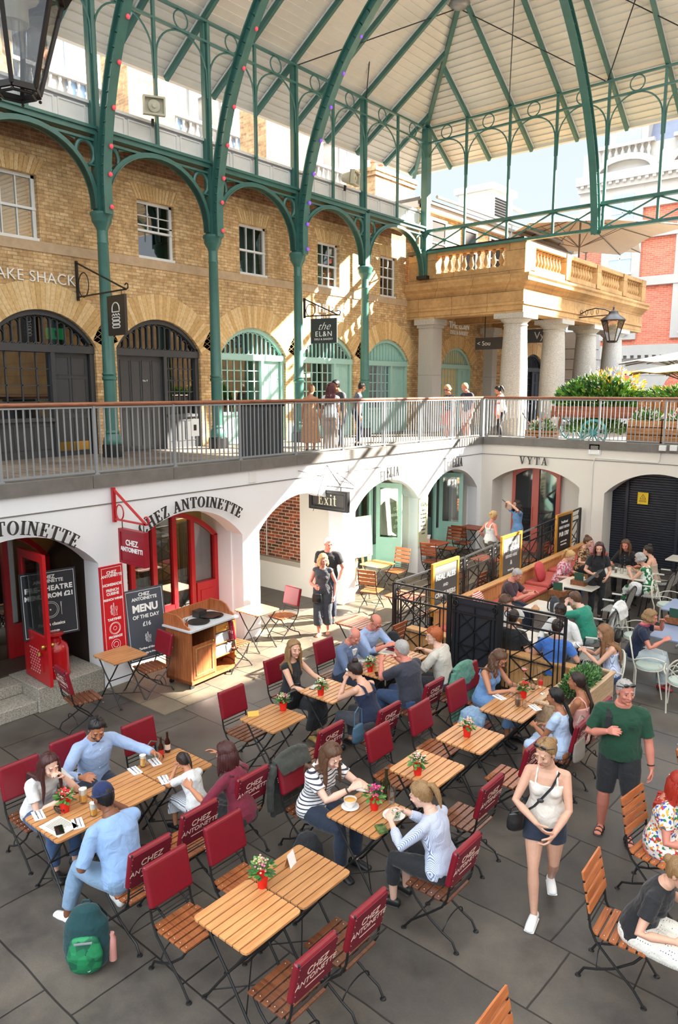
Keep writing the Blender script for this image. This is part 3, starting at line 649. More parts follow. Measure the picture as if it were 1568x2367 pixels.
# ================================================================== roof
XE, YE, ZE = -16.35, 23.95, 12.6; XA, YA, ZR = -11.85, 19.46, 15.42
def boards(A, B, C, D, n, m):    # A-B eave, D-C ridge, n lapped boards between
    A, B, C, D = map(V, (A, B, C, D)); mb = MB(); nn = (B-A).cross(D-A).normalized()
    if nn.z > 0: nn = -nn
    for i in range(n):
        t0, t1 = i/n, (i+1)/n+.003
        q = [A.lerp(D, t0), B.lerp(C, t0), B.lerp(C, t1), A.lerp(D, t1)]
        lo = [q[0]+nn*.0, q[1]+nn*.0, q[2]+nn*.034, q[3]+nn*.034]; hi = [p-nn*.05 for p in lo]
        mb.add(lo+hi, [(0, 1, 2, 3), (7, 6, 5, 4), (0, 4, 5, 1), (1, 5, 6, 2), (2, 6, 7, 3), (3, 7, 4, 0)], m)
    return mb
struct(boards((XE, -8, ZE), (XE, YE, ZE), (XA, YA, ZR), (XA, -8, ZR), 24, RBD).build('ceiling_left_slope'))
struct(boards((XE, YE, ZE), (34, YE, ZE), (34, YA, ZR), (XA, YA, ZR), 24, RBD).build('ceiling_far_slope'))
m = MB(); m.b2((XA-.3, -8, ZR+.6), (34, YA+.3, ZR+.7), RBD); m.b2((XA-.3, -8, ZR+.02), (XA-.15, YA+.3, ZR+.6), RBD); m.b2((XA-.15, YA+.15, ZR+.02), (34, YA+.3, ZR+.6), RBD); struct(m.build('ceiling_lantern'))
e = MB(); e.b2((XE-.02, -8, ZE-.05), (XE+.12, YE, ZE+.16), RBD); e.b2((XE, YE-.12, ZE-.05), (34, YE+.02, ZE+.16), RBD); struct(e.build('trim_6'))
def rafter(a, b, lab, grp, wd=.09):
    m = MB(); m.bar(V(a)-V((0, 0, .12)), V(b)-V((0, 0, .12)), wd, .14, GRN); m.bar(V(a)-V((0, 0, .02)), V(b)-V((0, 0, .02)), .13, .04, WPT); tag(m.build('roof_rafter'), lab, 'rafter', grp)
slope = (ZR-ZE)/(XA-XE)
n = 0
for i, y in enumerate(np.arange(YC_[1], YE, 1.55)):
    y = float(y); top = min(1, (YE-y)/(YE-YA)) if y > YA else 1
    a = (XE+.15, y, ZE+.03); b = (XE+(XA-XE)*top, y, ZE+(ZR-ZE)*top)
    rafter(a, b, 'green rafter under the left roof slope, number %d counted from the left' % (i+1), 'rafters of the left roof slope')
for x in np.arange(XC, 1.5, 1.535):
    x = float(x); top = min(1, (x-XE)/(XA-XE))
    rafter((x, YE-.15, ZE+.03), (x, YE+(YA-YE)*top, ZE+(ZR-ZE)*top), 'green rafter under the far roof slope, number %d counted from the corner' % int(round((x-XC)/1.535)+1), 'rafters of the far roof slope')
rafter((XE+.1, YE-.1, ZE+.02), (XA, YA, ZR), 'green hip rafter running from the eaves corner up to the peak', None, .12)
m = MB(); m.ell((XA+.1, YA-.1, ZR-.1), (.3, .3, .14), mat('wire_mesh', (150, 150, 150), .4, metal=.5), 12); tag(m.build('roof_boss'), 'grey boss where the rafters meet at the peak', 'fixture')
RODM = mat('tie_rod', (50, 52, 54), .4, metal=.6)
for i, (a, b) in enumerate([((XA, YA, ZR-.15), (-8.6, YK, 13.4)), ((XA, YA, ZR-.15), (XC, 15.82, 13.4)), ((-11.65, YK, 13.4), (-9.6, YA-1, ZR)), ((XC, 18.9, 13.4), (XA-1, 17, ZR-.2)), ((-8.6, YK, 13.4), (-6.2, YA-.5, ZR)), ((-5.5, YK, 13.4), (-9, YA, ZR))]):
    tag(MB().tube([a, b], .016, RODM, 6).build('tie_rod'), ['thin tie rod from the peak to the far arcade', 'thin tie rod from the peak to the left arcade', 'thin tie rod crossing the far slope, nearest the corner', 'thin tie rod across the left slope', 'thin tie rod above the far curved rib', 'thin tie rod at the right end of the far slope'][i], 'rod')
# ---- white panelled parapet above the left beam
pr = MB(); pr.b2((XC-.24, -6, 10.26), (XC-.16, YK-.15, 10.8), WPT); pr.b2((XC-.26, -6, 10.76), (XC-.1, YK-.15, 10.82), WPT); struct(pr.build('wall_parapet'))
pm = MB()
for a, b in bays:
    for k in range(4):
        y0 = a+.12+(b-a-.24)*(k+.06)/4; y1 = a+.12+(b-a-.24)*(k+.94)/4
        pm.band([(y0+.03, 10.38), (y1-.03, 10.38), (y1-.03, 10.68), (y0+.03, 10.68), (y0+.03, 10.38)], [(y0, 10.35), (y1, 10.35), (y1, 10.71), (y0, 10.71), (y0, 10.35)], (XC-.16, 0, 0), Y_, Z_, (.025, 0, 0), WPT)
struct(pm.build('trim_7'))
m = MB(); m.b2((-17, -6, 10.7), (-14.8, 22.9, 10.76), mat('lead_gutter', (150, 152, 155), .5)); struct(m.build('trim_8'))
# loudspeakers
def horn(p, lab):
    r = thing('loudspeaker', lab, 'loudspeaker', p, group='horn loudspeakers on the parapet'); HM = mat('horn_cream', (196, 192, 168), .5, var=.1, scale=5)
    m = MB(); m.prism([(-.24, -.19), (.24, -.19), (.24, .19), (-.24, .19)], (.1, 0, 0), Y_, Z_, (-.04, 0, 0), HM)
    m.band([(-.2, -.15), (.2, -.15), (.2, .15), (-.2, .15), (-.2, -.15)], [(-.24, -.19), (.24, -.19), (.24, .19), (-.24, .19), (-.24, -.19)], (.06, 0, 0), Y_, Z_, (.14, 0, 0), HM)
    m.tube([(.06, 0, 0), (-.26, 0, 0)], [.2, .1], HM, 14); m.build('housing', r)
    m = MB(); m.lathe([(.11, 0), (.13, .02), (.1, .03)], (.13, 0, 0), HM, 16, R=Mx.Rotation(pi/2, 3, 'Y')); m.tube([(.1, 0, 0), (.19, 0, 0)], .05, HM, 10); m.build('horn_mouth', r)
    MB().bar((-.15, 0, -.2), (-.15, 0, -.35), .06, .06, BLK).build('bracket', r); return r
horn((-14.35, 10.85, 10.95), 'cream horn loudspeaker between the two left ribs').rotation_euler = (0, .1, -.5)
horn((-14.35, 17.8, 10.9), 'cream horn loudspeaker farther along, near the corner').rotation_euler = (0, .1, .3)
# ================================================================== railings of the terrace
HX = wood('handrail_wood_y', (168, 108, 76), (120, 66, 44), .35, axis='y')
def rail_panel(n=14, L=1.5):
    r = thing('terrace_railing', '', 'railing', (0, 0, 0), group='grey railing panels of the terrace')
    m = MB(); m.b2((-.02, 0, 0), (.02, .045, 1.06), STL); m.b2((-.03, -.02, -.02), (.03, .06, .02), STL); m.build('post', r)
    m = MB(); m.b2((-.015, .04, .03), (.015, L, .06), STL); m.b2((-.02, .04, 1.02), (.02, L, 1.045), STL); m.build('rail', r)
    b = MB().b2((-.009, -.009, .05), (.009, .009, 1.03), STL).build('baluster', r, loc=(0, .045+(L-.045)/n*.5+.02, 0))
    for k in range(1, n):
        c = b.copy(); COL.objects.link(c); c.parent = r; c.location = (0, .045+(L-.045)/n*(k+.5), 0)
    return r
rp = rail_panel(); pos = [(XW-.07, 6.36-1.51+1.51*k, 0) for k in range(-2, 9)]; ordn = ['first', 'second', 'third', 'fourth', 'fifth', 'sixth', 'seventh', 'eighth', 'ninth', 'tenth', 'eleventh', 'twelfth']
for i, (x, y, a) in enumerate(pos):
    l = 'grey steel railing panel above the white wall, %s from the left end' % ordn[i]
    if i == 0: rp.location = (x, y, 3.5); rp['label'] = l
    else: dup(rp, (x, y, 3.5), 0, l)
for i in range(8): dup(rp, (XW+.05+1.58*i, YF+.1, 3.5), -pi/2, 'grey steel railing panel on the far terrace, %s from the corner' % ordn[i])
MB().b2((XW-.08, 3.2, 3.5), (XW-.0, 3.28, 4.5), STL)
tag(MB().tube([(XW-.07, -1, 4.58), (XW-.07, YF+.1, 4.58)], .034, HX, 10).build('handrail'), 'long brown wooden handrail above the left railing', 'handrail')
tag(MB().tube([(XW-.07, YF+.1, 4.58), (8, YF+.1, 4.58)], .034, HRL, 10).build('handrail'), 'brown wooden handrail above the far railing', 'handrail')
m = MB(); m.b2((XW-.12, YF+.04, 3.5), (XW-.02, YF+.14, 4.55), STL); tag(m.build('railing_post'), 'thick grey post where the two railings meet at the corner', 'post')
# litter bin, notice
r = thing('litter_bin', 'tall dark grey litter bin behind the left railing', 'bin', (-10.75, 10.5, ZT)); BN = mat('bin_grey', (84, 88, 92), .4, metal=.3)
m = MB(); m.b2((-.3, -.32, 0), (.3, .32, 1.2), BN); m.build('body', r, bevel=.02)
m = MB(); [m.b2((.3, -.32+.09*k, .05), (.315, -.29+.09*k, 1.1), BN) for k in range(7)]; m.build('ribs', r); MB().b2((-.31, -.33, 1.17), (.31, .33, 1.24), BLK).build('lid', r)
m = MB(); m.b2((XW-.045, 8.25, 4.0), (XW-.04, 8.42, 4.3), LET); m.b2((XW-.04, 8.3, 4.1), (XW-.036, 8.36, 4.2), LTB); tag(m.build('notice'), 'small white notice fixed to the left railing', 'notice')
# ================================================================== brick wall continuing under and above the portico
w = MB(); doors = [(26.0, 1.2), (29.2, .95), (32.9, 1.2)]; e2 = [22.95, 27.7, 30.9, 36]
for i, (yc, hw) in enumerate(doors):
    a = arcpts(yc, hw, 5.6, 6.45 if hw > 1 else 6.3)
    w.prism([(e2[i], ZT), (yc-hw, ZT)]+a+[(yc+hw, ZT), (e2[i+1], ZT), (e2[i+1], 7.6), (e2[i], 7.6)], (XB, 0, 0), Y_, Z_, (-.45, 0, 0), BRK)
w.b2((XB-.45, 22.95, 7.6), (XB, 36, 8.4), BRK)
w.b2((-16, 22.95, 8.4), (XB+.1, 36, 11.1), BRK); w.b2((-16, 22.7, 8.4), (-15.2, 22.95, 11.2), BRX)
w.b2((-17.3, 28.2, ZT), (-16.4, 30.2, 7), BRX)
struct(w.build('wall_portico_back'))
w = MB(); w.b2((-16.3, 22.6, 11.2), (-14.95, 22.95, 11.35), BLK); w.b2((-16.3, 22.6, 11.1), (-15.2, 36, 11.3), mat('eaves_white', (214, 210, 204), .6)); w.b2((-16.4, 22.6, 11.3), (-15.1, 36, 11.42), COP); struct(w.build('trim_9'))
for k, y in enumerate((24.2, 26.5, 28.6, 31)):
    o = struct(MB().b2((XB+.1, y-.5, 9.3), (XB+.14, y+.5, 10.9), DRK).build('window_%d' % (7+k))); f = MB()
    f.band([(y-.46, 9.34), (y+.46, 9.34), (y+.46, 10.86), (y-.46, 10.86), (y-.46, 9.34)], [(y-.56, 9.24), (y+.56, 9.24), (y+.56, 10.96), (y-.56, 10.96), (y-.56, 9.24)], (XB+.14, 0, 0), Y_, Z_, (.04, 0, 0), WPT); f.b2((XB+.14, y-.5, 10.08), (XB+.17, y+.5, 10.13), WPT); f.build('window_frame', o)
vb = MB()
for yc, hw in doors:
    for i in range(30):
        a0 = -1.1+2.2*i/30+.006; a1 = -1.1+2.2*(i+1)/30-.006; R = hw*1.12; c = 6.4-R
        vb.prism([(yc+r*sin(a), c+r*cos(a)) for r, a in ((R+.02, a0), (R+.5, a0), (R+.5, a1), (R+.02, a1))], (XB+.004, 0, 0), Y_, Z_, (.006, 0, 0), random.choice(GAU))
struct(vb.build('trim_10'))
_s = (DW, DS, DA, DC); DW, DS, DA = 1.2, 5.6, 6.45
shopfront(6, 26.0, TEA, True, .62, 'grid', mat('warm_blind', (222, 196, 140), .6)); shopfront(7, 32.9, mat('black_door', (40, 46, 52), .4), True, .55, 'grid', GLD)
DW, DS, DA, DC = _s
# ---- portico
PX, PY, PE = -11.0, 22.42, 33.9
def stone_col(x, y, lab, sq=False):
    r = thing('stone_column', lab, 'column', (x, y, ZT), group='granite columns of the portico')
    if sq:
        q = sq; m = MB(); m.b2((-q, -q, 0), (q, q, 2.0), GRA); m.b2((.015-q, .015-q, 2.0), (q-.015, q-.015, 2.01), COP); m.b2((-q, -q, 2.01), (q, q, 3.65), GRA); m.build('shaft', r)
        m = MB(); m.b2((-q-.05, -q-.05, 3.65), (q+.05, q+.05, 3.75), GRA); m.b2((-q-.12, -q-.12, 3.75), (q+.12, q+.12, 3.95), GRA); m.build('capital', r)
    else:
        MB().lathe([(.47, 0), (.465, .9), (.44, 2.2), (.375, 3.55), (.4, 3.57), (.4, 3.6), (.375, 3.62), (.375, 3.66)], (0, 0, 0), GRA, 28).build('shaft', r)
        m = MB(); m.lathe([(.375, 3.64), (.43, 3.7), (.5, 3.76), (.5, 3.79)], (0, 0, 0), GRA, 28); m.b2((-.53, -.53, 3.79), (.53, .53, 3.95), GRA); m.build('capital', r)
    return r
for i, y in enumerate((22.95, 26.0, 29.0, 31.9)): stone_col(-11.5, y, 'round granite portico column, ' + ['at the near corner', 'second from the near corner', 'third, behind the wall lantern', 'at the far end of the row'][i])
stone_col(-14.75, 22.85, 'square granite pillar at the left end of the portico', .3); stone_col(-14.9, 27.6, 'square granite pillar deeper under the portico, right of the bakery door', .2)
p = MB()
prof = [(0, 7.25), (0, 7.5), (.04, 7.5), (.04, 7.58), (0, 7.6), (0, 8.0), (.07, 8.05), (.1, 8.12), (.27, 8.2), (.27, 8.3), (.32, 8.36), (.32, 8.42), (-.6, 8.42), (-.6, 7.25)]
A_ = [(XB-.02, PY-q, z) for q, z in prof]; B_ = [(PX+q, PY-q, z) for q, z in prof]; C_ = [(PX+q, PE, z) for q, z in prof]; k_ = len(prof)
p.add(A_+B_+C_, [(j+i, j+(i+1) % k_, j+k_+(i+1) % k_, j+k_+i) for j in (0, k_) for i in range(k_)]+[tuple(range(k_)), tuple(range(2*k_, 3*k_))], BTH)
p.b2((-16, PY, 7.9), (PX-.3, PE, 8.1), BTH); p.b2((-15.5, PY+3.3, 7.3), (PX-.3, PY+3.8, 7.95), BTH); p.b2((-15.5, PY+6.4, 7.3), (PX-.3, PY+6.9, 7.95), BTH)
struct(p.build('trim_11'))
def baluster(h):
    m = MB(); m.lathe([(.075, 0), (.075, .05), (.05, .06), (.045, .09), (.085, .17), (.09, .22), (.06, .34), (.04, .42), (.055, .45), (.04, .47), (.07, .52), (.07, .56)], (0, 0, 0), BTH, 12); return m
def balustrade(o, d, n, name, lab, L):
    r = thing(name, lab, 'balustrade', (0, 0, 0), group='stone balustrade sections of the portico'); o = V(o); d = V(d)
    R = Mx.Rotation(atan2(d.y, d.x), 3, 'Z')
    m = MB(); m.box(o+d*L/2+V((0, 0, .14)), (L, .3, .28), BTH, R=R); m.build('plinth', r)
    m = MB(); m.box(o+d*L/2+V((0, 0, .93)), (L, .32, .14), BTH, R=R); m.build('coping', r)
    m = MB(); m.box(o+d*.2+V((0, 0, .57)), (.4, .34, .86), BTH, R=R); m.build('pier', r)
    me = baluster(.56).build('baluster', mesh_only=True)
    for k in range(n):
        b = bpy.data.objects.new('baluster', me); COL.objects.link(b); b.parent = r; b.location = o+d*(.52+(L-.6)*(k+.3)/n)+V((0, 0, .28))
balustrade((XB+.9, PY, 8.42), (1, 0, 0), 11, 'balustrade', 'stone balustrade section facing the court, under the dark beam', 3.6)
for k in range(4): balustrade((PX-.08, PY+.2+2.85*k, 8.42), (0, 1, 0), 9, 'balustrade', 'sunlit stone balustrade section on the side of the portico, %s from the near corner' % ordn[k], 2.8)
m = MB(); m.b2((PX-.55, PY-.18, 8.42), (PX+.1, PY+.25, 9.42), BTH); m.b2((XB+.2, PY-.17, 8.42), (XB+.9, PY+.17, 9.35), BTH); m.b2((PX-.2, PE-.5, 8.42), (PX+.1, PE, 9.42), BTH); struct(m.build('trim_12'))
m = MB(); m.b2((XB+.15, PY-.22, 9.4), (PX+.06, PY+.1, 9.52), BLK); tag(m.build('dark_beam'), 'dark beam capping the balustrade that faces the court', 'beam')
# parapet diners, cream parasols on the portico roof
CRP = mat('cream_canvas', (238, 216, 186), .8, var=.05, scale=2); PLE = mat('parasol_pole', (110, 104, 96), .5)
CRP.node_tree.nodes['Principled BSDF'].inputs['Subsurface Weight'].default_value = 0
def parasol(c, r_, h, zc, lab, m_=CRP, n=4, rz=.4, drop=.75, mast=True):
    r = thing('parasol', lab, 'parasol', c, rz); m = MB(); c1 = V((0, 0, h)); N_ = 8 if n == 8 else 4
    P = []
    for k in range(N_):
        a = 2*pi*k/N_+pi/N_; P.append(V((r_*cos(a), r_*sin(a), h-drop)))
        b = a+pi/N_; rr = r_*cos(pi/N_)*.97; P.append(V((rr*cos(b), rr*sin(b), h-drop*.82)))
    n2 = len(P)
    for k in range(n2):
        a, b = P[k], P[(k+1) % n2]; cc = (a+b)*.25+c1*.5+V((0, 0, .04))
        m.add([c1, a, b, c1+V((0, 0, -.02)), a+V((0, 0, -.02)), b+V((0, 0, -.02))], [(0, 1, 2), (5, 4, 3), (1, 4, 5, 2)], m_)
    m.build('canopy', r); m = MB()
    for q in P: m.tube([c1-V((0, 0, .1)), q-V((0, 0, .04))], .018, PLE, 5); m.tube([V((0, 0, h-drop-.3)), c1.lerp(q, .55)-V((0, 0, .05))], .014, PLE, 5)
    m.build('ribs', r); MB().tube([(0, 0, 0), (0, 0, h)], .04, PLE, 8).build('pole', r); return r
parasol((-13.4, 32.5, 8.4), 4.6, 3.9, 0, 'big cream square parasol on the portico roof, the nearer one', rz=.75, drop=1.1)
parasol((-15.5, 38.5, 8.4), 3.6, 4.6, 0, 'cream square parasol behind the nearer one on the portico roof', rz=.3, drop=1.0)
m = MB(); m.b2((-17.6, 29.3, 11.4), (-16.0, 31.2, 13.1), mat('vent_white', (206, 206, 206), .5)); m.b2((-17.75, 29.15, 13.1), (-15.85, 31.35, 13.35), mat('vent_white'))
for k in range(8): m.b2((-15.99, 29.6, 12.0+.11*k), (-15.96, 30.7, 12.06+.11*k), BLK)
tag(m.build('roof_vent'), 'white louvred roof vent above the brick wall behind the portico', 'vent')
r = thing('pipe_run', 'grey metal pipes and ducts along the roof behind the balustrade', 'pipes', (0, 0, 0)); m = MB()
m.tube([(-15.2, 29.5, 10.2), (-15.2, 29.5, 12.3), (-15.2, 36, 12.2)], .1, STL, 8); m.tube([(-15.0, 23.5, 11.55), (-15.0, 36, 11.6)], .06, STL, 8); m.build('pipe', r)
# ================================================================== chimneys and buildings beyond the left roof
def chimney(x, y, sx_, sy_, z1, lab, pots=0):
    r = thing('chimney', lab, 'chimney', (x, y, 0), group='brick chimneys beyond the parapet'); m = MB(); m.b2((-sx_/2, -sy_/2, 7.0), (sx_/2, sy_/2, z1), BRA)
    m.b2((-sx_/2-.06, -sy_/2-.06, z1-.3), (sx_/2+.06, sy_/2+.06, z1-.15), BRA); m.b2((-sx_/2-.1, -sy_/2-.1, z1-.15), (sx_/2+.1, sy_/2+.1, z1), BRA); m.build('stack', r)
    for k in range(pots): MB().lathe([(.13, 0), (.11, .4), (.14, .42), (.14, .48), (.1, .48)], (0, -sy_/2+.3+.5*k, z1), mat('clay_pot', (190, 130, 90), .8), 12).build('chimney_pot', r)
chimney(-18.1, 13.2, 1.2, 1.5, 14.4, 'broad brick chimney behind the left horn loudspeaker'); chimney(-18.1, 18.6, 1.2, 2.2, 14.2, 'broad brick chimney behind the third iron column')
chimney(-18.3, 24.6, 1.4, 2.6, 13.0, 'brick chimney at the corner where the roof eaves meet', 3); chimney(-18.2, 8.6, 1.2, 1.6, 14.6, 'dark brick chimney beside the street lantern', 2)
WB = mat('white_facade', (164, 161, 156), .7, var=.08, scale=.6, world=True); SLT = mat('slate_roof', (108, 114, 132), .6, var=.12, scale=3, world=True); SKG = mat('sky_window', (150, 178, 210), .15, spec=.8)
r = thing('building', 'ornate white building with balustrade and dormers beyond the left roof', 'building', (0, 0, 0))
m = MB(); m.b2((-40, 2, 0), (-30, 40, 16.2), WB)
for y in np.arange(5, 39, 4.6):
    y = float(y); m.b2((-30, y-1.5, 16), (-29.6, y-1.1, 19), WB); m.b2((-30, y+1.1, 16), (-29.6, y+1.5, 19), WB)
m.b2((-30.3, 2, 16), (-29.2, 40, 16.5), WB); m.b2((-30.2, 2, 12.6), (-29.4, 40, 13), WB); m.build('wall', r)
for k, y in enumerate(np.arange(5, 39, 4.6)):
    y = float(y); d = MB(); d.b2((-33, y-1.7, 16.4), (-29.7, y+1.7, 19.2), WB)
    pts = [(y+1.9*cos(pi*j/12), 19.2+.9*sin(pi*j/12)) for j in range(13)]; d.prism(pts, (-33, 0, 0), Y_, Z_, (3.5, 0, 0), WB); d.build('dormer', r)
    MB().b2((-29.72, y-.7, 16.9), (-29.66, y+.7, 18.9), SKG).build('window', r); MB().b2((-30.02, y-.8, 13.4), (-29.96, y+.8, 15.5), SKG).build('window', r)
m = MB(); m.prism([(-38, 16.3), (-31, 16.3), (-33, 20.5), (-37, 20.5)], (0, 2, 0), X_, Z_, (0, 38, 0), SLT); m.build('roof', r)
m = MB(); m.b2((-29.7, 2, 17.4), (-29.4, 40, 17.55), WB)
for y in np.arange(2.2, 40, .42): m.lathe([(.1, 16.5), (.06, 16.65), (.12, 16.9), (.05, 17.2), (.1, 17.4)], (-29.55, float(y), 0), WB, 6)
m.build('balustrade', r)
# ---- red brick hotel to the right
r = thing('building', 'tall red brick building with white stone dressings and slate roof on the right', 'building', (0, 0, 0)); YB = 46.; x0 = -18.9; x1 = 8
m = MB(); m.b2((x0, YB, 0), (x1, YB+12, 17), BRG); m.build('wall', r)
m = MB(); m.b2((x0-.05, YB-.12, 0), (x1, YB, 6.8), WB); m.b2((x0-.3, YB-.45, 16.9), (x1, YB, 17.4), WB); m.b2((x0-.2, YB-.3, 16.5), (x1, YB, 16.9), WB); m.b2((x0-.1, YB-.15, 15.2), (x1, YB, 16.5), WB)
m.b2((x0-.1, YB-.2, 10.8), (x1, YB, 11.3), WB); m.b2((x0-.2, YB-.4, 6.8), (x1, YB, 7.4), WB); m.b2((x0, YB-.1, 17.4), (x1, YB+.3, 18.7), WB); m.b2((x0-.1, YB-.2, 13.5), (x1, YB, 13.8), WB)
for k in range(60): m.b2((x0+.42*k, YB-.4, 6.62), (x0+.42*k+.2, YB-.1, 6.8), WB); m.b2((x0+.42*k, YB-.42, 16.74), (x0+.42*k+.2, YB-.2, 16.9), WB)
m.build('stone_dressing', r); wn = [-16.35, -12.1, -7.9, -3.7, .5]
for k, x in enumerate(wn):
    for z0, z1 in ((8.1, 10.4), (11.6, 13.3), (14.0, 16.1)) if k != 1 or 1 else ():
        f = MB(); f.b2((x-1.15, YB-.16, z0-.35), (x+1.15, YB, z1+.4), WB); f.build('window_surround', r)
        g = MB(); g.b2((x-.62, YB-.2, z0), (x+.62, YB-.15, z1), SKG); g.b2((x-.65, YB-.24, (z0+z1)/2-.04), (x+.65, YB-.18, (z0+z1)/2+.04), WPT); g.b2((x-.03, YB-.24, z0), (x+.03, YB-.18, z1), WPT)
        g.b2((x-.7, YB-.26, z0-.08), (x+.7, YB-.16, z0), WPT); g.build('window', r)
    m = MB(); pts = [(x+1.9*cos(pi*j/14), 17.3+1.0*sin(pi*j/14)) for j in range(15)]; pin = [(x+1.5*cos(pi*j/14), 17.3+.65*sin(pi*j/14)) for j in range(15)]; m.band(pin, pts, (0, YB-.4, 0), X_, Z_, (0, .5, 0), WB); m.build('pediment', r)
    m = MB(); m.b2((x-1.1, YB+.1, 18.6), (x+1.1, YB+2, 20.8), WB); m.b2((x-1.3, YB, 20.8), (x+1.3, YB+2, 21.1), WB); m.b2((x-.7, YB+.05, 18.9), (x+.7, YB+.12, 20.5), SKG); m.build('dormer', r)
    m = MB()
    for j in range(8): m.lathe([(.12, 18.0), (.07, 18.1), (.13, 18.35), (.05, 18.6), (.1, 18.7)], (x-1.3+.37*j, YB-.25, 0), WB, 6)
    m.b2((x-1.6, YB-.4, 18.7), (x+1.6, YB-.1, 18.9), WB); m.build('balcony', r)
    m = MB(); pa = [(x+1.35*cos(pi*j/12), 4.6+1.35*sin(pi*j/12)) for j in range(13)]; m.prism(pa+[(x-1.35, 3.3), (x+1.35, 3.3)], (0, YB-.2, 0), X_, Z_, (0, .06, 0), BRG if k < 2 else SKG)
    pb = [(x+1.6*cos(pi*j/12), 4.6+1.6*sin(pi*j/12)) for j in range(13)]; m.band(pa, pb, (0, YB-.22, 0), X_, Z_, (0, .1, 0), WB); m.build('arcade_arch', r)
m = MB(); m.add([(x0+.8, YB+.3, 18.5), (x1, YB+.3, 18.5), (x1, YB+4, 28), (x0+3.5, YB+4, 28), (x0+.8, YB+12, 18.5), (x0+3.5, YB+8, 28)], [(0, 1, 2, 3), (0, 3, 5, 4)], SLT); m.build('roof', r)
m = MB()
for z in (4.2, 4.9, 5.6): m.b2((x0, YB-.125, z), (x1, YB-.118, z+.03), COP)
m.build('stone_joints', r)
w = MB()
for k in range(8): w.b2((-15.4, 36+.0*k, 3.3+.5*k), (-14.3, 38, 3.3+.5*k+.46), WB)
w.b2((-15.35, 36.05, 3.3), (-14.35, 37.9, 7.6), WB); tag(w.build('rusticated_pier'), 'white rusticated stone pier beyond the portico columns', 'pier')
# ---- the mirrored portico wing on the sunny side of the avenue
w = MB(); w.b2((1.6, 18.9, 3.3), (34, 44, 9.4), BTH); struct(w.build('wall_east_wing'))
# ---- lanterns
IRD = mat('lantern_black', (44, 38, 34), .4, metal=.3); LGL = glassmat('lantern_glass', (.9, .93, .95, 1), .12); LRF = mat('lamp_inner', (196, 186, 160), .35, var=.1, scale=4)
def lantern(c, s, lab, n=6, bracket=None):
    r = thing('street_lantern', lab, 'lantern', c); m = MB(); tp, bt, H = .46*s, .2*s, .85*s
    pt = lambda k, R, z: (R*cos(2*pi*k/n+.35), R*sin(2*pi*k/n+.35), z)
    for k in range(n):
        m.bar(pt(k, bt, 0), pt(k, tp, H), .035*s, .035*s, IRD); m.bar(pt(k, bt, 0), pt(k+1, bt, 0), .03*s, .05*s, IRD); m.bar(pt(k, tp, H), pt(k+1, tp, H), .04*s, .06*s, IRD)
        a, b = V(pt(k, tp*.97, H)), V(pt(k+1, tp*.97, H)); mid = (a+b)/2
        m.tube([V(pt(k, tp*.9, H*.8))]+[mid+(b-a)*.46*-cos(pi*j/10)+V((0, 0, -H*.2+H*.17*sin(pi*j/10)))-V((mid.x, mid.y, 0))*.06 for j in range(11)]+[V(pt(k+1, tp*.9, H*.8))], .01*s, IRD, 5)
        m.ell(V(pt(k, bt, -.05*s)), .016*s, IRD, 6); m.tube([pt(k, bt, 0), pt(k, bt*.8, -.04*s)], .01*s, IRD, 5)
    m.tube([pt(k, bt*.8, -.04*s) for k in range(n+1)], .014*s, IRD, 6); m.build('frame', r)
    m = MB()
    for k in range(n): a, b, c_, d = V(pt(k, bt, 0)), V(pt(k+1, bt, 0)), V(pt(k+1, tp, H)), V(pt(k, tp, H)); m.add([a, b, c_, d], [(0, 1, 2, 3)], LGL)
    m.build('glass', r)
    m = MB(); m.lathe([(tp*1.15, H), (tp*1.05, H+.06*s), (tp*.55, H+.22*s), (tp*.45, H+.26*s), (tp*.4, H+.36*s), (tp*.12, H+.42*s), (.03*s, H+.48*s), (.045*s, H+.52*s), (.0, H+.6*s)], (0, 0, 0), IRD, n*2); m.build('roof', r)
    m = MB(); m.lathe([(0, H), (tp*.55, H-.02*s), (tp*.5, H-.08*s), (tp*.3, H-.12*s), (tp*.3, H-.3*s), (.0, H-.3*s)], (0, 0, 0), LRF, 16); m.tube([(0, 0, H-.28*s), (0, 0, H-.55*s)], [tp*.25, tp*.22], CLR, 12); m.build('lamp', r)
    if bracket:
        m = MB(); m.tube([(0, 0, H+.45*s), (0, 0, H+.5*s)]+[V(bracket)*t+V((0, 0, H+.3*s+.25*s*sin(pi*t))) for t in (0, .25, .5, .75, 1)], .02, IRD, 6)
        for t in (.45, .6, .75, .9): m.tube([V(bracket)*t+V((.0, .1*cos(2*pi*j/12), H+.4*s+.1*sin(2*pi*j/12))) for j in range(13)], .01, IRD, 5)
        m.tube([V((0, 0, H+.25*s)), V(bracket)+V((0, 0, H+.2*s))], .018, IRD, 6); m.build('bracket', r)
    return r
lantern(V((0, 0, CAMZ))+ray(40, 210).normalized()*7.6, .93, 'large black hexagonal lantern hanging close by at the upper left')
lantern((-9.75, 27.0, 6.5), .85, 'black street lantern on a scrolled bracket fixed to the portico', bracket=(-1.3, 0, 0))
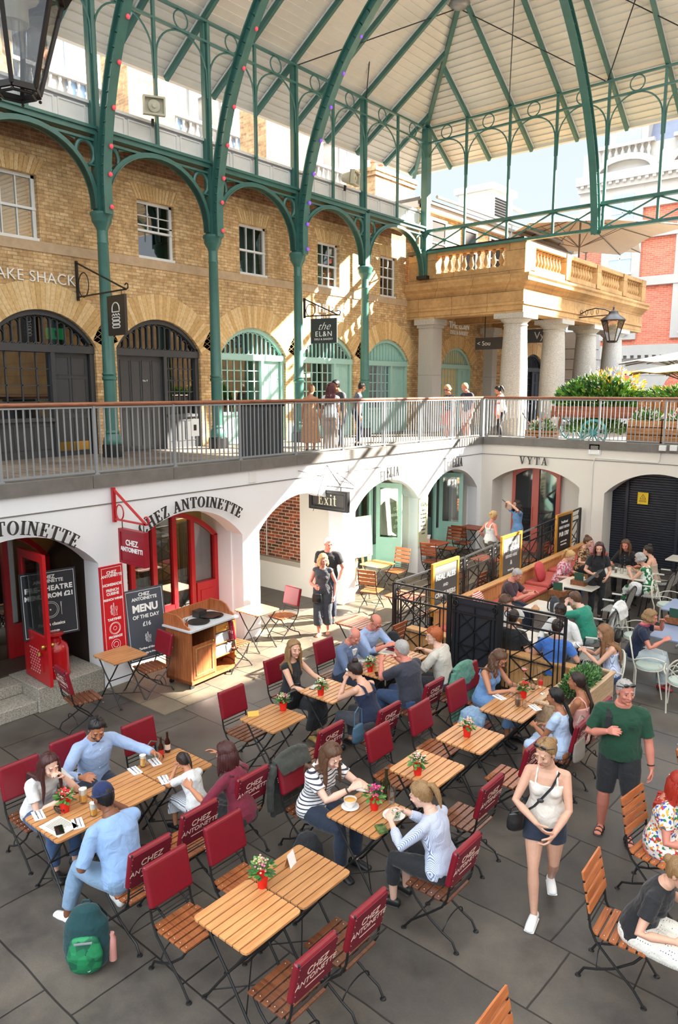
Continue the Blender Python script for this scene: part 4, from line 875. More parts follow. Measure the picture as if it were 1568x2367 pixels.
# ---- hanging signs and letters, upper level
m = MB(); addtext(m, 'SHAKE SHACK', .33, (XB+.03, 8.28, 7.18), (0, 1, 0), (1, 0, 0), LET, depth=.03, bold=-.004, align='CENTER', space=1.05); m.build('tmp')
bpy.data.objects['tmp'].name = 'wall_lettering'; tag(bpy.data.objects['wall_lettering'], 'white lettering SHAKE SHACK on the brick above the first shop front', 'lettering')
for y, l in ((18.2, 'behind the second hanging sign'), (26.05, 'under the portico')):
    m = MB(); addtext(m, 'THE EL&N', .34, (XB+.03, y, 7.28), (0, 1, 0), (1, 0, 0), LET, depth=.03, bold=.012); addtext(m, 'DELI & BAKERY', .2, (XB+.03, y, 7.0), (0, 1, 0), (1, 0, 0), LET, depth=.03, bold=.005)
    tag(m.build('wall_lettering'), 'white lettering THE EL&N DELI & BAKERY on the brick '+l, 'lettering')
def hang_bracket(name, lab, base, d, L, H, m_, ring=.13, cat='bracket'):   # base on wall, d direction
    base = V(base); d = V(d).normalized(); m = MB(); m.bar(base+V((0, 0, -H*.1)), base+V((0, 0, H)), .05, .05, m_)
    m.bar(base+V((0, 0, H*.95)), base+d*L, .03, .03, m_); m.bar(base, base+d*L, .03, .03, m_)
    m.tube([base+d*(ring+.05+ring*cos(2*pi*j/16))+V((0, 0, ring+.02+ring*1.2*sin(2*pi*j/16))) for j in range(17)], .012, m_, 5)
    m.tube([base+d*(L+.02+.06*sin(a))+V((0, 0, .06-.06*cos(a))) for a in np.linspace(-.5, 4.2, 9)], .014, m_, 5); return tag(m.build(name), lab, cat)
d = V((1, -.05, 0)).normalized(); B0 = V((XB+.05, 9.42, 6.85))
hang_bracket('sign_bracket', 'black scroll bracket holding the burger sign', B0, d, 1.98, .78, BLK, .22)
def flat_sign(name, lab, c, d, w_, h2, m_, group=None, cat='sign'):
    c = V(c); d = V(d).normalized(); n = V((d.y, -d.x, 0)); r = thing(name, lab, cat, (0, 0, 0))
    m = MB(); R = Mx((d, n, Z_)).transposed(); m.box(c, (w_, .06, h2), m_, R=R); m.build('board', r); return r, n, d, c
SGN = mat('sign_dark', (58, 52, 46), .5)
r, n, dd, c = flat_sign('hanging_sign', 'dark hanging sign with a white burger outline', B0+d*1.6+V((0, 0, -.5)), d, .68, .82, SGN)
m = MB(); o = c+n*.034; loop = lambda pts, cl=True: m.tube([o+dd*a+V((0, 0, b)) for a, b in (pts+[pts[0]] if cl else pts)], .013, LET, 5)
loop([(-.14, .07)]+[(-.14*cos(t), .13+.13*sin(t)) for t in np.linspace(0, pi, 9)]+[(.14, .07)])
loop([(-.15+.05*k, .03 if k % 2 else -.01) for k in range(7)], False)
for z in (-.07, -.15, -.23): loop([(-.12, z-.028), (.12, z-.028), (.15, z), (.12, z+.028), (-.12, z+.028), (-.15, z)])
m.build('burger_outline', r); m = MB(); [m.tube([c+dd*s+V((0, 0, .4)), c+dd*s+V((0, 0, .52))], .008, BLK, 5) for s in (-.2, .2)]; m.build('hook', r)
B0 = V((XC+.12, 15.95, 6.85)); d = V((1, .25, 0)).normalized()
hang_bracket('sign_bracket', 'black scroll bracket holding the bakery sign', B0, d, 1.05, .5, BLK, .14)
r, n, dd, c = flat_sign('hanging_sign', 'dark square hanging sign reading the EL&N DELI & BAKERY', B0+d*.62+V((0, 0, -.42)), d, .82, .68, mat('sign_green_black', (52, 58, 58), .5))
m = MB(); addtext(m, 'the', .3, c+n*.032+V((0, 0, .12)), dd, n, LET, depth=.008, shear=.5, bold=-.004); addtext(m, 'EL&N', .2, c+n*.032+V((0, 0, -.09)), dd, n, LET, depth=.008, space=1.2); addtext(m, 'DELI & BAKERY', .075, c+n*.032+V((0, 0, -.23)), dd, n, LET, depth=.008, space=1.15); m.build('lettering', r)
# signs under the portico
r, n, dd, c = flat_sign('hanging_sign', 'dark sign hanging under the portico, reading Sou with an arrow', (-12.9, 24.6, 6.45), (1, .1, 0), 1.9, .42, SGN)
m = MB(); addtext(m, '< Sou', .22, c+n*.034-dd*.62, dd, n, LET, depth=.008); m.build('lettering', r); m = MB(); [m.tube([c+dd*s+V((0, 0, .2)), c+dd*s+V((0, 0, 1.2))], .018, BLK, 6) for s in (-.6, .7)]; m.build('hanger', r)
r, n, dd, c = flat_sign('hanging_sign', 'dark grey VyTA sign under the portico', (-13.4, 29.5, 7.0), (1, .1, 0), 1.6, .55, mat('sign_grey', (86, 90, 94), .5))
m = MB(); addtext(m, 'VyTA', .42, c+n*.034, dd, n, LET, depth=.008); m.build('lettering', r)
# exit light inside first shop
m = MB(); m.b2((-16.2, 9.0, 5.95), (-16.15, 9.45, 6.2), EXG); m.b2((-16.148, 9.2, 6.0), (-16.14, 9.26, 6.15), LET); tag(m.build('exit_light'), 'green illuminated exit light behind the first fanlight', 'sign')
m = MB(); addtext(m, 'THE DOME BEER No 9' if 0 else 'PORK CHOPS BEER No 9'[:0]+'No 9', .07, (XB-.13, 11.25, 5.02), (0, 1, 0), (1, 0, 0), LET, depth=.004); tag(m.build('door_lettering'), 'tiny white lettering on the dark double doors', 'lettering')
# red drapery and flowers in the dark shop window
m = MB(); RC = mat('red_drape', (176, 24, 40), .7); GC = mat('gold_trim', (214, 190, 120), .5)
m.prism([(12.2, 5.55)]+[(12.55-.35*cos(t), 5.5-.28*sin(t)) for t in np.linspace(0, pi, 9)]+[(12.9, 5.55)], (XB-.3, 0, 0), Y_, Z_, (-.02, 0, 0), RC)
m.tube([(XB-.28, 12.55-.35*cos(t), 5.5-.29*sin(t)) for t in np.linspace(0, pi, 9)], .02, GC, 5); tag(m.build('red_swag'), 'red and gold swag hanging in the dark shop window', 'drapery')
# ================================================================== flower cart and crates on the far terrace
LF = [mat('leaf_%d' % i, c, .6) for i, c in enumerate([(60, 110, 40), (90, 150, 50), (36, 84, 36), (130, 170, 60)])]
FLW = [mat('bloom_%d' % i, c, .6) for i, c in enumerate([(245, 240, 225), (244, 190, 40), (220, 60, 60), (110, 130, 220), (240, 150, 170)])]
def foliage(o, rx, ry, rz, n, size, mats, rnd=random, name='foliage', parent=None, dome=True, build=True):
    m = MB(); o = V(o)
    for _ in range(n):
        while 1:
            p = V((rnd.uniform(-1, 1), rnd.uniform(-1, 1), rnd.uniform(-1, 1)))
            if p.length < 1 and (not dome or p.z > -.2) and p.length > .25: break
        d = (p+V((rnd.uniform(-.4, .4), rnd.uniform(-.4, .4), rnd.uniform(0, .6)))).normalized(); c = o+V((p.x*rx, p.y*ry, p.z*rz))
        s = size*rnd.uniform(.6, 1.3); sd = d.cross(V((rnd.uniform(-1, 1), rnd.uniform(-1, 1), rnd.uniform(-1, 1))))
        if sd.length < .1: sd = d.orthogonal()
        sd.normalize(); up_ = sd.cross(d)*.15
        m.add([c-d*s*.5, c+sd*s*.28+up_*s, c+d*s*.6, c-sd*s*.28+up_*s], [(0, 1, 2, 3)], rnd.choice(mats))
    return m.build(name, parent, auto=False) if build else m
CRT = wood('crate_wood', (196, 140, 88), (150, 98, 56), .6, axis='x', coat=0)
def crate(c, sx_, sy_, sz_, lab, pl=True):
    r = thing('planter_crate', lab, 'planter', c, group='wooden crates by the far railing'); m = MB()
    for k in range(4):
        z = sz_*k/4+.01
        for s in (-1, 1): m.b2((-sx_/2, s*sy_/2-.01, z), (sx_/2, s*sy_/2+.01, z+sz_/4-.025), CRT); m.b2((s*sx_/2-.01, -sy_/2, z), (s*sx_/2+.01, sy_/2, z+sz_/4-.025), CRT)
    m.b2((-sx_/2, -sy_/2, 0), (sx_/2, sy_/2, sz_*.8), mat('soil', (60, 44, 32), .9)); m.build('crate', r)
    if pl: foliage((0, 0, sz_), sx_*.5, sy_*.5, .28, 260, .12, LF[:2]+FLW[:1]*1, parent=r); foliage((0, 0, sz_+.08), sx_*.5, sy_*.5, .28, 60, .07, FLW, name='blossoms', parent=r)
crate((-8.85, 19.5, ZT), .8, .4, .4, 'small wooden crate of flowers, leftmost by the far railing'); crate((-6.0, 19.5, ZT), .85, .5, .75, 'slatted crate right of the teal cart wheel'); crate((-5.15, 19.5, ZT), .9, .5, .75, 'slatted crate under the tall pallet fence'); crate((-4.1, 19.5, ZT), .9, .5, .75, 'rightmost slatted crate at the frame edge')
r = thing('flower_cart', 'wooden flower cart with a teal spoked wheel behind the far railing', 'cart', (-7.4, 20.2, ZT)); TW = mat('teal_wheel', (70, 150, 150), .5); CW = wood('cart_wood', (150, 84, 52), (104, 54, 34), .6, axis='x', coat=0)
def wheel(x, y, z, R_):
    m = MB(); m.tube([(x+R_*cos(2*pi*j/24), y, z+R_*sin(2*pi*j/24)) for j in range(25)], .035, TW, 6)
    m.lathe([(0, -.08), (.07, -.08), (.07, .08), (0, .08)], (x, y, z), TW, 10, R=Mx.Rotation(pi/2, 3, 'X')); [m.bar((x, y, z), (x+R_*cos(2*pi*j/12), y, z+R_*sin(2*pi*j/12)), .03, .03, TW) for j in range(12)]; m.build('wheel', r)
wheel(.08, -.9, .36, .34); wheel(-.9, .2, .5, .42)
m = MB(); m.b2((-1.3, -.5, .75), (1.2, .5, .8), CW); [m.b2((-1.3, s*.5-.02, .8), (1.2, s*.5+.02, 1.05), CW) for s in (-1, 1)]; [m.bar((sx_, -.45, 0), (sx_+.2, -.45, .8), .06, .06, CW) for sx_ in (-1.2, .9)]; m.build('bed', r)
foliage((-.2, 0, 1.15), 1.25, .55, .75, 2200, .16, LF, parent=r); foliage((.2, 0, 1.55), .9, .4, .55, 380, .1, FLW[:2], name='blossoms', parent=r); foliage((-.1, -.2, .4), .9, .3, .35, 500, .13, LF, name='foliage', parent=r)
m = MB()
for k in range(5):
    for j in range(22): m.ell((-.4+.22*k+random.uniform(-.03, .03), -.1+random.uniform(-.03, .03), 1.6+.025*j+(.1 if k == 3 else 0)), .03*(1-j/26), FLW[(0, 0, 1, 3, 0)[k]], 6)
m.build('flower_spikes', r)
r = thing('pallet_planter', 'tall planter of upright boards with yellow green foliage at the far right', 'planter', (-4.9, 20.1, ZT)); m = MB()
for k in range(16): m.b2((-1.5+.2*k, -.2, .7), (-1.5+.2*k+.15, -.16, 1.28), CRT)
m.b2((-1.5, -.15, .7), (1.7, .4, 1.2), CRT); m.b2((-1.4, -.1, 0), (-1.3, .3, .7), CRT); m.b2((1.4, -.1, 0), (1.5, .3, .7), CRT); m.build('box', r); foliage((.1, .1, 1.35), 1.75, .35, .3, 1300, .13, [LF[1], LF[3], LF[0]], parent=r); foliage((.1, .1, 1.45), 1.7, .3, .25, 160, .09, FLW[1:3], name='blossoms', parent=r)
parasol((-8.2, 31, ZT), 2.6, 3.0, 0, 'white parasol over the avenue at the right edge', mat('white_canvas', (240, 238, 232), .8), 8, .2, .5); parasol((-7.4, 28, ZT), 2.2, 2.45, 0, 'yellow cream parasol just below the white one at the right edge', mat('yellow_canvas', (240, 205, 130), .8), 8, .2, .4)
# rope stands near the portico
for k, x in enumerate((-9.9, -8.9)):
    r = thing('rope_stand', 'white rope stand %s in front of the portico column' % ('left' if k == 0 else 'right'), 'stand', (x, 20.4, ZT)); MB().lathe([(.16, 0), (.16, .03), (.03, .05), (.025, .9), (.05, .95), (0, 1.0)], (0, 0, 0), WPT, 12).build('post', r)
m = MB(); m.tube([(-9.9+t, 20.4, ZT+.85-.5*sin(pi*t)) for t in np.linspace(0, 1, 11)], .02, LTB, 6); tag(m.build('rope'), 'dark rope slung between the two stands', 'rope')
# ================================================================== shop fronts and signs of the lower level
def arched_frame(name, lab, x, yc, hw, z0, zs, za, m_, posts, doors=(), glass=GLS, w_=.09, half=None, cat='shopfront'):
    r = thing(name, lab, cat, (0, 0, 0)); A = arcpts(yc, hw, zs, za, 24); B = arcpts(yc, hw-w_, zs, za-w_, 24); h = za-zs; R = (hw*hw+h*h)/(2*h)
    m = MB(); m.band(B, A, (x-.05, 0, 0), Y_, Z_, (.12, 0, 0), m_)
    for s in (-1, 1): m.b2((x-.05, yc+s*hw, z0), (x+.07, yc+s*(hw-w_), zs+.02), m_)
    m.build('frame', r); top = lambda y: za-w_-R+sqrt(max(0, R*R-(y-yc)**2))
    m = MB(); [m.b2((x-.04, y-.045, z0), (x+.06, y+.045, top(y)+.04), m_) for y in posts]
    m.build('mullion', r); m = MB(); m.prism(B+[(yc+hw-w_, z0), (yc-hw+w_, z0)], (x, 0, 0), Y_, Z_, (.006, 0, 0), glass); m.build('pane', r)
    return r, top
# first bistro arch: window jamb and open door
r, top = arched_frame('shopfront_frame', 'red arched frame of the first bistro entrance at the left edge', -11.75, 5.2, 1.1, .38, 2.0, 2.6, RED, [5.55])
m = MB(); m.b2((-11.74, 5.6, .38), (-11.7, 6.2, .95), RED); m.build('panel', r)
def leaf_door(name, lab, hinge, d, w_, z0, z1, m_, gz, cat='door', knobs=True, arch=False):
    r = thing(name, lab, cat, (0, 0, 0)); h = V(hinge); d = V(d).normalized(); n = V((d.y, -d.x, 0)); R = Mx((d, n, Z_)).transposed()
    P = lambda s, z, t=0: h+d*s+V((0, 0, z))+n*t; m = MB()
    m.bar(P(.05, z0), P(.05, z1), .1, .05, m_, upv=n); m.bar(P(w_-.05, z0), P(w_-.05, z1), .1, .05, m_, upv=n)
    m.box(P(w_/2, z1-.06), (w_-.15, .05, .12), m_, R=R); m.box(P(w_/2, (z0+gz)/2), (w_-.15, .045, gz-z0), m_, R=R); m.build('leaf', r)
    m = MB(); m.box(P(w_/2, z0+(gz-z0)*.5, .028), (w_*.55, .012, (gz-z0)*.5), m_, R=R); m.box(P(w_/2, z0+(gz-z0)*.5, -.028), (w_*.55, .012, (gz-z0)*.5), m_, R=R); m.build('panel', r)
    m = MB(); m.box(P(w_/2, (gz+z1)/2), (w_-.2, .008, z1-gz-.1), GLS, R=R); m.build('glass', r)
    if knobs:
        for s in (-1, 1): m = MB(); m.ell(P(w_-.06, gz-.12, s*.07), .035, BRS, 12); m.tube([P(w_-.06, gz-.12, 0), P(w_-.06, gz-.12, s*.06)], .012, BRS, 6); m.build('door_knob', r)
    return r, P, R, n
r, P, R, n = leaf_door('open_door', 'red glazed door standing open over the steps, left of the first chalkboard', (-10.84, 5.36, 0), (.86, -.06, 0), .84, .4, 2.42, RED, 1.15)
r.location.z = 0
m = MB()
for i in range(5):
    for j in range(9): m.box(P(.24+.07*i+(.03 if j % 2 else 0), .55+.045*j, .035), (.03, .008, .022), mat('grille_pink', (220, 150, 150), .6), R=R)
m.build('grille', r); m = MB(); m.lathe([(0, 0), (.03, .0), (.02, .05), (.0, .06)], P(.66, .88, .08), BRS, 10); m.build('bell', r)
# second arch: glazed front with four panes and a door
r, top = arched_frame('shopfront_frame', 'red arched shopfront with tall panes behind the serving cart', -10.9, CH[2], 1.26, .3, 2.02, 2.6, RED, [7.38, 7.85, 8.3, 8.72])
m = MB(); [m.b2((-10.92, a, .3), (-10.84, b, .85), RED) for a, b in ((6.9, 7.35), (7.4, 7.82), (7.88, 8.27))]; m.b2((-10.92, 8.78, .3), (-10.82, 9.25, 1.15), RED); m.b2((-10.82, 8.86, .45), (-10.805, 9.17, 1.0), RED); m.build('panel', r)
m = MB(); LCE = mat('lace_curtain', (226, 222, 214), .9, alpha=.8); [m.b2((-11.0, a, .85), (-10.99, b, 1.45), LCE) for a, b in ((6.9, 7.35), (7.4, 7.82), (8.34, 8.68), (8.8, 9.2))]; m.build('lace_curtain', r)
for k, (y, z) in enumerate(((8.5, 2.2),)):
    m = MB(); m.ell((-11.9, y, z), .11, GLB, 14); m.tube([(-11.9, y, z+.1), (-11.9, y, 2.75)], .008, BLK, 5); tag(m.build('globe_lamp'), 'round yellow globe lamp glowing behind the red shopfront', 'lamp')
m = MB(); m.lathe([(.1, 0), (.16, 0), (.12, .2), (.1, .2)], (-12.6, 5.55, 2.05), WRM, 14); m.tube([(-12.6, 5.55, 2.2), (-12.6, 5.55, 2.75)], .008, BLK, 5); tag(m.build('shaded_lamp'), 'small yellow shaded lamp inside the first bistro arch', 'lamp')
m = MB(); PIC = mat('picture_frame', (70, 50, 40), .5)
for k, (y, z) in enumerate(((8.95, 2.0), (9.15, 1.6), (8.9, 1.65))): tag(MB().b2((-13.98, y-.12, z-.15), (-13.95, y+.12, z+.15), PIC).build('picture'), 'small dark framed picture on the cream bistro wall', 'picture', 'pictures on the bistro wall')
for k in range(2): 
    m = MB(); m.b2((-12.6, 7.0+1.0*k, .95), (-12.0, 7.7+1.0*k, 1.0), WPT); m.tube([(-12.3, 7.35+k, .3), (-12.3, 7.35+k, .95)], .03, BLK, 8); tag(m.build('indoor_table'), 'small white topped table inside the red bistro front', 'table', 'tables inside the bistro')
# Elia arches: teal frames and open doors
def tealfront(yc, lab, lab2, sg, dy):
    r, top = arched_frame('shopfront_frame', lab, -10.98, yc, 1.26, .42, 2.02, 2.6, TED, [yc-.45, yc+.35])
    m = MB(); m.b2((-11.0, yc-1.15, .42), (-10.92, yc-.5, .95), TED); m.b2((-11.0, yc+.4, .42), (-10.92, yc+1.1, .95), TED); m.build('panel', r)
    leaf_door('open_door', lab2, (-10.93, yc+.55, 0), (.6, .22, 0), .66, .42, 2.52, TED, 1.15, knobs=False)
tealfront(CH[4], 'pale teal arched shopfront behind the sunlit sage menu boards', 'pale teal door standing open behind the sunlit slatted table', 1, 0)
tealfront(CH[5], 'pale teal arched shopfront nearest the court corner', 'pale teal door standing open in the arch nearest the corner', 1, 0)
# far wall: pink framed double door
r = thing('double_door', 'terracotta pink framed glass double door under the VYTA lettering', 'door', (0, 0, 0)); x0, x1, y_ = -9.42, -8.02, YF+.5; FL_ = fz(YF); xm = (x0+x1)/2; m = MB()
A = [(xm+(x1-xm)*u, FL_+2.22+.22*(1-u*u)) for u in np.linspace(-1, 1, 13)]; B = [(xm+(x1-xm-.08)*u, z-.09) for u, (q, z) in zip(np.linspace(-1, 1, 13), A)]
m.band(B, A, (0, y_-.03, 0), X_, Z_, (0, .08, 0), PNK); m.b2((x0, y_-.03, FL_), (x0+.1, y_+.05, FL_+2.24), PNK); m.b2((x1-.1, y_-.03, FL_), (x1, y_+.05, FL_+2.24), PNK); m.b2((xm-.1, y_-.04, FL_), (xm+.1, y_+.05, FL_+2.4), PNK); m.b2((x0, y_-.03, FL_), (x1, y_+.05, FL_+.3), PNK); m.build('frame', r)
m = MB(); m.prism(B+[(x1-.08, FL_+.3), (x0+.08, FL_+.3)], (0, y_, 0), X_, Z_, (0, .006, 0), mat('dark_mirror_glass', (40, 44, 48), .05, spec=.9)); m.build('glass', r)
m = MB(); m.tube([(xm-.06, y_-.06, FL_+.9), (xm-.06, y_-.06, FL_+1.3)], .012, PNK, 6); m.build('handle', r)
# roller shutter
r = thing('roller_shutter', 'dark grey roller shutter closing the arch at the right of the far wall', 'shutter', (0, 0, 0)); SH = mat('shutter_grey', (58, 62, 70), .4, metal=.5); m = MB()
for k in range(42): m.prism([(0, .002), (.02, .012), (.02, .05), (0, .06)], (-6.72, YF+.62, fz(YF)+.0+.062*k), (0, -1, 0), Z_, (4.0, 0, 0), SH)
m.b2((-6.72, YF+.62, 0), (-2.7, YF+.66, 2.95), SH); m.build('slats', r); m = MB(); [m.b2((x, YF+.56, 0), (x+.07, YF+.62, 2.8), SH) for x in (-6.3, -5.05)]; m.build('rail', r)
WY = mat('warning_yellow', (240, 200, 30), .5); r = thing('warning_sign', 'yellow warning sign with a triangle on the dark shutter', 'sign', (0, 0, 0)); c = ony(1487, 1152, YF+.55)
MB().b2((c.x-.13, c.y-.01, c.z-.15), (c.x+.13, c.y, c.z+.15), WY).build('plate', r); m = MB(); t_ = [(-.08, -.02), (.08, -.02), (0, .11)]; ti = [(-.06, -.008), (.06, -.008), (0, .09)]
m.band([ti[0], ti[1], ti[2], ti[0]], [t_[0], t_[1], t_[2], t_[0]], (c.x, c.y-.012, c.z), X_, Z_, (0, .002, 0), LTB); m.prism([(-.012, .01), (.012, .01), (.0, .06)], (c.x, c.y-.012, c.z), X_, Z_, (0, .002, 0), LTB); [m.b2((c.x-.09, c.y-.013, c.z-.06-.03*k), (c.x+.09, c.y-.01, c.z-.05-.03*k), LTB) for k in range(2)]; m.build('pictogram', r)
# wall bits
m = MB(); c = ony(1376, 1038, YF); m.b2((c.x-.16, YF-.03, c.z-.14), (c.x+.16, YF, c.z+.14), WPT); m.band([(c.x-.1, c.z-.09), (c.x+.1, c.z-.09), (c.x+.1, c.z+.09), (c.x-.1, c.z+.09), (c.x-.1, c.z-.09)], [(c.x-.13, c.z-.12), (c.x+.13, c.z-.12), (c.x+.13, c.z+.12), (c.x-.13, c.z+.12), (c.x-.13, c.z-.12)], (0, YF-.05, 0), X_, Z_, (0, .02, 0), WHT); tag(m.build('wall_plaque'), 'white square moulded plaque on the far wall under the flower cart', 'plaque')
for k, px in enumerate((1535, 1560)):
    c = ony(px, 1036, YF); tag(MB().b2((c.x-.08, YF-.12, c.z-.06), (c.x+.08, YF, c.z+.07), WPT).build('junction_box', bevel=.01), 'small white box under the far coping, %s of two' % ('left' if k == 0 else 'right'), 'box')
c1 = ony(1372, 1070, YF); c2 = ony(1378, 1058, YF); c3 = ony(1522, 1066, YF); c4 = ony(1527, 1046, YF); m = MB(); m.tube([(c1.x, YF-.02, .4), (c1.x, YF-.02, c1.z), (c2.x, YF-.02, c2.z), (c3.x, YF-.02, c2.z-.03), (c4.x, YF-.02, c2.z+.02), (c4.x, YF-.02, c4.z)], .012, WPT, 6); tag(m.build('conduit_pipe'), 'thin white conduit running across the far wall between the arches', 'pipe')
for i, px in enumerate((583, 812, 985)): 
    c = onx(px, (1103, 1083, 1058)[i], XW); tag(MB().b2((XW, c.y-.09, c.z-.1), (XW+.015, c.y+.09, c.z+.1), WPT).build('wall_hatch'), 'small white square cover on the left wall, %s from the left' % ordn[i], 'cover')
# lettering over the arches
def archletters(lab, s, yc, R, zc, size, a=0.):
    m = MB(); F = (XW+.1, yc, zc-0); serif(m, s, size, F, (0, 1, 0), (1, 0, 0), LTB, depth=.025, arc=R, sp=.08); tag(m.build('arch_lettering'), lab, 'lettering')
archletters('curved dark lettering TOINETTE over the bistro arch at the left edge', 'CHEZ ANTOINETTE', 4.72, 1.9, 2.79, .2)
archletters('curved dark lettering CHEZ ANTOINETTE over the red shopfront', 'CHEZ ANTOINETTE', 8.12, 1.9, 2.77, .19)
for yc, l in ((14.06, 'over the arch with the sunlit menu boards'), (17.0, 'over the arch nearest the corner')):
    m = MB(); serif(m, 'ELIA', .23, (XW+.09, yc+.02, 2.78), (0, 1, 0), (1, 0, 0), LTB, depth=.02, wscale=.8); tag(m.build('arch_lettering'), 'small dark lettering ELIA '+l, 'lettering')
m = MB(); serif(m, 'VYTA', .2, (-8.55, YF-.06, 2.82), (1, 0, 0), (0, -1, 0), LTB, depth=.02, sp=.25); tag(m.build('arch_lettering'), 'dark lettering VYTA over the pink framed door', 'lettering')
# red hanging sign
d = V((1, 0, 0)); B0 = V((XW+.05, 6.58, 2.78)); RDM2 = RDM
hang_bracket('sign_bracket', 'red triangular bracket with a ring holding the bistro sign', B0, d, .82, .5, RED, .1)
r = thing('hanging_sign', 'dark red hanging sign reading CHEZ ANTOINETTE', 'sign', (0, 0, 0)); c = B0+d*.48+V((0, 0, -.4)); m = MB(); m.box(c, (.66, .06, .54), RDM); m.build('board', r)
m = MB(); m.band([(-.29, -.23), (.29, -.23), (.29, .23), (-.29, .23), (-.29, -.23)], [(-.335, -.275), (.335, -.275), (.335, .275), (-.335, .275), (-.335, -.275)], c+V((0, -.045, 0)), X_, Z_, (0, .09, 0), RDM); m.build('rim', r)
m = MB(); addtext(m, 'CHEZ', .125, c+V((0, -.034, .065)), (1, 0, 0), (0, -1, 0), LET, depth=.006, bold=.003); addtext(m, 'ANTOINETTE', .1, c+V((0, -.034, -.045)), (1, 0, 0), (0, -1, 0), LET, depth=.006, bold=.003); m.build('lettering', r)
m = MB(); [m.tube([c+d*s+V((0, 0, .27)), c+d*s+V((0, 0, .4))], .008, BLK, 5) for s in (-.28, .28)]; m.build('chain', r)
# exit sign with wire bracket
r = thing('hanging_sign', 'dark framed hanging sign reading Exit in cream letters', 'sign', (0, 0, 0)); EXB = mat('exit_board', (70, 68, 66), .35); c = V((XW+.06, 11.8, 2.48)); m = MB(); m.box(c, (.98, .05, .36), EXB); m.build('board', r)
m = MB(); q = lambda a, b: [(-a, -b), (a, -b), (a, b), (-a, b), (-a, -b)]; m.band(q(.44, .13), q(.54, .22), c+V((0, -.04, 0)), X_, Z_, (0, .08, 0), BLK); m.band(q(.47, .16), q(.49, .18), c+V((0, -.048, 0)), X_, Z_, (0, .096, 0), EXB); m.build('rim', r)
m = MB(); F = c+V((0, -.03, -.085)); serif(m, 'E', .25, F+V((-.2, 0, -.02)), (1, 0, 0), (0, -1, 0), mat('cream_letters', (228, 222, 190), .5), depth=.006, wscale=.8); serif(m, 'xit', .25, F+V((.07, 0, -.02)), (1, 0, 0), (0, -1, 0), mat('cream_letters'), depth=.006, wscale=1.1); m.build('lettering', r)
m = MB(); T_ = V((XW+.68, 11.8, 2.78)); H1 = V((XW+.0, 11.8, 3.22)); m.tube([(XW-.0, 11.8, 2.78), T_+V((.05, 0, 0)), T_+V((.08, 0, .05)), T_+V((.0, 0, .1))], .01, BLK, 6); m.tube([T_+V((0, 0, .1)), H1], .007, BLK, 5)
m.tube([H1, (XW+.01, 11.35, 2.3)], .006, BLK, 5); m.tube([H1, (XW+.01, 12.25, 2.75)], .006, BLK, 5); m.tube([T_+V((0, 0, .1)), (XW+.01, 10.9, 3.18)], .006, BLK, 5); [m.tube([c+V((s, 0, .2)), c+V((s, 0, .3))], .012, BLK, 6) for s in (-.33, .33)]; m.build('bracket', r)
# boards
def board(name, lab, c, u, n, w_, h2, m_, lines, tm=LET, fr=None, cat='board', sh=0, edge=None):
    r = thing(name, lab, cat, (0, 0, 0)); c = V(c); u = V(u).normalized(); n = V(n).normalized(); v = n.cross(u); R = Mx((u, v, n)).transposed()
    MB().box(c, (w_, h2, .03), m_, R=R).build('board', r)
    if fr:
        m = MB(); q = lambda a, b: [(-a, -b), (a, -b), (a, b), (-a, b), (-a, -b)]; m.band(q(w_/2-.01, h2/2-.01), q(w_/2+fr[1], h2/2+fr[1]), c-n*.02, u, v, n*.05, fr[0]); m.build('frame', r)
    if edge:
        m = MB(); a, b = w_/2-.03, h2/2-.03; m.band(q_(a-.006, b-.006), q_(a, b), c+n*.0155, u, v, n*.002, edge); m.build('border', r)
    if lines:
        m = MB()
        for (s, z, sz, *k) in lines:
            kw = dict(depth=.003, bold=.002); 
            if k: kw.update(k[0])
            if callable(s): s(m, c+n*.017+v*z, u, v, n, sz)
            else: addtext(m, s, sz, c+n*.017+v*z, u, n, tm, **kw)
        m.build('lettering', r)
    return r
q_ = lambda a, b: [(-a, -b), (a, -b), (a, b), (-a, b), (-a, -b)]
def circ(mt_, rr=(1, .8), w_=.006, fork=True):
    def f(m, o, u, v, n, s):
        for k in rr: m.tube([o+u*s*k*cos(t)+v*s*k*sin(t) for t in np.linspace(0, 2*pi, 25)], w_/2, mt_, 4)
        if fork:
            for sd in (-1, 1): m.tube([o+u*s*1.3*sd-v*s*.8, o+u*s*1.3*sd+v*s*.1, o+u*s*(1.3*sd+.06)+v*s*.8, o+u*s*(1.3*sd-.08)+v*s*.8, o+u*s*1.3*sd+v*s*.1], w_/2, mt_, 4)
            for t in np.linspace(0, 2*pi, 7)[:-1]: m.tube([o, o+u*s*.12*cos(t)+v*s*.12*sin(t)], w_/2, mt_, 4)
    return f
def bottle_art(mt_, sc=1):
    def f(m, o, u, v, n, s):
        L_ = lambda P: m.tube([o+u*s*a+v*s*b for a, b in P], .003, mt_, 4)
        L_([(-.1, -1), (-.1, .1), (-.03, .4), (-.03, .9), (.06, .9), (.06, .4), (.13, .1), (.13, -1), (-.1, -1)]); L_([(.35, -1), (.55, -1), (.45, -.95), (.45, -.4), (.33, -.1), (.33, .3), (.57, .3), (.57, -.1), (.45, -.4)])
        for k in range(7): L_([(-.35+.11*cos(t)-.05*(k % 3), -.7+.25*k*.8+.11*sin(t)) for t in np.linspace(0, 2*pi, 9)])
    return f
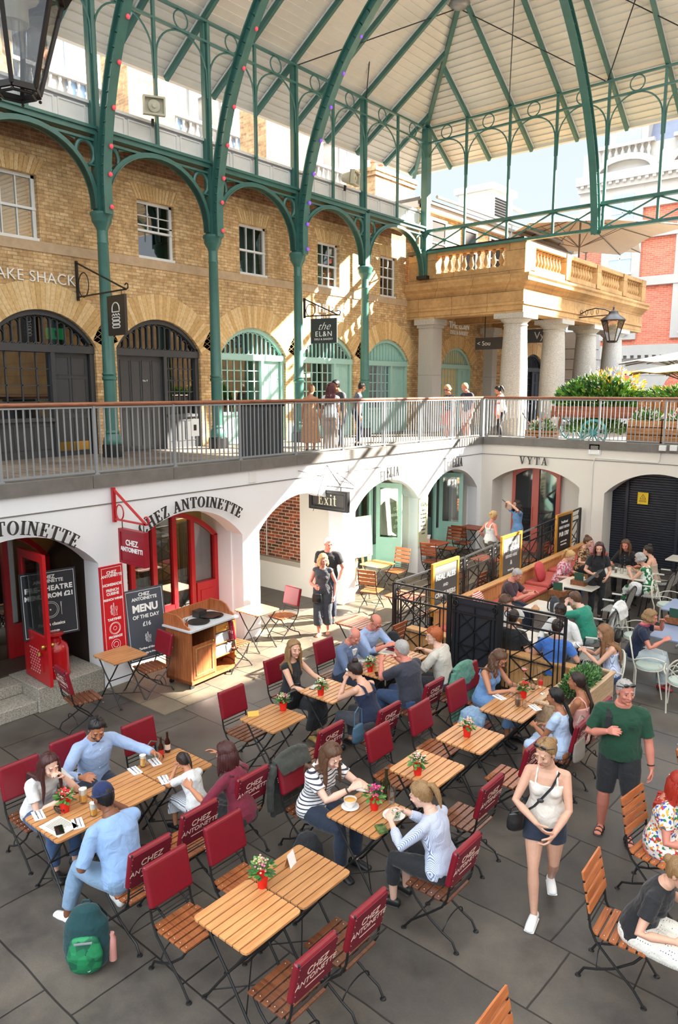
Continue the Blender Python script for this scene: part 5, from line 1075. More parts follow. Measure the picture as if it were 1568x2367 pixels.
board('menu_board', 'dark chalkboard reading PRE-THEATRE MENU FROM £21 above the milk can', (-10.62, 5.68, 1.5), (.2, 1, 0), (1, -.2, .06), .86, 1.05, CHB, [('CHEZ', .42, .08), ('ANTOINETTE', .355, .075), ('PRE-THEATRE', .24, .11, dict(space=1.1, bold=.004)), ('MENU FROM £21', .12, .1, dict(bold=.004)), (circ(LET, (1, .82)), -.1, .13), ('French classics', -.33, .07), ('chez_antoinette', -.44, .035)], edge=LET)
RB = mat('bright_red_board', (206, 28, 36), .45)
board('menu_board', 'narrow bright red board listing HOMEMADE FRENCH CUISINE on the white pier', (XW+.05, 6.47, 1.33), (0, 1, 0), (1, 0, .03), .42, 1.42, RB, [('CHEZ', .6, .07), ('ANTOINETTE', .545, .062), ('HOMEMADE', .4, .062), ('FRENCH', .31, .062), ('CUISINE', .25, .062), ('FRENCH WINES', .16, .05), (bottle_art(LET), .0, .11), ('TARTINES', -.17, .055), (circ(LET, (1, .85, .3), fork=False), -.32, .1), ('FROMAGE', -.46, .055), (circ(LET, (.9, .5), fork=False), -.59, .09)], edge=LET)
board('menu_board', 'grey chalkboard reading MENU OF THE half hidden behind the serving cart', (-10.05, 7.05, .95), (.12, 1, 0), (1, -.12, .12), .72, 1.2, mat('grey_chalkboard', (74, 80, 88), .5), [('CHEZ', .5, .08), ('ANTOINETTE', .43, .075), ('MENU', .27, .17, dict(bold=.007)), ('OF THE DAY', .13, .085), ('£16', .0, .1), (bottle_art(LET), -.22, .09), ('Tartine of the day', -.4, .05), ('Monday to Friday', -.48, .04)], edge=LET)
board('menu_board', 'sage green board reading PIZZAS £11.50, cut by the arch edge', (-10.36, 13.28, 1.42), (.2, 1, 0), (1, -.2, .08), .62, .95, OLV, [('SUMMER', .33, .1), ('PIZZAS', .18, .12, dict(bold=.006)), ('£11.50', .03, .11, dict(bold=.006)), ('a selection', -.1, .05), ('of sizzle', -.17, .05), ('all week', -.3, .05)])
board('menu_board', 'olive board reading CLASSIC MARGHERITA PIZZA £9.50 behind the open teal door', (-10.72, 15.3, 1.5), (.15, 1, 0), (1, -.15, .06), .66, .95, mat('olive_board', (116, 124, 92), .6), [('CLASSIC', .3, .11), ('MARGHERITA', .15, .1, dict(bold=.005)), ('PIZZA', .0, .11), ('£10 £9.50', -.15, .11), ('takeaway', -.35, .05)])
board('menu_board', 'tall narrow sage menu board hung on the pier between the two teal arches', (XW+.04, 15.48, 1.5), (0, 1, 0), (1, 0, 0), .4, 1.25, mat('pale_sage', (190, 192, 160), .6), [('ELIA', .45, .12)]+[(t, .3-.1*k, .045) for k, t in enumerate(['MEZZE', 'FETA SALAD', 'MOUSSAKA', 'GYROS', 'PITA & DIPS', 'DESSERTS', 'COFFEE'])], tm=LTB)
# paper on teal door, easel legs
for i, (x, y) in enumerate(((-10.42, 13.3), (-10.8, 15.1))):
    m = MB(); E_ = mat('easel_wood', (214, 176, 128), .6); m.bar((x, y-.25, fz(y)), (x, y-.1, .9), .05, .03, E_, upv=X_); m.bar((x, y+.25, fz(y)), (x, y+.1, .9), .05, .03, E_, upv=X_); m.bar((x, y-.22, .3), (x, y+.22, .3), .04, .03, E_); tag(m.build('easel'), 'pale wooden easel under the %s board' % ('PIZZAS £11.50' if i == 0 else 'CLASSIC MARGHERITA'), 'easel')
# ---- milk can
r = thing('milk_can', 'glossy red milk can on the granite block below the chalkboard', 'can', (-10.45, 5.62, .385)); RG = mat('gloss_red', (178, 18, 26), .2, coat=.5)
MB().lathe([(0, 0), (.21, 0), (.22, .02), (.21, .05), (.21, .42), (.19, .5), (.12, .56), (.11, .62), (.14, .66), (.15, .67), (.13, .68), (0, .68)], (0, 0, 0), RG, 24).build('body', r)
for s in (-1, 1): MB().tube([(s*.12, 0, .52), (s*.2, 0, .58), (s*.2, 0, .64), (s*.13, 0, .65)], .012, RG, 6).build('handle', r)
# ---- serving cart
SVW = wood('cart_brown', (186, 112, 66), (140, 76, 42), .4, axis='z'); SVG = mat('marble_top', (206, 210, 212), .25, var=.1, scale=4)
r = thing('serving_cart', 'wooden serving cart with grey marble top, drawer and open shelves', 'cart', (-9.35, 7.63, 0), rad(4)); W2, D2, H2 = .52, .3, .98
# local: +x faces the court, y along the wall
m = MB(); m.b2((-D2, -W2, .1), (-D2+.03, W2, H2), SVW); [m.b2((-D2, y-.02, .1), (D2, y+.02, H2), SVW) for y in (-W2+.02, .02, W2-.02)]; m.b2((-D2, -W2, .1), (D2, W2, .15), SVW); m.b2((D2-.02, -W2, .1), (D2+.01, W2, .16), SVW); m.build('body', r)
MB().b2((-D2-.03, -W2-.03, H2), (D2+.05, W2+.03, H2+.035), SVG).build('top', r, bevel=.006)
m = MB(); m.b2((-D2-.02, -W2, H2), (-D2+.005, W2, H2+.22), SVW)
for y in (-W2, W2-.025): m.prism([(-D2, H2), (D2-.02, H2), (D2-.02, H2+.06), (D2-.12, H2+.1), (D2-.2, H2+.2), (D2-.32, H2+.24), (-D2, H2+.24)], (0, y, 0), X_, Z_, (0, .025, 0), SVW)
m.build('gallery', r)
m = MB(); m.b2((D2-.015, -W2+.05, .18), (D2+.005, 0, .74), SVW); m.band([(-W2+.12, .25), (-.06, .25), (-.06, .67), (-W2+.12, .67), (-W2+.12, .25)], [(-W2+.1, .23), (-.04, .23), (-.04, .69), (-W2+.1, .69), (-W2+.1, .23)], (D2+.005, 0, 0), Y_, Z_, (.012, 0, 0), CRT); dd_ = m.build('door', r); MB().ell((D2+.03, -.04, .74), .018, BRS, 8).build('knob', dd_)
m = MB(); m.b2((D2-.2, .05, .82), (D2+.01, W2-.04, .95), wood('drawer_oak', (224, 160, 84), (186, 120, 54), .4)); dd_ = m.build('drawer', r); MB().ell((D2+.03, .27, .885), .022, BRS, 8).build('knob', dd_)
m = MB(); [m.b2((-D2, .04, z), (D2-.01, W2-.04, z+.018), SVW) for z in (.6, .38)]; m.build('shelf', r)
for k, (x, y) in enumerate(((-.24, -.46), (-.24, .46), (.24, -.46), (.24, .46))): m = MB(); m.lathe([(0, -.015), (.045, -.015), (.045, .015), (0, .015)], (x, y, .045), BLK, 12, R=Mx.Rotation(pi/2, 3, 'Y')); m.bar((x, y, .05), (x, y, .1), .03, .03, STL); m.build('castor', r)
cw = Mx.Translation(r.location) @ Mx.Rotation(rad(4), 4, 'Z')
GBX = mat('grey_plastic', (190, 194, 196), .4)
for k, z in enumerate((.62, .4)): m = MB(cw); m.prism([(.08, 0), (W2-.08, 0), (W2-.05, .14), (.05, .14)], (-.1, 0, z), Y_, Z_, (.36, 0, 0), GBX); m.b2((-.12, .04, z+.14), (.27, W2-.045, z+.155), GBX); tag(m.build('plastic_tub'), 'grey plastic tub on the %s shelf of the serving cart' % ('upper' if k == 0 else 'lower'), 'tub')
TRY = mat('dark_tray', (60, 58, 56), .3, metal=.3)
for k, (x, y, z) in enumerate(((.08, -.12, 0), (.02, .26, 0), (.0, .2, .02))): m = MB(cw); m.lathe([(0, 0), (.17, 0), (.185, .016), (.17, .012), (0, .01)], (x, y, H2+.036+z), TRY, 24); tag(m.build('round_tray'), ['dark round tray at the near end of the serving cart top', 'dark round tray at the far end, the lower of two', 'dark round tray at the far end, the upper of two'][k], 'tray')
m = MB(cw); m.b2((-.22, .02, H2+.036), (-.06, .2, H2+.15), TRY); tag(m.build('card_terminal'), 'grey metal box standing between the trays on the serving cart', 'box')
for k in range(4): m = MB(cw); m.lathe([(.025, 0), (.035, .1), (.033, .1), (.023, .005)], (-.1+.07*(k % 2), -.42+.07*(k//2), H2+.037), CLR, 10); tag(m.build('tumbler'), 'clear tumbler on the near end of the serving cart', 'glass', 'tumblers on the serving cart')
m = MB(cw); m.lathe([(0, 0), (.025, 0), (.027, .07), (.012, .1), (.012, .12), (.018, .13), (0, .14)], (.16, -.46, H2+.037), mat('amber_glass', (140, 70, 20), .2), 12); m.tube([(.16, -.46, H2+.17), (.19, -.46, H2+.2)], .008, BLK, 6); tag(m.build('pump_bottle'), 'amber pump bottle at the front corner of the serving cart', 'bottle')
# ================================================================== pub terrace: fence, banquette
def fence_panel(name, lab, p0, p1, h0, h1, z0, z1, solid=False, grp='black iron fence panels', par=None):
    r = par or thing(name, lab, 'fence', (0, 0, 0), group=grp); p0 = V(p0); p1 = V(p1); L = (p1-p0).length; u = (p1-p0)/L
    P = lambda s, t: p0.lerp(p1, s/L)+V((0, 0, z0+(z1-z0)*s/L+(h0+(h1-h0)*s/L)*t))
    n = V((u.y, -u.x, 0)); m = MB(); [m.bar(P(s, 0), P(s, 1), .04, .04, BLK, upv=n) for s in (0, L)]; m.build('post', r)
    m = MB(); [m.bar(P(0, t), P(L, t), .035 if t > .95 else .02, .03, BLK) for t in (1, .82, .1)]; m.build('rail', r)
    m = MB()
    for s in (.09, L-.09): m.bar(P(s, .1), P(s, .98), .015, .015, BLK, upv=n); m.tube([P(s-.0, .91)+u*.045*cos(t)+V((0, 0, .05*sin(t))) for t in np.linspace(0, 2*pi, 13)], .009, BLK, 5)
    for s in (.16, L-.16): m.bar(P(s, .1), P(s, .82), .018, .018, BLK, upv=n)
    m.bar(P(.1, .91), P(L-.1, .91), .012, .012, BLK); m.build('border', r)
    m = MB(); a, b = .16, L-.16
    for c0, c1 in ((.1, .46), (.46, .82)):
        m.bar(P(a, c0), P(b, c1), .018, .018, BLK, upv=n); m.bar(P(a, c1), P(b, c0), .018, .018, BLK, upv=n); m.bar(P(a, (c0+c1)/2), P((a+b)/2, c1), .014, .014, BLK, upv=n); m.bar(P((a+b)/2, c0), P(b, (c0+c1)/2), .014, .014, BLK, upv=n)
    m.bar(P((a+b)/2, .1), P((a+b)/2, .9), .018, .018, BLK, upv=n); m.bar(P(a, .46), P(b, .46), .018, .018, BLK); m.build('lattice', r)
    if solid: m = MB(); m.bar(P(.02, .5)+n*.0-n*.03, P(L-.02, .5)-n*.03, .012, h0*.95, mat('fence_backing', (40, 42, 48), .5)); m.build('backing_sheet', r)
    return r
FY = 10.15
fx = [-7.2, -6.1, -5.17, -4.1]
for i in range(3): fence_panel('iron_fence_panel', 'black iron fence panel across the front, ' + ['the open left one behind the ginger haired person', 'the middle one backed with a dark sheet', 'the right one behind the table with the cocktail'][i], (fx[i]+(.04 if i else 0), FY, 0), (fx[i+1], FY, 0), 1.5, 1.5, 0, 0, solid=(i == 1))
sd = [V((-7.2, 10.2+1.178*q, 0)) for q in range(8)]
for i in range(7):
    a, b = sd[i], sd[i+1]; hh = lambda y: 1.5
    fence_panel('iron_fence_panel', 'black iron fence panel along the side, %s from the front corner' % ordn[i], a, b-(b-a)*.03, hh(a.y), hh(b.y), fz(a.y), fz(b.y))
GLD_ = mat('gilt_frame', (206, 150, 60), .4, metal=.4); PUB = mat('pub_board', (92, 94, 94), .6)
def sideboard(lab, y, lines, w_=.84, h2=.9, zc=None, m_=PUB):
    u = Y_; n = X_; x = -7.15; board('pub_board', lab, (x, y, zc), u, n, w_, h2, m_, lines, fr=(GLD_, .05))
sideboard('gilt framed pub board reading REAL ALES AND CRAFT BEERS on the fence', 11.75, [('REAL ALES', .2, .15, dict(bold=.005)), ('AND', .03, .08), ('CRAFT BEERS', -.14, .122, dict(bold=.004)), ('ask at the bar', -.31, .055)], zc=1.12)
sideboard('gilt framed pub board reading FISH & CHIPS SERVED HERE on the fence', 14.45, [('TRADITIONAL', .31, .07), ('FISH & CHIPS', .17, .122, dict(bold=.006)), ('SERVED HERE', .02, .09), ('&', -.13, .14), ('fresh all day', -.29, .06)], zc=1.22)
sideboard('black gilt framed pub board reading PUB 1787 near the far end of the fence', 17.25, [('Traditional', .28, .09), ('GREAT BRITISH', .15, .09), ('PUB 1787', -.02, .14, dict(bold=.006)), ('open for breakfast', -.2, .05), ('food served all day', -.28, .045)], zc=1.32, m_=mat('black_board', (30, 30, 32), .6))
PLK = wood('pale_planks', (220, 168, 108), (186, 130, 76), .55, axis='z', coat=0); CSH = mat('salmon_cushion', (196, 92, 82), .8, var=.08, scale=6, bump=.1)
r = thing('banquette', 'long wooden banquette with salmon pink seat pad along the fence', 'bench', (0, 0, 0)); m = MB()
for k in range(62): y = 11.2+k*.117; m.b2((-7.04, y, fz(y)), (-7.0, y+.112, fz(y)*.35+.79), PLK)
q2 = [(-7.1, 11.15), (-6.94, 11.15), (-6.94, 18.45), (-7.1, 18.45)]; m.add([(x, y, fz(y)*.35+.79) for x, y in q2]+[(x, y, fz(y)*.35+.82) for x, y in q2], [(0, 1, 2, 3), (4, 5, 6, 7), (0, 1, 5, 4), (1, 2, 6, 5), (2, 3, 7, 6), (3, 0, 4, 7)], PLK)
m.b2((-7.04, 11.15, 0), (-6.4, 11.2, .42), PLK); m.build('backrest', r)
m = MB(); [m.b2((-6.99, 11.3+s, 0), (-6.46, 12.28+s, fz(11.8+s)+.36), PLK) for s in range(7)]; m.build('base', r)
for s in range(6): MB().b2((-6.99, 11.25+1.2*s, fz(11.85+1.2*s)+.37), (-6.42, 12.42+1.2*s, fz(11.85+1.2*s)+.46), CSH).build('seat_pad', r, bevel=.03)
m = MB(); m.b2((-7.0, FY+.1, .05), (-4.0, FY+.14, .68), PLK); m.b2((-7.0, FY+.08, .68), (-3.85, FY+.28, .71), PLK); tag(m.build('low_screen'), 'low plywood screen with a pale top behind the front fence', 'screen')
STR = mat('striped_cushion', (206, 90, 80), .85); nt_ = STR.node_tree; w_ = N(nt_, 'ShaderNodeTexWave', i_Scale=9.); w_.bands_direction = 'Z'; tc_ = N(nt_, 'ShaderNodeTexCoord'); nt_.links.new(tc_.outputs['Object'], w_.inputs[0]); rr_ = N(nt_, 'ShaderNodeValToRGB'); nt_.links.new(w_.outputs[0], rr_.inputs[0]); rr_.color_ramp.elements[0].color = srgb(190, 60, 60); rr_.color_ramp.elements[0].position = .45; rr_.color_ramp.elements[1].color = srgb(240, 225, 215); rr_.color_ramp.elements[1].position = .55; nt_.links.new(rr_.outputs[0], nt_.nodes['Principled BSDF'].inputs[0])
def pillow(p, lab, rz, m_=STR, s=.42): 
    m = MB(); m.ell((0, 0, 0), (.09, s/2, s/2), m_, 16); o_ = m.build('cushion'); 
    for v in o_.data.vertices:
        y, z = v.co.y/(s/2), v.co.z/(s/2); k = 1+.28*min(abs(y), abs(z)); v.co.y *= k; v.co.z *= k
    o_.location = p; o_.rotation_euler = (0, -.3, rz); tag(o_, lab, 'cushion'); return o_
pillow((-6.8, 12.45, .7), 'red and white striped cushion at the near end of the banquette', .1); pillow((-6.75, 15.1, .82), 'salmon pink cushion leaning on the banquette beside the pink floral blouse', .1, mat('rose_cushion', (200, 76, 80), .8, var=.15, scale=20)); pillow((-6.75, 18.0, .95), 'striped cushion at the far end of the banquette', .1)
# planter with shrub
r = thing('planter_box', 'long pale plank planter with a small leafed shrub beside the diners', 'planter', (-3.62, 9.48, 0)); m = MB(); PB = wood('grey_planks', (196, 168, 136), (160, 132, 102), .6, axis='y', coat=0)
for k in range(3):
    z = .05+.24*k
    for s in (-1, 1): m.b2((s*.2-.015, -.82, z), (s*.2+.015, .82, z+.234), PB); m.b2((-.2, s*.82-.015, z), (.2, s*.82+.015, z+.234), PB)
for s in (-1, 1): m.b2((s*.2-.035, -.85, .765), (s*.2+.035, .85, .79), PB); m.b2((-.2, s*.82-.035, .766), (.2, s*.82+.035, .791), PB)
m.b2((-.185, -.8, .2), (.185, .8, .7), mat('soil')); m.build('box', r)
foliage((.0, .12, .8), .2, .6, .2, 1700, .05, [mat('shrub_light', (120, 160, 90), .6), mat('shrub_mid', (70, 116, 60), .6), mat('shrub_dark', (44, 84, 44), .6)], parent=r)
# ================================================================== bistro furniture
TBW = wood('table_slats', (204, 148, 94), (178, 118, 70), .35, axis='y', coat=.3)
SLW = wood('seat_slats', (166, 98, 54), (112, 58, 32), .38, axis='y', coat=.3)
SLD = wood('dark_seat_slats', (122, 72, 44), (78, 42, 27), .35, axis='y', coat=.35)
VIN = mat('red_vinyl', (126, 15, 33), .4, var=.06, scale=9, bump=.04, bscale=120, coat=.08); VNB = mat('dark_red_vinyl', (112, 18, 38), .5)
STU = mat('steel_stud', (200, 190, 175), .25, metal=.9)
def chair_parts(r, sl=SLW, pad=True, curve=True):
    m = MB()
    for k in range(6):       # seat slats run side to side
        y = .19-.074*k; w2 = .205 if k < 5 else .185; m.b2((-w2, y-.058, .44), (w2, y, .458), sl)
        for s in (-1, 1): m.ell((s*(w2-.035), y-.029, .459), .006, STU, 6)
    m.build('seat', r, bevel=.004)
    X1, X2 = .2, .17
    for s in (-1, 1):   # back post and front leg in one sweep
        m = MB(); m.tube([(s*X1, -.33, .96), (s*X1, -.28, .74), (s*X1, -.24, .5), (s*X1, -.19, .4), (s*X1, -.04, .26), (s*X1, .12, .12), (s*X1, .2, .015)], .0105, BLK, 7); m.lathe([(0, 0), (.026, 0), (.022, .01), (0, .014)], (s*X1, .205, 0), BLK, 10); m.build('leg', r)
    for s in (-1, 1):
        m = MB(); m.tube([(s*X2, .17, .43), (s*X2, .1, .33), (s*X2, -.05, .2), (s*X2, -.18, .13), (s*X2, -.28, .09), (s*X2, -.32, .015)], .0105, BLK, 7); m.lathe([(0, 0), (.026, 0), (.022, .01), (0, .014)], (s*X2, -.325, 0), BLK, 10); m.build('leg', r)
    m = MB(); m.tube([(-X1, -.262, .56), (X1, -.262, .56)], .006, BLK, 5); m.tube([(-X1, -.25, .52), (X1, -.25, .52)], .006, BLK, 5)
    m.bar((-X1, -.21, .43), (X1, -.21, .43), .02, .012, BLK); m.bar((-X2, .17, .43), (X2, .17, .43), .02, .012, BLK); [m.bar((s*X2, -.22, .432), (s*X2, .18, .432), .012, .012, BLK) for s in (-1, 1)]
    m.tube([(-X2, -.18, .13)]+[(X2*cos(pi-pi*j/10), -.18-.02*sin(pi*j/10), .13+.12*sin(pi*j/10)) for j in range(1, 10)]+[(X2, -.18, .13)], .006, BLK, 5)
    m.tube([(-X1, .12, .12), (X1, .12, .12)], .007, BLK, 5); m.build('stretcher', r)
    if pad:
        R = Mx.Rotation(rad(12), 3, 'X'); c = V((0, -.275, .79)); m = MB()
        n = 10; bx = MB(); 
        m.box(c, (.44, .06, .36), VIN, R=R); o = m.build('backrest', r, bevel=.026)
        o.modifiers['bevel'].segments = 3
        m = MB(); m.box(c-R @ V((0, .031, 0)), (.41, .006, .33), VNB, R=R)
        for s in (-1, 1): [m.ell(c+R @ V((s*.2, -.034, -.15+.06*k)), .0055, STU, 6) for k in range(6)]
        b = m.build('back_panel', r); m = MB(); nn = R @ V((0, -1, 0)); F0 = c+R @ V((0, -.035, 0)); up_ = R @ V((0, 0, 1))
        addtext(m, 'CHEZ', .088, F0+up_*.055, (1, 0, 0), nn, mat('cream_print', (230, 205, 190), .5), depth=.0015, shear=.12); addtext(m, 'ANTOINETTE', .07, F0-up_*.02, (1, 0, 0), nn, mat('cream_print'), depth=.0015, shear=.12); m.box(F0-up_*.085, (.2, .002, .006), mat('cream_print'), R=R)
        m.build('lettering', b)
    else:
        m = MB(); R = Mx.Rotation(rad(12), 3, 'X')
        for k in range(4): m.box(V((0, -.258-.02*k+.0, .66+.09*k)), (.43, .018, .07), sl, R=R)
        for k in range(4): [m.ell(V((s*.2, -.258-.02*k-.012, .66+.09*k)), .006, STU, 6) for s in (-1, 1)]
        m.build('backrest', r, bevel=.004)
    return r
def mkchair(lab, sl, pad, grp): r = thing('bistro_chair' if pad else 'slatted_chair', lab, 'chair', (0, 0, 0), 0, grp); return chair_parts(r, sl, pad)
PROTO = {}
def chair(kind, x, y, rz, lab, sc=None):
    """rz: 0 faces +y; -pi/2 faces +x (seen from the front); pi/2 faces -x"""
    z = fz(y); grp = 'red padded bistro chairs' if kind[0] == 'r' else 'slatted wooden chairs'
    if kind not in PROTO:
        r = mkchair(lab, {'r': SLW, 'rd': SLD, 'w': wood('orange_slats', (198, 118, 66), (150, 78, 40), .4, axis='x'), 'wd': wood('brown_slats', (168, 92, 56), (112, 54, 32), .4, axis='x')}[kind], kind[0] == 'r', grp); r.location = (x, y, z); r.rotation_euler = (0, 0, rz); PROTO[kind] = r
    else: r = dup(PROTO[kind], (x, y, z), rz, lab, grp)
    return r
FR, FL = -pi/2, pi/2      # facing +x / facing -x
XL, XR = -4.40, -3.36
chair('r', XL, 3.38, FR, 'empty red padded chair at the near left of the bottom table, pad towards us')
chair('r', XL-.04, 4.05, FR, 'empty red padded chair beyond the first one on the left of the bottom tables')
chair('rd', XR, 3.42, FL, 'empty red padded chair nearest the bottom edge, lettered back turned to us')
chair('rd', XR, 4.03, FL, 'empty lettered chair on the right side of the second bottom table')
chair('rd', XL-.36, 5.3, FR, 'red padded chair with the dark green jacket over its back')
chair('rd', -3.16, 5.16, FL, 'lettered chair holding the person in the blue striped blouse')
chair('r', XL-.06, 6.42, FR, 'empty red padded chair left of the table with the white flowers, centre')
chair('rd', -3.48, 6.2, FL, 'empty lettered chair right of the table with the white flowers, beside the white camisole')
chair('r', XL-.05, 7.27, FR, 'empty red padded chair left of the table behind the white flower table')
chair('r', -3.5, 7.22, FL, 'lettered chair partly hidden by the person in the white camisole')
chair('r', XL-.05, 8.14, FR, 'red padded chair with a blue denim jacket beside it')
chair('r', XL-.25, 8.84, FR, 'red padded chair of the person in the light blue top')
chair('rd', -3.3, 8.1, FL, 'lettered chair with the grey shoulder bag hanging on it')
chair('rd', -3.32, 8.8, FL, 'lettered chair against the planter, behind the person with the plait')
LX = -6.72
chair('rd', -6.88, 3.38, FR, 'red padded chair at the left edge, under the person with crossed arms')
chair('rd', -6.98, 4.0, FR, 'red padded chair behind the bearded person in the pale blue shirt')
chair('rd', -6.72, 4.74, FR, 'red padded chair with a handbag leaning in it, left of the long table')
chair('r', -5.24, 3.4, FL, 'lettered chair of the person in the navy cap')
chair('r', -5.36, 4.04, FL, 'empty lettered chair between the navy cap and the child')
chair('rd', -5.44, 4.8, FL, 'lettered chair of the person in the maroon top')
chair('rd', -6.6, 6.1, FR, 'empty red padded chair left of the table with the brass reserved stand')
chair('rd', -5.5, 6.1, FL, 'empty lettered chair right of the table with the brass reserved stand')
chair('rd', -6.95, 7.26, FR, 'red padded chair behind the person in the black sleeveless dress')
chair('rd', -5.3, 6.98, FL, 'lettered chair of the person in the navy tank top')
chair('rd', -6.92, 8.3, FR, 'red padded chair behind the grey blazer')
chair('rd', -5.3, 8.0, FL, 'lettered chair of the grey haired person in the dark polo shirt')
chair('rd', -5.3, 8.7, FL, 'red padded chair with the long green jacket over its back')
chair('r', -9.46, 6.66, pi*.97, 'red padded chair in front of the serving cart, facing away from the camera'.replace('facing away from the camera', 'its pad towards us'))
chair('rd', -9.2, 5.35, -pi*.05, 'red padded chair seen edge on, by the table below the red menu board')
chair('r', -9.25, 8.3, pi*.04, 'sunlit lettered chair beside the serving cart')
chair('r', -9.72, 9.95, pi*.98, 'sunlit red padded chair at the foot of the pier by the exit arch')
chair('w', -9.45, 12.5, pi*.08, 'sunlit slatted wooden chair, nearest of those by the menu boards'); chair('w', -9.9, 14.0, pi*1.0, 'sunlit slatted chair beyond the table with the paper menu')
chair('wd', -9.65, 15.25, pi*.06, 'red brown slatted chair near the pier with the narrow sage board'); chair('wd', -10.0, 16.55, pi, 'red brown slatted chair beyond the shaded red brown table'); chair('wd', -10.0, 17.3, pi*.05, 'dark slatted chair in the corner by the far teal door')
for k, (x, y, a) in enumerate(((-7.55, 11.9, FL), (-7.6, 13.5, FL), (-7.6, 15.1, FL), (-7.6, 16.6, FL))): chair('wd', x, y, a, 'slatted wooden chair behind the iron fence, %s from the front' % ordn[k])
chair('wd', -7.1, 9.75, FL, 'slatted chair at the end of the row by the black rucksack')
WR = dict(w='w'); chair('w', -1.62, 5.62, FR+.05, 'slatted wooden chair at the lower right, under the person in the dotted skirt')
chair('w', -1.72, 6.85, FR-.15, 'slatted wooden chair seen edge on behind the red haired person'); c_ = onz(1205, 2345, .9); chair('w', -1.55, 3.75, FR, 'slatted chair cut off by the bottom edge of the picture'); chair('w', -1.62, 8.25, FR, 'slatted chair at the right edge above the red haired person')
# ---- tables
def table_parts(r, tw=TBW, w2=.31, L=.3):
    m = MB(); n = 8
    for k in range(n):
        x0 = -w2+2*w2*k/n+.0055; x1 = -w2+2*w2*(k+1)/n-.0055; e = L if 0 < k < n-1 else L
        if k in (0, n-1):
            s = -1 if k == 0 else 1; xa, xb = (x0, x1) if s > 0 else (x1, x0)
            m.prism([(xa, -L), (xb-s*.035, -L), (xb-s*.01, -L+.01), (xb, -L+.035), (xb, L-.035), (xb-s*.01, L-.01), (xb-s*.035, L), (xa, L)], (0, 0, .735), X_, Y_, (0, 0, .022), tw)
        else: m.b2((x0, -L, .735), (x1, L, .757), tw)
    m.build('tabletop', r, bevel=.003)
    for s in (-1, 1):
        for t in (-1, 1): m = MB(); y = s*.22; m.tube([(t*.26, y, .72), (t*.1, y, .5), (0, y, .38), (-t*.12, y, .22), (-t*.24, y, .06), (-t*.29, y, .012)], .011, BLK, 7); m.lathe([(0, 0), (.024, 0), (.02, .01), (0, .013)], (-t*.29, y, 0), BLK, 10); m.build('leg', r)
    m = MB(); [m.bar((x, -.28, .722), (x, .28, .722), .022, .016, BLK) for x in (-.25, .25)]; [m.bar((-.27, y, .715), (.27, y, .715), .02, .012, BLK) for y in (-.22, .22)]; m.tube([(0, -.22, .38), (0, .22, .38)], .009, BLK, 6); m.tube([(-.2, -.22, .12), (.2, .22, .12)], .006, BLK, 5); m.tube([(.2, -.22, .12), (-.2, .22, .12)], .006, BLK, 5)
    m.build('underframe', r); return r
T0 = {}
def table(x, y, lab, rz=0, tw=TBW, name='slatted_table'):
    k = tw.name; z = fz(y)
    if k not in T0: r = thing(name, lab, 'table', (x, y, z), rz, 'slatted folding tables'); T0[k] = table_parts(r, tw)
    else: r = dup(T0[k], (x, y, z), rz, lab)
    return r
table(-3.86, 3.52, 'empty slatted table nearest the bottom edge'); table(-3.86, 4.14, 'slatted table with the small wooden card stand, abutting the bottom table')
for k, y in enumerate((3.35, 3.97, 4.59)): table(-6.16, y, 'party table at the left, %s' % ['nearest the camera with the phone on a menu', 'the middle one with the glass mug', 'the farthest one with the beer bottles'][k])
table(-3.98, 5.24, 'slatted table with the soup bowl and salad plate'); table(-6.18, 6.14, 'slatted table with the brass reserved stand'); table(-6.18, 7.24, 'slatted table between the black dress and the navy tank top')
table(-4.02, 6.33, 'slatted table with the white flowers in the centre of the terrace'); table(-4.02, 7.26, 'slatted table right behind the white flower table, pale pink flowers on it')
table(-4.02, 8.3, 'slatted table with the red flowers and drinks'); table(-4.02, 8.92, 'slatted table with the cocktail, next to the fence')
table(-6.18, 8.3, 'slatted table with the open menus, nearer half'); table(-6.18, 8.92, 'slatted table with the red folder, farther half')
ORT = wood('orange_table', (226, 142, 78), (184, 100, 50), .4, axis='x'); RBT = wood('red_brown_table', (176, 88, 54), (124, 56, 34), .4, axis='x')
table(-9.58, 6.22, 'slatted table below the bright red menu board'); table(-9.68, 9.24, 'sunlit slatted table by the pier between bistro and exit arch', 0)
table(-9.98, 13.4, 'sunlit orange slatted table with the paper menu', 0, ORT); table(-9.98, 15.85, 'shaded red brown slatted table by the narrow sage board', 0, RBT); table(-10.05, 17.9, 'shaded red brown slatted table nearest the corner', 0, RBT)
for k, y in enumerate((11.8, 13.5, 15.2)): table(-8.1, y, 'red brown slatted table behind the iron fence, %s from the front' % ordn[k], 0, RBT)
table(-7.75, 9.85, 'slatted table beside the black rucksack', 0, RBT)
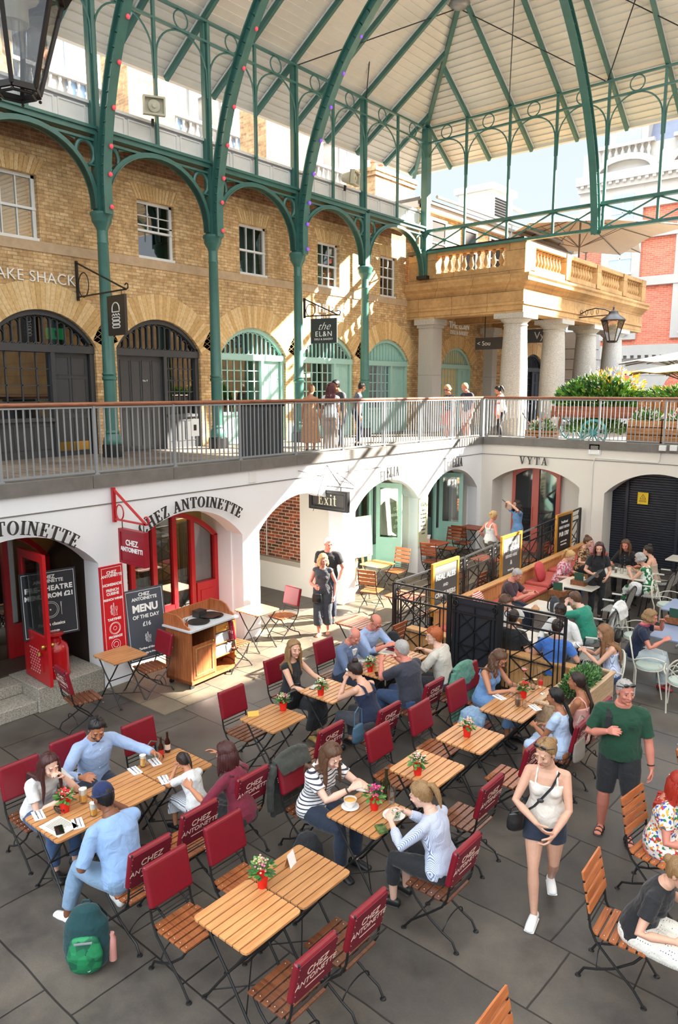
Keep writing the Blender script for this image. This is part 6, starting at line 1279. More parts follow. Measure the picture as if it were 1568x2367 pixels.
# ---- pots of flowers
POT = mat('red_pot', (222, 34, 24), .35); LFM = [mat('kalanchoe_leaf', (70, 130, 60), .45), mat('kalanchoe_light', (110, 160, 80), .45), mat('kalanchoe_dark', (44, 92, 44), .45)]
def pot(x, y, bloom, lab, s=1., h=.757, z=None):
    z = fz(y)+h if z is None else z; r = thing('potted_flower', lab, 'flower pot', (x, y, z), 0, 'small red flower pots on the tables')
    MB().lathe([(0, 0), (.038, 0), (.05, .095), (.054, .097), (.054, .11), (.048, .11), (.045, .09), (0, .088)], (0, 0, 0), POT, 18).build('pot', r)
    rn = random.Random(int(x*100)+int(y*991)); m = MB()
    for _ in range(60):
        a = rn.uniform(0, 2*pi); el = rn.uniform(-.1, 1.2); d = V((cos(a)*cos(el), sin(a)*cos(el), sin(el))); c = V((0, 0, .12))+d*rn.uniform(.04, .09)*s; sd = d.cross(Z_).normalized(); L = rn.uniform(.03, .05); u2 = (d+V((0, 0, -.5*rn.random()))).normalized()
        m.add([c-u2*L*.5, c+sd*L*.42, c+sd*L*.3+u2*L*.7, c+u2*L, c-sd*L*.3+u2*L*.7, c-sd*L*.42], [(0, 1, 2, 3, 4, 5)], rn.choice(LFM))
    m.build('foliage', r, auto=False); m = MB(); bl = [mat('petal_'+b, {'pink': (236, 120, 160), 'magenta': (206, 40, 120), 'red': (226, 40, 46), 'white': (240, 226, 206), 'pale': (238, 180, 170), 'bud': (190, 190, 130)}[b], .55) for b in bloom]
    for _ in range(46):
        a = rn.uniform(0, 2*pi); q = rn.uniform(0, .07)*s; p_ = V((q*cos(a), q*sin(a), .12+s*rn.uniform(.06, .12)-q*.4)); m.ell(p_, (.0105, .0105, .007), rn.choice(bl), 6)
    m.build('blossoms', r, auto=False); return r
pot(-4.0, 3.82, ['pink', 'pale', 'bud', 'bud'], 'red pot with pink and green buds at the joint of the two bottom tables', 1.25)
pot(-6.27, 3.37, ['red', 'red', 'pale'], 'red pot with bright red flowers on the long party table')
c = G(655, 1642, .757); pot(c.x, c.y, ['pink', 'pale', 'bud'], 'red pot with pink flowers on the table with the brass stand')
c = G(742, 1606, .757); pot(c.x, c.y, ['white', 'bud'], 'red pot with cream flowers beside the phone held by the navy tank top')
c = G(856, 1552, .757); pot(c.x, c.y, ['white', 'bud', 'bud'], 'red pot of mostly leaves among the open menus')
c = G(866, 1870, .757); pot(c.x, c.y, ['magenta', 'pink', 'magenta'], 'red pot with magenta flowers between the soup and the salad', 1.2)
c = G(966, 1790, .757); pot(c.x, c.y, ['white', 'pale'], 'red pot with white flowers on the central empty table', 1.2)
c = G(1080, 1702, .757); pot(c.x, c.y, ['white', 'pale', 'pale'], 'red pot with pale pink flowers on the table behind the central one', 1.1)
c = G(1210, 1612, .757); pot(c.x, c.y, ['red'], 'red pot with red flowers among the drinks')
# ---- tableware
NAP = mat('white_napkin', (240, 240, 240), .85); CUT = mat('cutlery_steel', (200, 200, 205), .2, metal=1); MEN = mat('menu_cream', (232, 226, 208), .6, var=.04, scale=60); PORC = mat('porcelain', (240, 240, 238), .2, coat=.5)
def setting(px, py, rz, lab):
    c = G(px, py, .758); r = thing('napkin_setting', lab, 'napkin', c, rz, 'napkins with cutlery')
    MB().b2((-.05, -.09, 0), (.05, .09, .006), NAP).build('napkin', r); m = MB(); m.tube([(-.015, -.08, .01), (-.015, .0, .01), (-.015, .08, .01)], [.005, .003, .002], CUT, 6); m.bar((-.015, 0, .01), (-.015, .085, .01), .014, .002, CUT); m.build('knife', r)
    m = MB(); m.tube([(.02, -.08, .01), (.02, .03, .01)], .003, CUT, 6); [m.tube([(.02, .03, .01), (.02+d_, .045, .012), (.02+d_, .08, .01)], .0015, CUT, 4) for d_ in (-.008, 0, .008)]; m.build('fork', r)
for px, py, rz, l in ((89, 1885, 1.3, 'near the person with crossed arms'), (180, 1904, 1.2, 'beside the phone and menu'), (312, 1782, 1.4, 'in front of the bearded person'), (358, 1762, 1.3, 'beyond the glass mug'), (380, 1803, 1.2, 'in front of the child'), (1265, 1608, 1.0, 'by the right hand end of the drinks table'), (1237, 1636, 1.0, 'in front of the person with the dark ponytail'), (1155, 1612, 1.2, 'left of the red flowers')): setting(px, py, rz, 'white napkin with knife and fork '+l)
def flat(name, lab, cat, px, py, w_, h2, t, rz, m_, h=.758, grp=None, bev=.0, txt=None):
    c = G(px, py, h); m = MB(); m.b2((-w_/2, -h2/2, 0), (w_/2, h2/2, t), m_); 
    if txt: [m.b2((-w_*.35, h2*(.4-.07*k)-.002, t), (w_*random.uniform(.1, .35), h2*(.4-.07*k)+.002, t+.0006), txt) for k in range(11)]
    o = m.build(name, bevel=bev); o.location = c; o.rotation_euler = (0, 0, rz); return tag(o, lab, cat, grp)
flat('menu_card', 'cream menu lying at the near end of the party table under a phone', 'menu', 136, 1911, .3, .22, .006, .1, MEN, txt=LTB); flat('phone', 'black phone lying on the cream menu', 'phone', 137, 1921-2, .075, .15, .008, 1.2, mat('black_glass', (16, 16, 18), .1), h=.766, bev=.003)
flat('menu_card', 'open white menu under the pointing hand of the glasses wearer', 'menu', 906, 1508, .36, .26, .004, .2, MEN, txt=LTB); flat('menu_card', 'white menu in front of the grey blazer', 'menu', 836, 1528, .2, .3, .004, .3, MEN, txt=LTB); flat('menu_folder', 'dark red menu folder at the far end of the menu table', 'menu', 914, 1500, .2, .26, .008, .1, mat('wine_folder', (120, 24, 40), .5)); flat('phone', 'black phone on the corner of the menu table', 'phone', 874, 1559, .08, .15, .01, .8, mat('black_glass'), bev=.003)
flat('menu_card', 'paper menu on the sunlit orange table', 'menu', 868, 1308, .3, .24, .004, 0, NAP, txt=LTB); flat('menu_card', 'small white card on the shaded red brown table', 'menu', 1003, 1264, .18, .12, .004, 0, NAP)
flat('phone', 'phone lying beside the cream flowers in front of the black dress', 'phone', 726, 1589, .08, .15, .008, .3, mat('black_glass'), bev=.003)
flat('napkin', 'folded white napkin at the far corner of the soup table', 'napkin', 843, 1822, .14, .14, .01, .4, NAP); flat('card_packet', 'green and black packet lying at the near corner of the soup table', 'packet', 882, 1918, .09, .13, .02, 1.0, mat('lime_packet', (110, 140, 70), .4, rgb2=(30, 34, 30), scale=20))
c = G(585, 1652, .758); r = thing('reserved_stand', 'small brass reserved stand on the empty slatted table', 'sign', c, -.6); MB().prism([(-.05, 0), (.05, 0), (0, .05)], (0, -.07, 0), X_, Z_, (0, .14, 0), BRS).build('stand', r)
c = G(671, 1998, .758); r = thing('card_stand', 'small wooden tent card on the second bottom table', 'sign', c, .25); m = MB(); m.prism([(-.035, 0), (-.03, 0), (.003, .11), (-.003, .115)], (0, -.05, 0), X_, Z_, (0, .1, 0), MT['pale_planks']); m.prism([(.035, 0), (.03, 0), (-.003, .11), (.003, .115)], (0, -.05, 0), X_, Z_, (0, .1, 0), NAP); m.build('card', r)
BEER = mat('lager', (246, 180, 50), .15); FOAM = mat('beer_foam', (246, 240, 226), .7)
def glassof(px, py, lab, liquid, prof=None, foam=0, fill=.7, h=.758, handle=False, s=1., name='glass', cat='glass', grp=None, pt=None):
    c = pt or G(px, py, h); r = thing(name, lab, cat, c, 0, grp); prof = prof or [(.03, 0), (.033, .01), (.04, .14), (.038, .14), (.031, .012), (0, .012)]; P = [(a*s, b*s) for a, b in prof]
    MB().lathe([(0, 0)]+P, (0, 0, 0), CLR, 16).build('bowl', r); H = max(b for a, b in P)
    rad_at = lambda z: np.interp(z, [b for a, b in P[:max(1, P.index(max(P, key=lambda q: q[1]))+1)]], [a for a, b in P[:max(1, P.index(max(P, key=lambda q: q[1]))+1)]])*.9
    if liquid: z0 = H*.12; z1 = H*fill; MB().lathe([(0, z0)]+[(float(rad_at(z)), z) for z in np.linspace(z0, z1, 5)]+[(0, z1)], (0, 0, 0), liquid, 14).build('drink', r)
    if foam: z1 = H*fill; MB().lathe([(0, z1), (float(rad_at(z1)), z1), (float(rad_at(H*.95)), H*.96), (0, H*.99)], (0, 0, 0), FOAM, 14).build('foam', r)
    if handle: MB().tube([(.035, 0, .03), (.075, 0, .05), (.075, 0, .1), (.038, 0, .12)], .008, CLR, 8).build('handle', r)
    return r
glassof(331, 1772, 'glass beer mug by the bearded person\'s hand', BEER, foam=1, handle=True, fill=.75); glassof(193, 1855, 'tall beer glass with thick white foam behind the red flowers', BEER, foam=1, fill=.6, s=1.1); glassof(217, 1885, 'beer glass with foam held close to the navy cap', BEER, foam=1, fill=.55)
COLA = mat('cola', (40, 16, 12), .1); WAT = None; PNKD = mat('pink_drink', (240, 140, 130), .1); ORJ = mat('orange_juice', (246, 180, 30), .3)
glassof(1197, 1632, 'glass of cola with a straw in front of the red flowers', COLA, s=1.05); glassof(1190, 1600, 'clear water glass left of the red flowers', None); glassof(1212, 1636, 'small clear glass between the cola and the napkins', None, s=.7); glassof(1232, 1596, 'tumbler of water by the bottles', COLA, fill=.3)
glassof(1212, 1568, 'stemmed cocktail glass with a pink drink', PNKD, prof=[(.035, 0), (.035, .004), (.005, .008), (.005, .09), (.055, .15), (.053, .15), (.004, .095), (0, .095)], fill=.9)
def bottle(px, py, lab, m_, s=1., label=None, h=.758, pt=None):
    c = pt or G(px, py, h); r = thing('bottle', lab, 'bottle', c); MB().lathe([(0, 0), (.033*s, 0), (.035*s, .01), (.035*s, .14*s), (.014*s, .19*s), (.013*s, .26*s), (.015*s, .262*s), (.015*s, .27*s), (0, .27*s)], (0, 0, 0), m_, 16).build('glass_body', r)
    if label: MB().lathe([(.0358*s, .04*s), (.0358*s, .11*s)], (0, 0, 0), label, 16).build('paper_label', r)
    return r
BRN = mat('brown_bottle', (52, 24, 12), .12); GRB = mat('green_black_bottle', (36, 38, 16), .1); LRD = mat('label_red', (200, 40, 40), .5)
bottle(373, 1751, 'brown beer bottle with a red and white label, nearer of two on the party table', BRN, .9, LRD); bottle(388, 1738, 'brown beer bottle just behind the other one, pale label', BRN, .9, mat('label_pale', (226, 200, 180), .5)); bottle(893, 1845, 'dark green wine bottle standing beside the magenta flowers', GRB, 1.2)
bottle(1237, 1570, 'clear tall bottle behind the tumbler on the drinks table', CLR, 1.05); bottle(1250, 1588, 'clear soft drink bottle with a red label on the drinks table', CLR, .85, LRD)
# soup bowl, salad plate
c = G(810, 1866, .758); r = thing('soup_bowl', 'white lion head bowl of soup on a saucer'.replace('lion head ', ''), 'bowl', c); MB().lathe([(0, 0), (.05, 0), (.09, .012), (.088, .016), (.05, .006), (0, .006)], (0, 0, 0), PORC, 24).build('saucer', r); MB().lathe([(.03, .01), (.035, .02), (.06, .05), (.066, .09), (.063, .09), (.056, .052), (0, .05)], (0, 0, 0), PORC, 20).build('bowl', r); m = MB(); m.ell((0, 0, .074), (.06, .06, .008), mat('onion_soup', (226, 170, 90), .6), 16); m.build('soup', r)
c = G(911, 1886, .758); r = thing('salad_plate', 'white plate with green salad in front of the blue striped blouse', 'plate', c); MB().lathe([(0, 0), (.07, 0), (.11, .014), (.108, .018), (.07, .008), (0, .008)], (0, 0, 0), PORC, 28).build('plate', r); foliage((0, 0, .015), .07, .07, .025, 160, .02, [LFM[0], LFM[1], FOAM], name='salad', parent=r)
glassof(905, 1856, 'tall cut glass carafe between the flowers and the salad plate', None, s=1.2)
c = G(107+165, 1905, .758)
# black sunglasses and case on party table
c = G(138, 1872, .77); m = MB(); m.tube([(.07*cos(t), .04*sin(t), .01+.012*sin(2*t)) for t in np.linspace(0, 5.6, 16)], .008, LTB, 6); m.tube([(.05*cos(t)+.02, .03*sin(t), .025) for t in np.linspace(0, 5.6, 14)], .007, LTB, 6); o = m.build('cord_bundle'); o.location = c; tag(o, 'small coil of dark cord beside the red flowers', 'cord')
# napkin pots on the shaded tables
for px, py, l in ((854, 1296, 'sunlit orange table'), (990, 1254, 'shaded red brown table')):
    c = G(px, py, .758); r = thing('cutlery_pot', 'small pale pot of cutlery and napkins on the '+l, 'pot', c); MB().lathe([(0, 0), (.045, 0), (.05, .11), (.046, .11), (.04, .01), (0, .01)], (0, 0, 0), mat('pale_pot', (206, 180, 160), .6), 14).build('pot', r); m = MB(); [m.tube([(0, .01*k, .03), (.02*k, .015*k, .2)], [.012, .02], NAP, 5) for k in (-2, -1, 0, 1, 2)]; m.build('napkins', r)
# ================================================================== pub furniture: marble tables, wicker chairs, scroll chairs
MAR = mat('cream_marble', (224, 218, 204), .25, var=.06, scale=3, coat=.3)
def mtable(x, y, w_, l_, lab, m_=MAR, h=.75, base=BLK):
    z = fz(y); r = thing('pedestal_table', lab, 'table', (x, y, z), 0); MB().b2((-w_/2, -l_/2, h-.03), (w_/2, l_/2, h), m_).build('tabletop', r, bevel=.006)
    m = MB(); m.lathe([(.03, 0), (.03, .7)], (0, 0, .02), base, 12); m.b2((-.1, -.1, h-.05), (.1, .1, h-.03), base); m.build('pedestal', r); m = MB(); [m.tube([(0, 0, .1), (.15*cos(a), .15*sin(a), .09), (.28*cos(a), .28*sin(a), .015)], .018, base, 6) for a in (pi/4, 3*pi/4, 5*pi/4, 7*pi/4)]; m.build('foot', r); return r
mtable(-4.95, 11.05, 1.25, .6, 'cream marble table with the dark stouts, right behind the front fence'); mtable(-5.45, 12.7, .85, .8, 'cream marble table with the rucksack'); mtable(-5.6, 14.5, .8, .8, 'cream marble table with the wooden menu box, in front of the standing waiter'); mtable(-5.1, 15.75, 1.0, .8, 'cream marble table crowded with plates and glasses'); mtable(-4.3, 17.6, .9, .6, 'cream marble table by the roller shutter')
BLT = mat('blue_grey_table', (134, 148, 176), .35, var=.05, scale=5); SGR = mat('sage_iron', (178, 188, 172), .45)
mtable(-3.1, 12.75, .9, .95, 'blue grey square table in front of the navy top at the right edge', BLT, base=SGR); mtable(-3.35, 14.2, .9, .85, 'blue grey square table farther back at the right edge', BLT, base=SGR)
WCK = mat('wicker_weave', (210, 206, 196), .7); nt_ = WCK.node_tree; cw_ = N(nt_, 'ShaderNodeTexChecker', i_Scale=55.); cw_.inputs['Color1'].default_value = srgb(24, 24, 24); cw_.inputs['Color2'].default_value = srgb(206, 204, 196); tc_ = N(nt_, 'ShaderNodeTexCoord'); nt_.links.new(tc_.outputs['Object'], cw_.inputs[0]); nt_.links.new(cw_.outputs[0], nt_.nodes['Principled BSDF'].inputs[0])
def wicker(x, y, rz, lab):
    z = fz(y)
    if 'wk' in PROTO: return dup(PROTO['wk'], (x, y, z), rz, lab)
    r = thing('wicker_chair', lab, 'chair', (x, y, z), rz, 'black and white wicker chairs'); PROTO['wk'] = r
    m = MB(); m.prism([(-.21, -.2), (.21, -.2), (.24, .2), (-.24, .2)], (0, 0, .43), X_, Y_, (0, 0, .03), WCK); m.build('seat', r, bevel=.01)
    m = MB(); pts = [(-.22+.44*t, .42+.1*sin(pi*t)) for t in np.linspace(0, 1, 9)]; m.prism([(-.22, 0), (.22, 0)]+pts[::-1], (0, -.2, .46), X_, (V((0, -.28, 1))).normalized(), (0, .015, 0), WCK); m.build('backrest', r)
    m = MB(); vv = V((0, -.28, 1)).normalized(); P = lambda a, b: V((a, -.19, .46))+vv*b; m.tube([P(-.22, 0)]+[P(a, b) for a, b in pts]+[P(.22, 0)], .017, BLK, 8); m.build('back_frame', r)
    for sx_, sy_ in ((-1, 1), (1, 1), (-1, -1), (1, -1)): MB().tube([(sx_*.2, sy_*.18, .45), (sx_*.22, sy_*.24, 0)], .014, BLK, 6).build('leg', r)
    m = MB(); [m.tube([P(s*.22, .3), V((s*.26, .0, .68)), V((s*.26, .18, .66)), V((s*.21, .2, .45))], .013, BLK, 6) for s in (-1, 1)]; m.build('armrest', r); m = MB(); [m.tube([V((s*.26, -.05, .685)), V((s*.26, .17, .675))], .018, mat('arm_pad', (216, 214, 206), .5), 6) for s in (-1, 1)]; m.build('arm_pad', r); return r
wicker(-4.55, 12.6, FL, 'wicker chair of the person in the green polo shirt'); wicker(-4.75, 14.2, FL, 'empty wicker chair in front of the waiter'); wicker(-4.4, 15.5, FL, 'wicker chair of the person in the green patterned dress'); wicker(-4.5, 16.5, FL, 'wicker chair farthest back by the shutter'); wicker(-4.2, 11.6, FL+.2, 'wicker chair at the end of the stout table')
CRI = mat('cream_iron', (216, 212, 196), .4)
def scroll(x, y, rz, lab):
    z = fz(y)
    if 'sc' in PROTO: return dup(PROTO['sc'], (x, y, z), rz, lab)
    r = thing('scroll_chair', lab, 'chair', (x, y, z), rz, 'cream wrought iron scroll chairs'); PROTO['sc'] = r; P = lambda a, b: V((a, -.22-.2*b, .46+b))
    MB().lathe([(0, 0), (.2, 0), (.21, .02), (.2, .045), (0, .05)], (0, 0, .44), mat('sage_cushion', (176, 190, 180), .7), 20).build('seat_pad', r)
    m = MB(); m.tube([(-.19, -.2, 0), (-.21, -.2, .44)]+[P(-.22*cos(t)*1.0, .12+.33*sin(t)) for t in np.linspace(0, pi, 15)]+[(.21, -.2, .44), (.19, -.2, 0)], .012, CRI, 7); m.build('back_frame', r)
    def spiral(c0, b0, sg, R_, sz=1.): return [P(c0+sg*R_*(1-.11*k)*cos(.55*k), b0+R_*(1-.11*k)*sin(.55*k)) for k in range(9)]
    m = MB(); [m.tube([P(sg*.02, .1)]+spiral(sg*.09, .27, sg, .09), .008, CRI, 6) for sg in (-1, 1)]; m.tube([P(-.15*cos(t), .12+.3*sin(t)) for t in np.linspace(0, pi, 13)], .007, CRI, 6); m.build('scrollwork', r)
    m = MB(); [m.tube([P(s*.22, .15)]+[V((s*(.26), -.2+.4*t, .64+.04*sin(pi*t))) for t in np.linspace(.1, 1, 6)]+[V((s*.25, .22, .56)), V((s*.24, .16, .52)), V((s*.24, .12, .57))], .009, CRI, 6) for s in (-1, 1)]; m.build('armrest', r)
    m = MB(); m.tube([(.205*cos(t), .205*sin(t), .44) for t in np.linspace(0, 2*pi, 21)], .01, CRI, 6); m.build('seat_ring', r)
    for s in (-1, 1): MB().tube([(s*.17, .12, .44), (s*.2, .2, 0)], .011, CRI, 6).build('leg', r)
    return r
scroll(-3.35, 11.75, -pi/2+.35, 'cream scroll chair of the person in the navy top'); scroll(-3.95, 12.95, -pi/2, 'cream scroll chair with the white jacket and black bag'); scroll(-4.0, 15.0, -pi/2, 'cream scroll chair behind the farther blue grey table'); scroll(-2.85, 13.6, pi, 'cream scroll chair between the two blue grey tables'); scroll(-2.75, 11.4, .2, 'cream scroll chair at the right edge, below the blue grey table'); scroll(-3.75, 10.75, 2.2, 'cream chair of the person with long hair looking at a phone'); scroll(-3.7, 16.6, -2.4, 'cream scroll chair at the back by the shutter')
# pub tableware
WBX = wood('menu_box', (150, 92, 52), (104, 58, 30), .5, axis='x'); GMN = mat('green_menu', (44, 80, 62), .5)
for k, (px, py) in enumerate(((1339, 1352), (1290, 1375), (1560, 1440))):
    c = G(px, py, .752); r = thing('menu_box', 'wooden box with a green menu %s' % ['on the table before the standing waiter', 'on the rucksack table', 'on the blue grey table at the right edge'][k], 'box', c, pi/2); m = MB(); m.b2((-.09, -.15, 0), (.09, .15, .1), WBX); m.build('box', r); MB().box((-.02, 0, .16), (.02, .18, .2), GMN).build('menu', r); m = MB(); [m.lathe([(0, .1), (.02, .1), (.02, .17), (0, .18)], (.04, -.08+.07*j, 0), (FOAM, LRD, BRN)[j], 8) for j in range(3)]; m.build('sauce_pots', r)
STT = mat('stout', (18, 12, 10), .1)
for px, py, l in ((1205, 1488, 'left'), (1226, 1498, 'middle'), (1262, 1480, 'right')): glassof(px, py, 'glass of dark stout on the marble table, %s of three' % l, STT, foam=1, fill=.86, h=.752)
glassof(1302, 1492, 'pink red drink on the marble table behind the fence', mat('red_drink', (230, 80, 70), .2), h=.752)
for k in range(9):
    x = -5.4+.13*(k % 5)+random.uniform(-.02, .02); y = 15.62+.22*(k//5); glassof(0, 0, 'clear glass on the crowded marble table', COLA if k % 4 == 1 else None, s=random.uniform(.7, 1.1), grp='glasses on the crowded table', pt=V((x, y, fz(y)+.752)))
for k, (x, y) in enumerate(((-4.75, 15.55), (-4.95, 16.0), (-5.45, 15.95))):
    r = thing('dinner_plate', 'plate of food on the crowded marble table, %s' % ['by the green dress', 'in the middle', 'on the banquette side'][k], 'plate', (x, y, fz(y)+.752)); MB().lathe([(0, 0), (.08, 0), (.12, .014), (.08, .008), (0, .008)], (0, 0, 0), PORC, 20).build('plate', r); foliage((0, 0, .02), .07, .06, .03, 60, .03, [mat('chips', (226, 176, 90), .6), LFM[0]], name='food', parent=r)
# ================================================================== people
SK = {k: mat('skin_'+k, c, .5, var=.06, scale=20, spec=.4) for k, c in dict(fair=(216, 166, 140), pale=(226, 182, 160), tan=(190, 130, 98), olive=(172, 114, 82), brown=(124, 78, 54), dark=(64, 39, 29), pink=(210, 134, 114)).items()}
for m_ in SK.values(): b_ = m_.node_tree.nodes['Principled BSDF']; b_.inputs['Subsurface Weight'].default_value = .0
HC = {}
def hairmat(k):
    c = dict(black=(22, 18, 17), dark=(44, 30, 24), brown=(92, 62, 42), auburn=(70, 32, 30), maroon=(84, 26, 34), blonde=(206, 168, 112), darkblonde=(150, 116, 76), grey=(176, 172, 168), white=(214, 210, 204), ginger=(178, 92, 46), red=(168, 44, 26), lightbrown=(140, 100, 66))[k]
    if k in HC: return HC[k]
    m = bpy.data.materials.new('hair_'+k); m.use_nodes = True; nt = m.node_tree; P = nt.nodes['Principled BSDF']; L = nt.links.new
    tc = N(nt, 'ShaderNodeTexCoord'); mp = N(nt, 'ShaderNodeMapping'); mp.inputs['Scale'].default_value = (70, 70, 9); L(tc.outputs['Object'], mp.inputs[0])
    n = N(nt, 'ShaderNodeTexNoise', i_Scale=2.5, i_Detail=4.); L(mp.outputs[0], n.inputs['Vector']); r = N(nt, 'ShaderNodeValToRGB'); L(n.outputs[0], r.inputs[0]); a = srgb(*c)
    r.color_ramp.elements[0].color = (a[0]*.6, a[1]*.6, a[2]*.6, 1); r.color_ramp.elements[0].position = .3; r.color_ramp.elements[1].color = (min(1, a[0]*1.2), min(1, a[1]*1.2), min(1, a[2]*1.2), 1); r.color_ramp.elements[1].position = .65
    L(r.outputs[0], P.inputs['Base Color']); P.inputs['Roughness'].default_value = .42; bp = N(nt, 'ShaderNodeBump', i_Strength=.6, i_Distance=.008); L(n.outputs[0], bp.inputs['Height']); L(bp.outputs[0], P.inputs['Normal']); HC[k] = m; return m
def cloth(name, rgb, rgb2=None, kind=None, sc=1., rough=.85):
    """fabric; kind: stripes (across), pin (upright thin), dots, floral, or plain"""
    if name in MT: return MT[name]
    m = mat(name, rgb, rough); nt = m.node_tree; P = nt.nodes['Principled BSDF']; L = nt.links.new; tc = N(nt, 'ShaderNodeTexCoord')
    P.inputs['Sheen Weight'].default_value = .15
    n = N(nt, 'ShaderNodeTexNoise', i_Scale=9., i_Detail=3., i_Distortion=1.2); L(tc.outputs['Object'], n.inputs['Vector']); bp = N(nt, 'ShaderNodeBump', i_Strength=.55, i_Distance=.03); L(n.outputs[0], bp.inputs['Height']); L(bp.outputs[0], P.inputs['Normal'])
    if kind in ('stripes', 'pin', 'fine'):
        w = N(nt, 'ShaderNodeTexWave', i_Scale={'stripes': 8.5, 'pin': 45., 'fine': 30.}[kind]*sc, i_Distortion=.25, i_Detail=1.); w.bands_direction = 'Z' if kind == 'stripes' else 'X'; L(tc.outputs['Object'], w.inputs[0]); r = N(nt, 'ShaderNodeValToRGB'); r.color_ramp.interpolation = 'CONSTANT' if kind == 'stripes' else 'LINEAR'; L(w.outputs[0], r.inputs[0])
        r.color_ramp.elements[0].color = srgb(*rgb2); r.color_ramp.elements[0].position = 0; r.color_ramp.elements[1].color = srgb(*rgb); r.color_ramp.elements[1].position = .22 if kind == 'stripes' else .5; L(r.outputs[0], P.inputs[0])
    elif kind == 'dots':
        v = N(nt, 'ShaderNodeTexVoronoi', i_Scale=52.*sc, i_Randomness=.15); L(tc.outputs['Object'], v.inputs['Vector']); r = N(nt, 'ShaderNodeValToRGB'); r.color_ramp.interpolation = 'CONSTANT'; L(v.outputs['Distance'], r.inputs[0])
        r.color_ramp.elements[0].color = srgb(*rgb2); r.color_ramp.elements[1].color = srgb(*rgb); r.color_ramp.elements[1].position = .2; L(r.outputs[0], P.inputs[0])
    elif kind == 'floral':
        v = N(nt, 'ShaderNodeTexVoronoi', i_Scale=20.*sc); v.feature = 'F1'; L(tc.outputs['Object'], v.inputs['Vector']); s_ = N(nt, 'ShaderNodeSeparateColor'); L(v.outputs['Color'], s_.inputs[0]); r = N(nt, 'ShaderNodeValToRGB'); r.color_ramp.interpolation = 'CONSTANT'; L(s_.outputs[0], r.inputs[0]); e = r.color_ramp.elements
        e[0].color = srgb(*rgb); cols = rgb2 if isinstance(rgb2[0], tuple) else [rgb2]; e[1].color = srgb(*cols[0]); e[1].position = .5
        for i, c in enumerate(cols[1:]): q = e.new(.5+.5*(i+1)/len(cols)); q.color = srgb(*c)
        L(r.outputs[0], P.inputs[0])
    else:
        r = N(nt, 'ShaderNodeValToRGB'); L(n.outputs[0], r.inputs[0]); a = srgb(*rgb); r.color_ramp.elements[0].color = (a[0]*.85, a[1]*.85, a[2]*.85, 1); r.color_ramp.elements[1].color = (min(1, a[0]*1.1), min(1, a[1]*1.1), min(1, a[2]*1.1), 1); L(r.outputs[0], P.inputs[0])
    return m
_cl = bpy.data.textures.new('folds', 'CLOUDS'); _cl.noise_scale = .11; _cl.noise_depth = 2
def solid(mb, name, parent, vox, smooth=3, disp=0., mats=None, zone=None):
    me = mb.build(name, mesh_only=True, auto=False); o = bpy.data.objects.new(name, me); COL.objects.link(o)
    r = o.modifiers.new('r', 'REMESH'); r.mode = 'VOXEL'; r.voxel_size = vox; r.use_smooth_shade = True
    if smooth: s = o.modifiers.new('s', 'SMOOTH'); s.iterations = smooth; s.factor = .5
    if disp: d = o.modifiers.new('d', 'DISPLACE'); d.texture = _cl; d.strength = disp; d.mid_level = .5; d.texture_coords = 'LOCAL'
    bpy.context.view_layer.update(); dg = bpy.context.evaluated_depsgraph_get(); m2 = bpy.data.meshes.new_from_object(o.evaluated_get(dg)); m2.name = name; nm = o.name; bpy.data.objects.remove(o); bpy.data.meshes.remove(me)
    m2.materials.clear()
    for m in (mats or mb.mats): m2.materials.append(m)
    n = len(m2.polygons); m2.polygons.foreach_set('use_smooth', [True]*n); mi = np.zeros(n, dtype=np.int32)
    if zone is not None: c = np.empty(n*3); m2.polygons.foreach_get('center', c); mi = zone(c.reshape(-1, 3)).astype(np.int32)
    m2.polygons.foreach_set('material_index', mi); m2.update()
    o = bpy.data.objects.new(nm, m2); COL.objects.link(o)
    if parent is not None: o.parent = parent
    return o
def ik(a, t, l1, l2, pole):
    a, t, pole = V(a), V(t), V(pole); d = t-a; L = min(d.length, (l1+l2)*.998); d.normalize(); t = a+d*L
    x = (l1*l1-l2*l2+L*L)/(2*L); h = sqrt(max(0, l1*l1-x*x)); p = pole-d*pole.dot(d); p.normalize(); return a+d*x+p*h, t
def Rx(a): return Mx.Rotation(a, 3, 'X')
def Rz(a): return Mx.Rotation(a, 3, 'Z')
def Ry(a): return Mx.Rotation(a, 3, 'Y')
SHOEK = mat('black_shoe', (28, 27, 28), .45); SHOEW = mat('white_trainer', (236, 236, 234), .5); SANDAL = mat('tan_sandal', (190, 150, 110), .5); EYE = mat('eye_white', (168, 156, 150), .35); IRI = mat('iris_dark', (36, 24, 18), .2); SOLE = mat('shoe_sole', (60, 56, 52), .7)
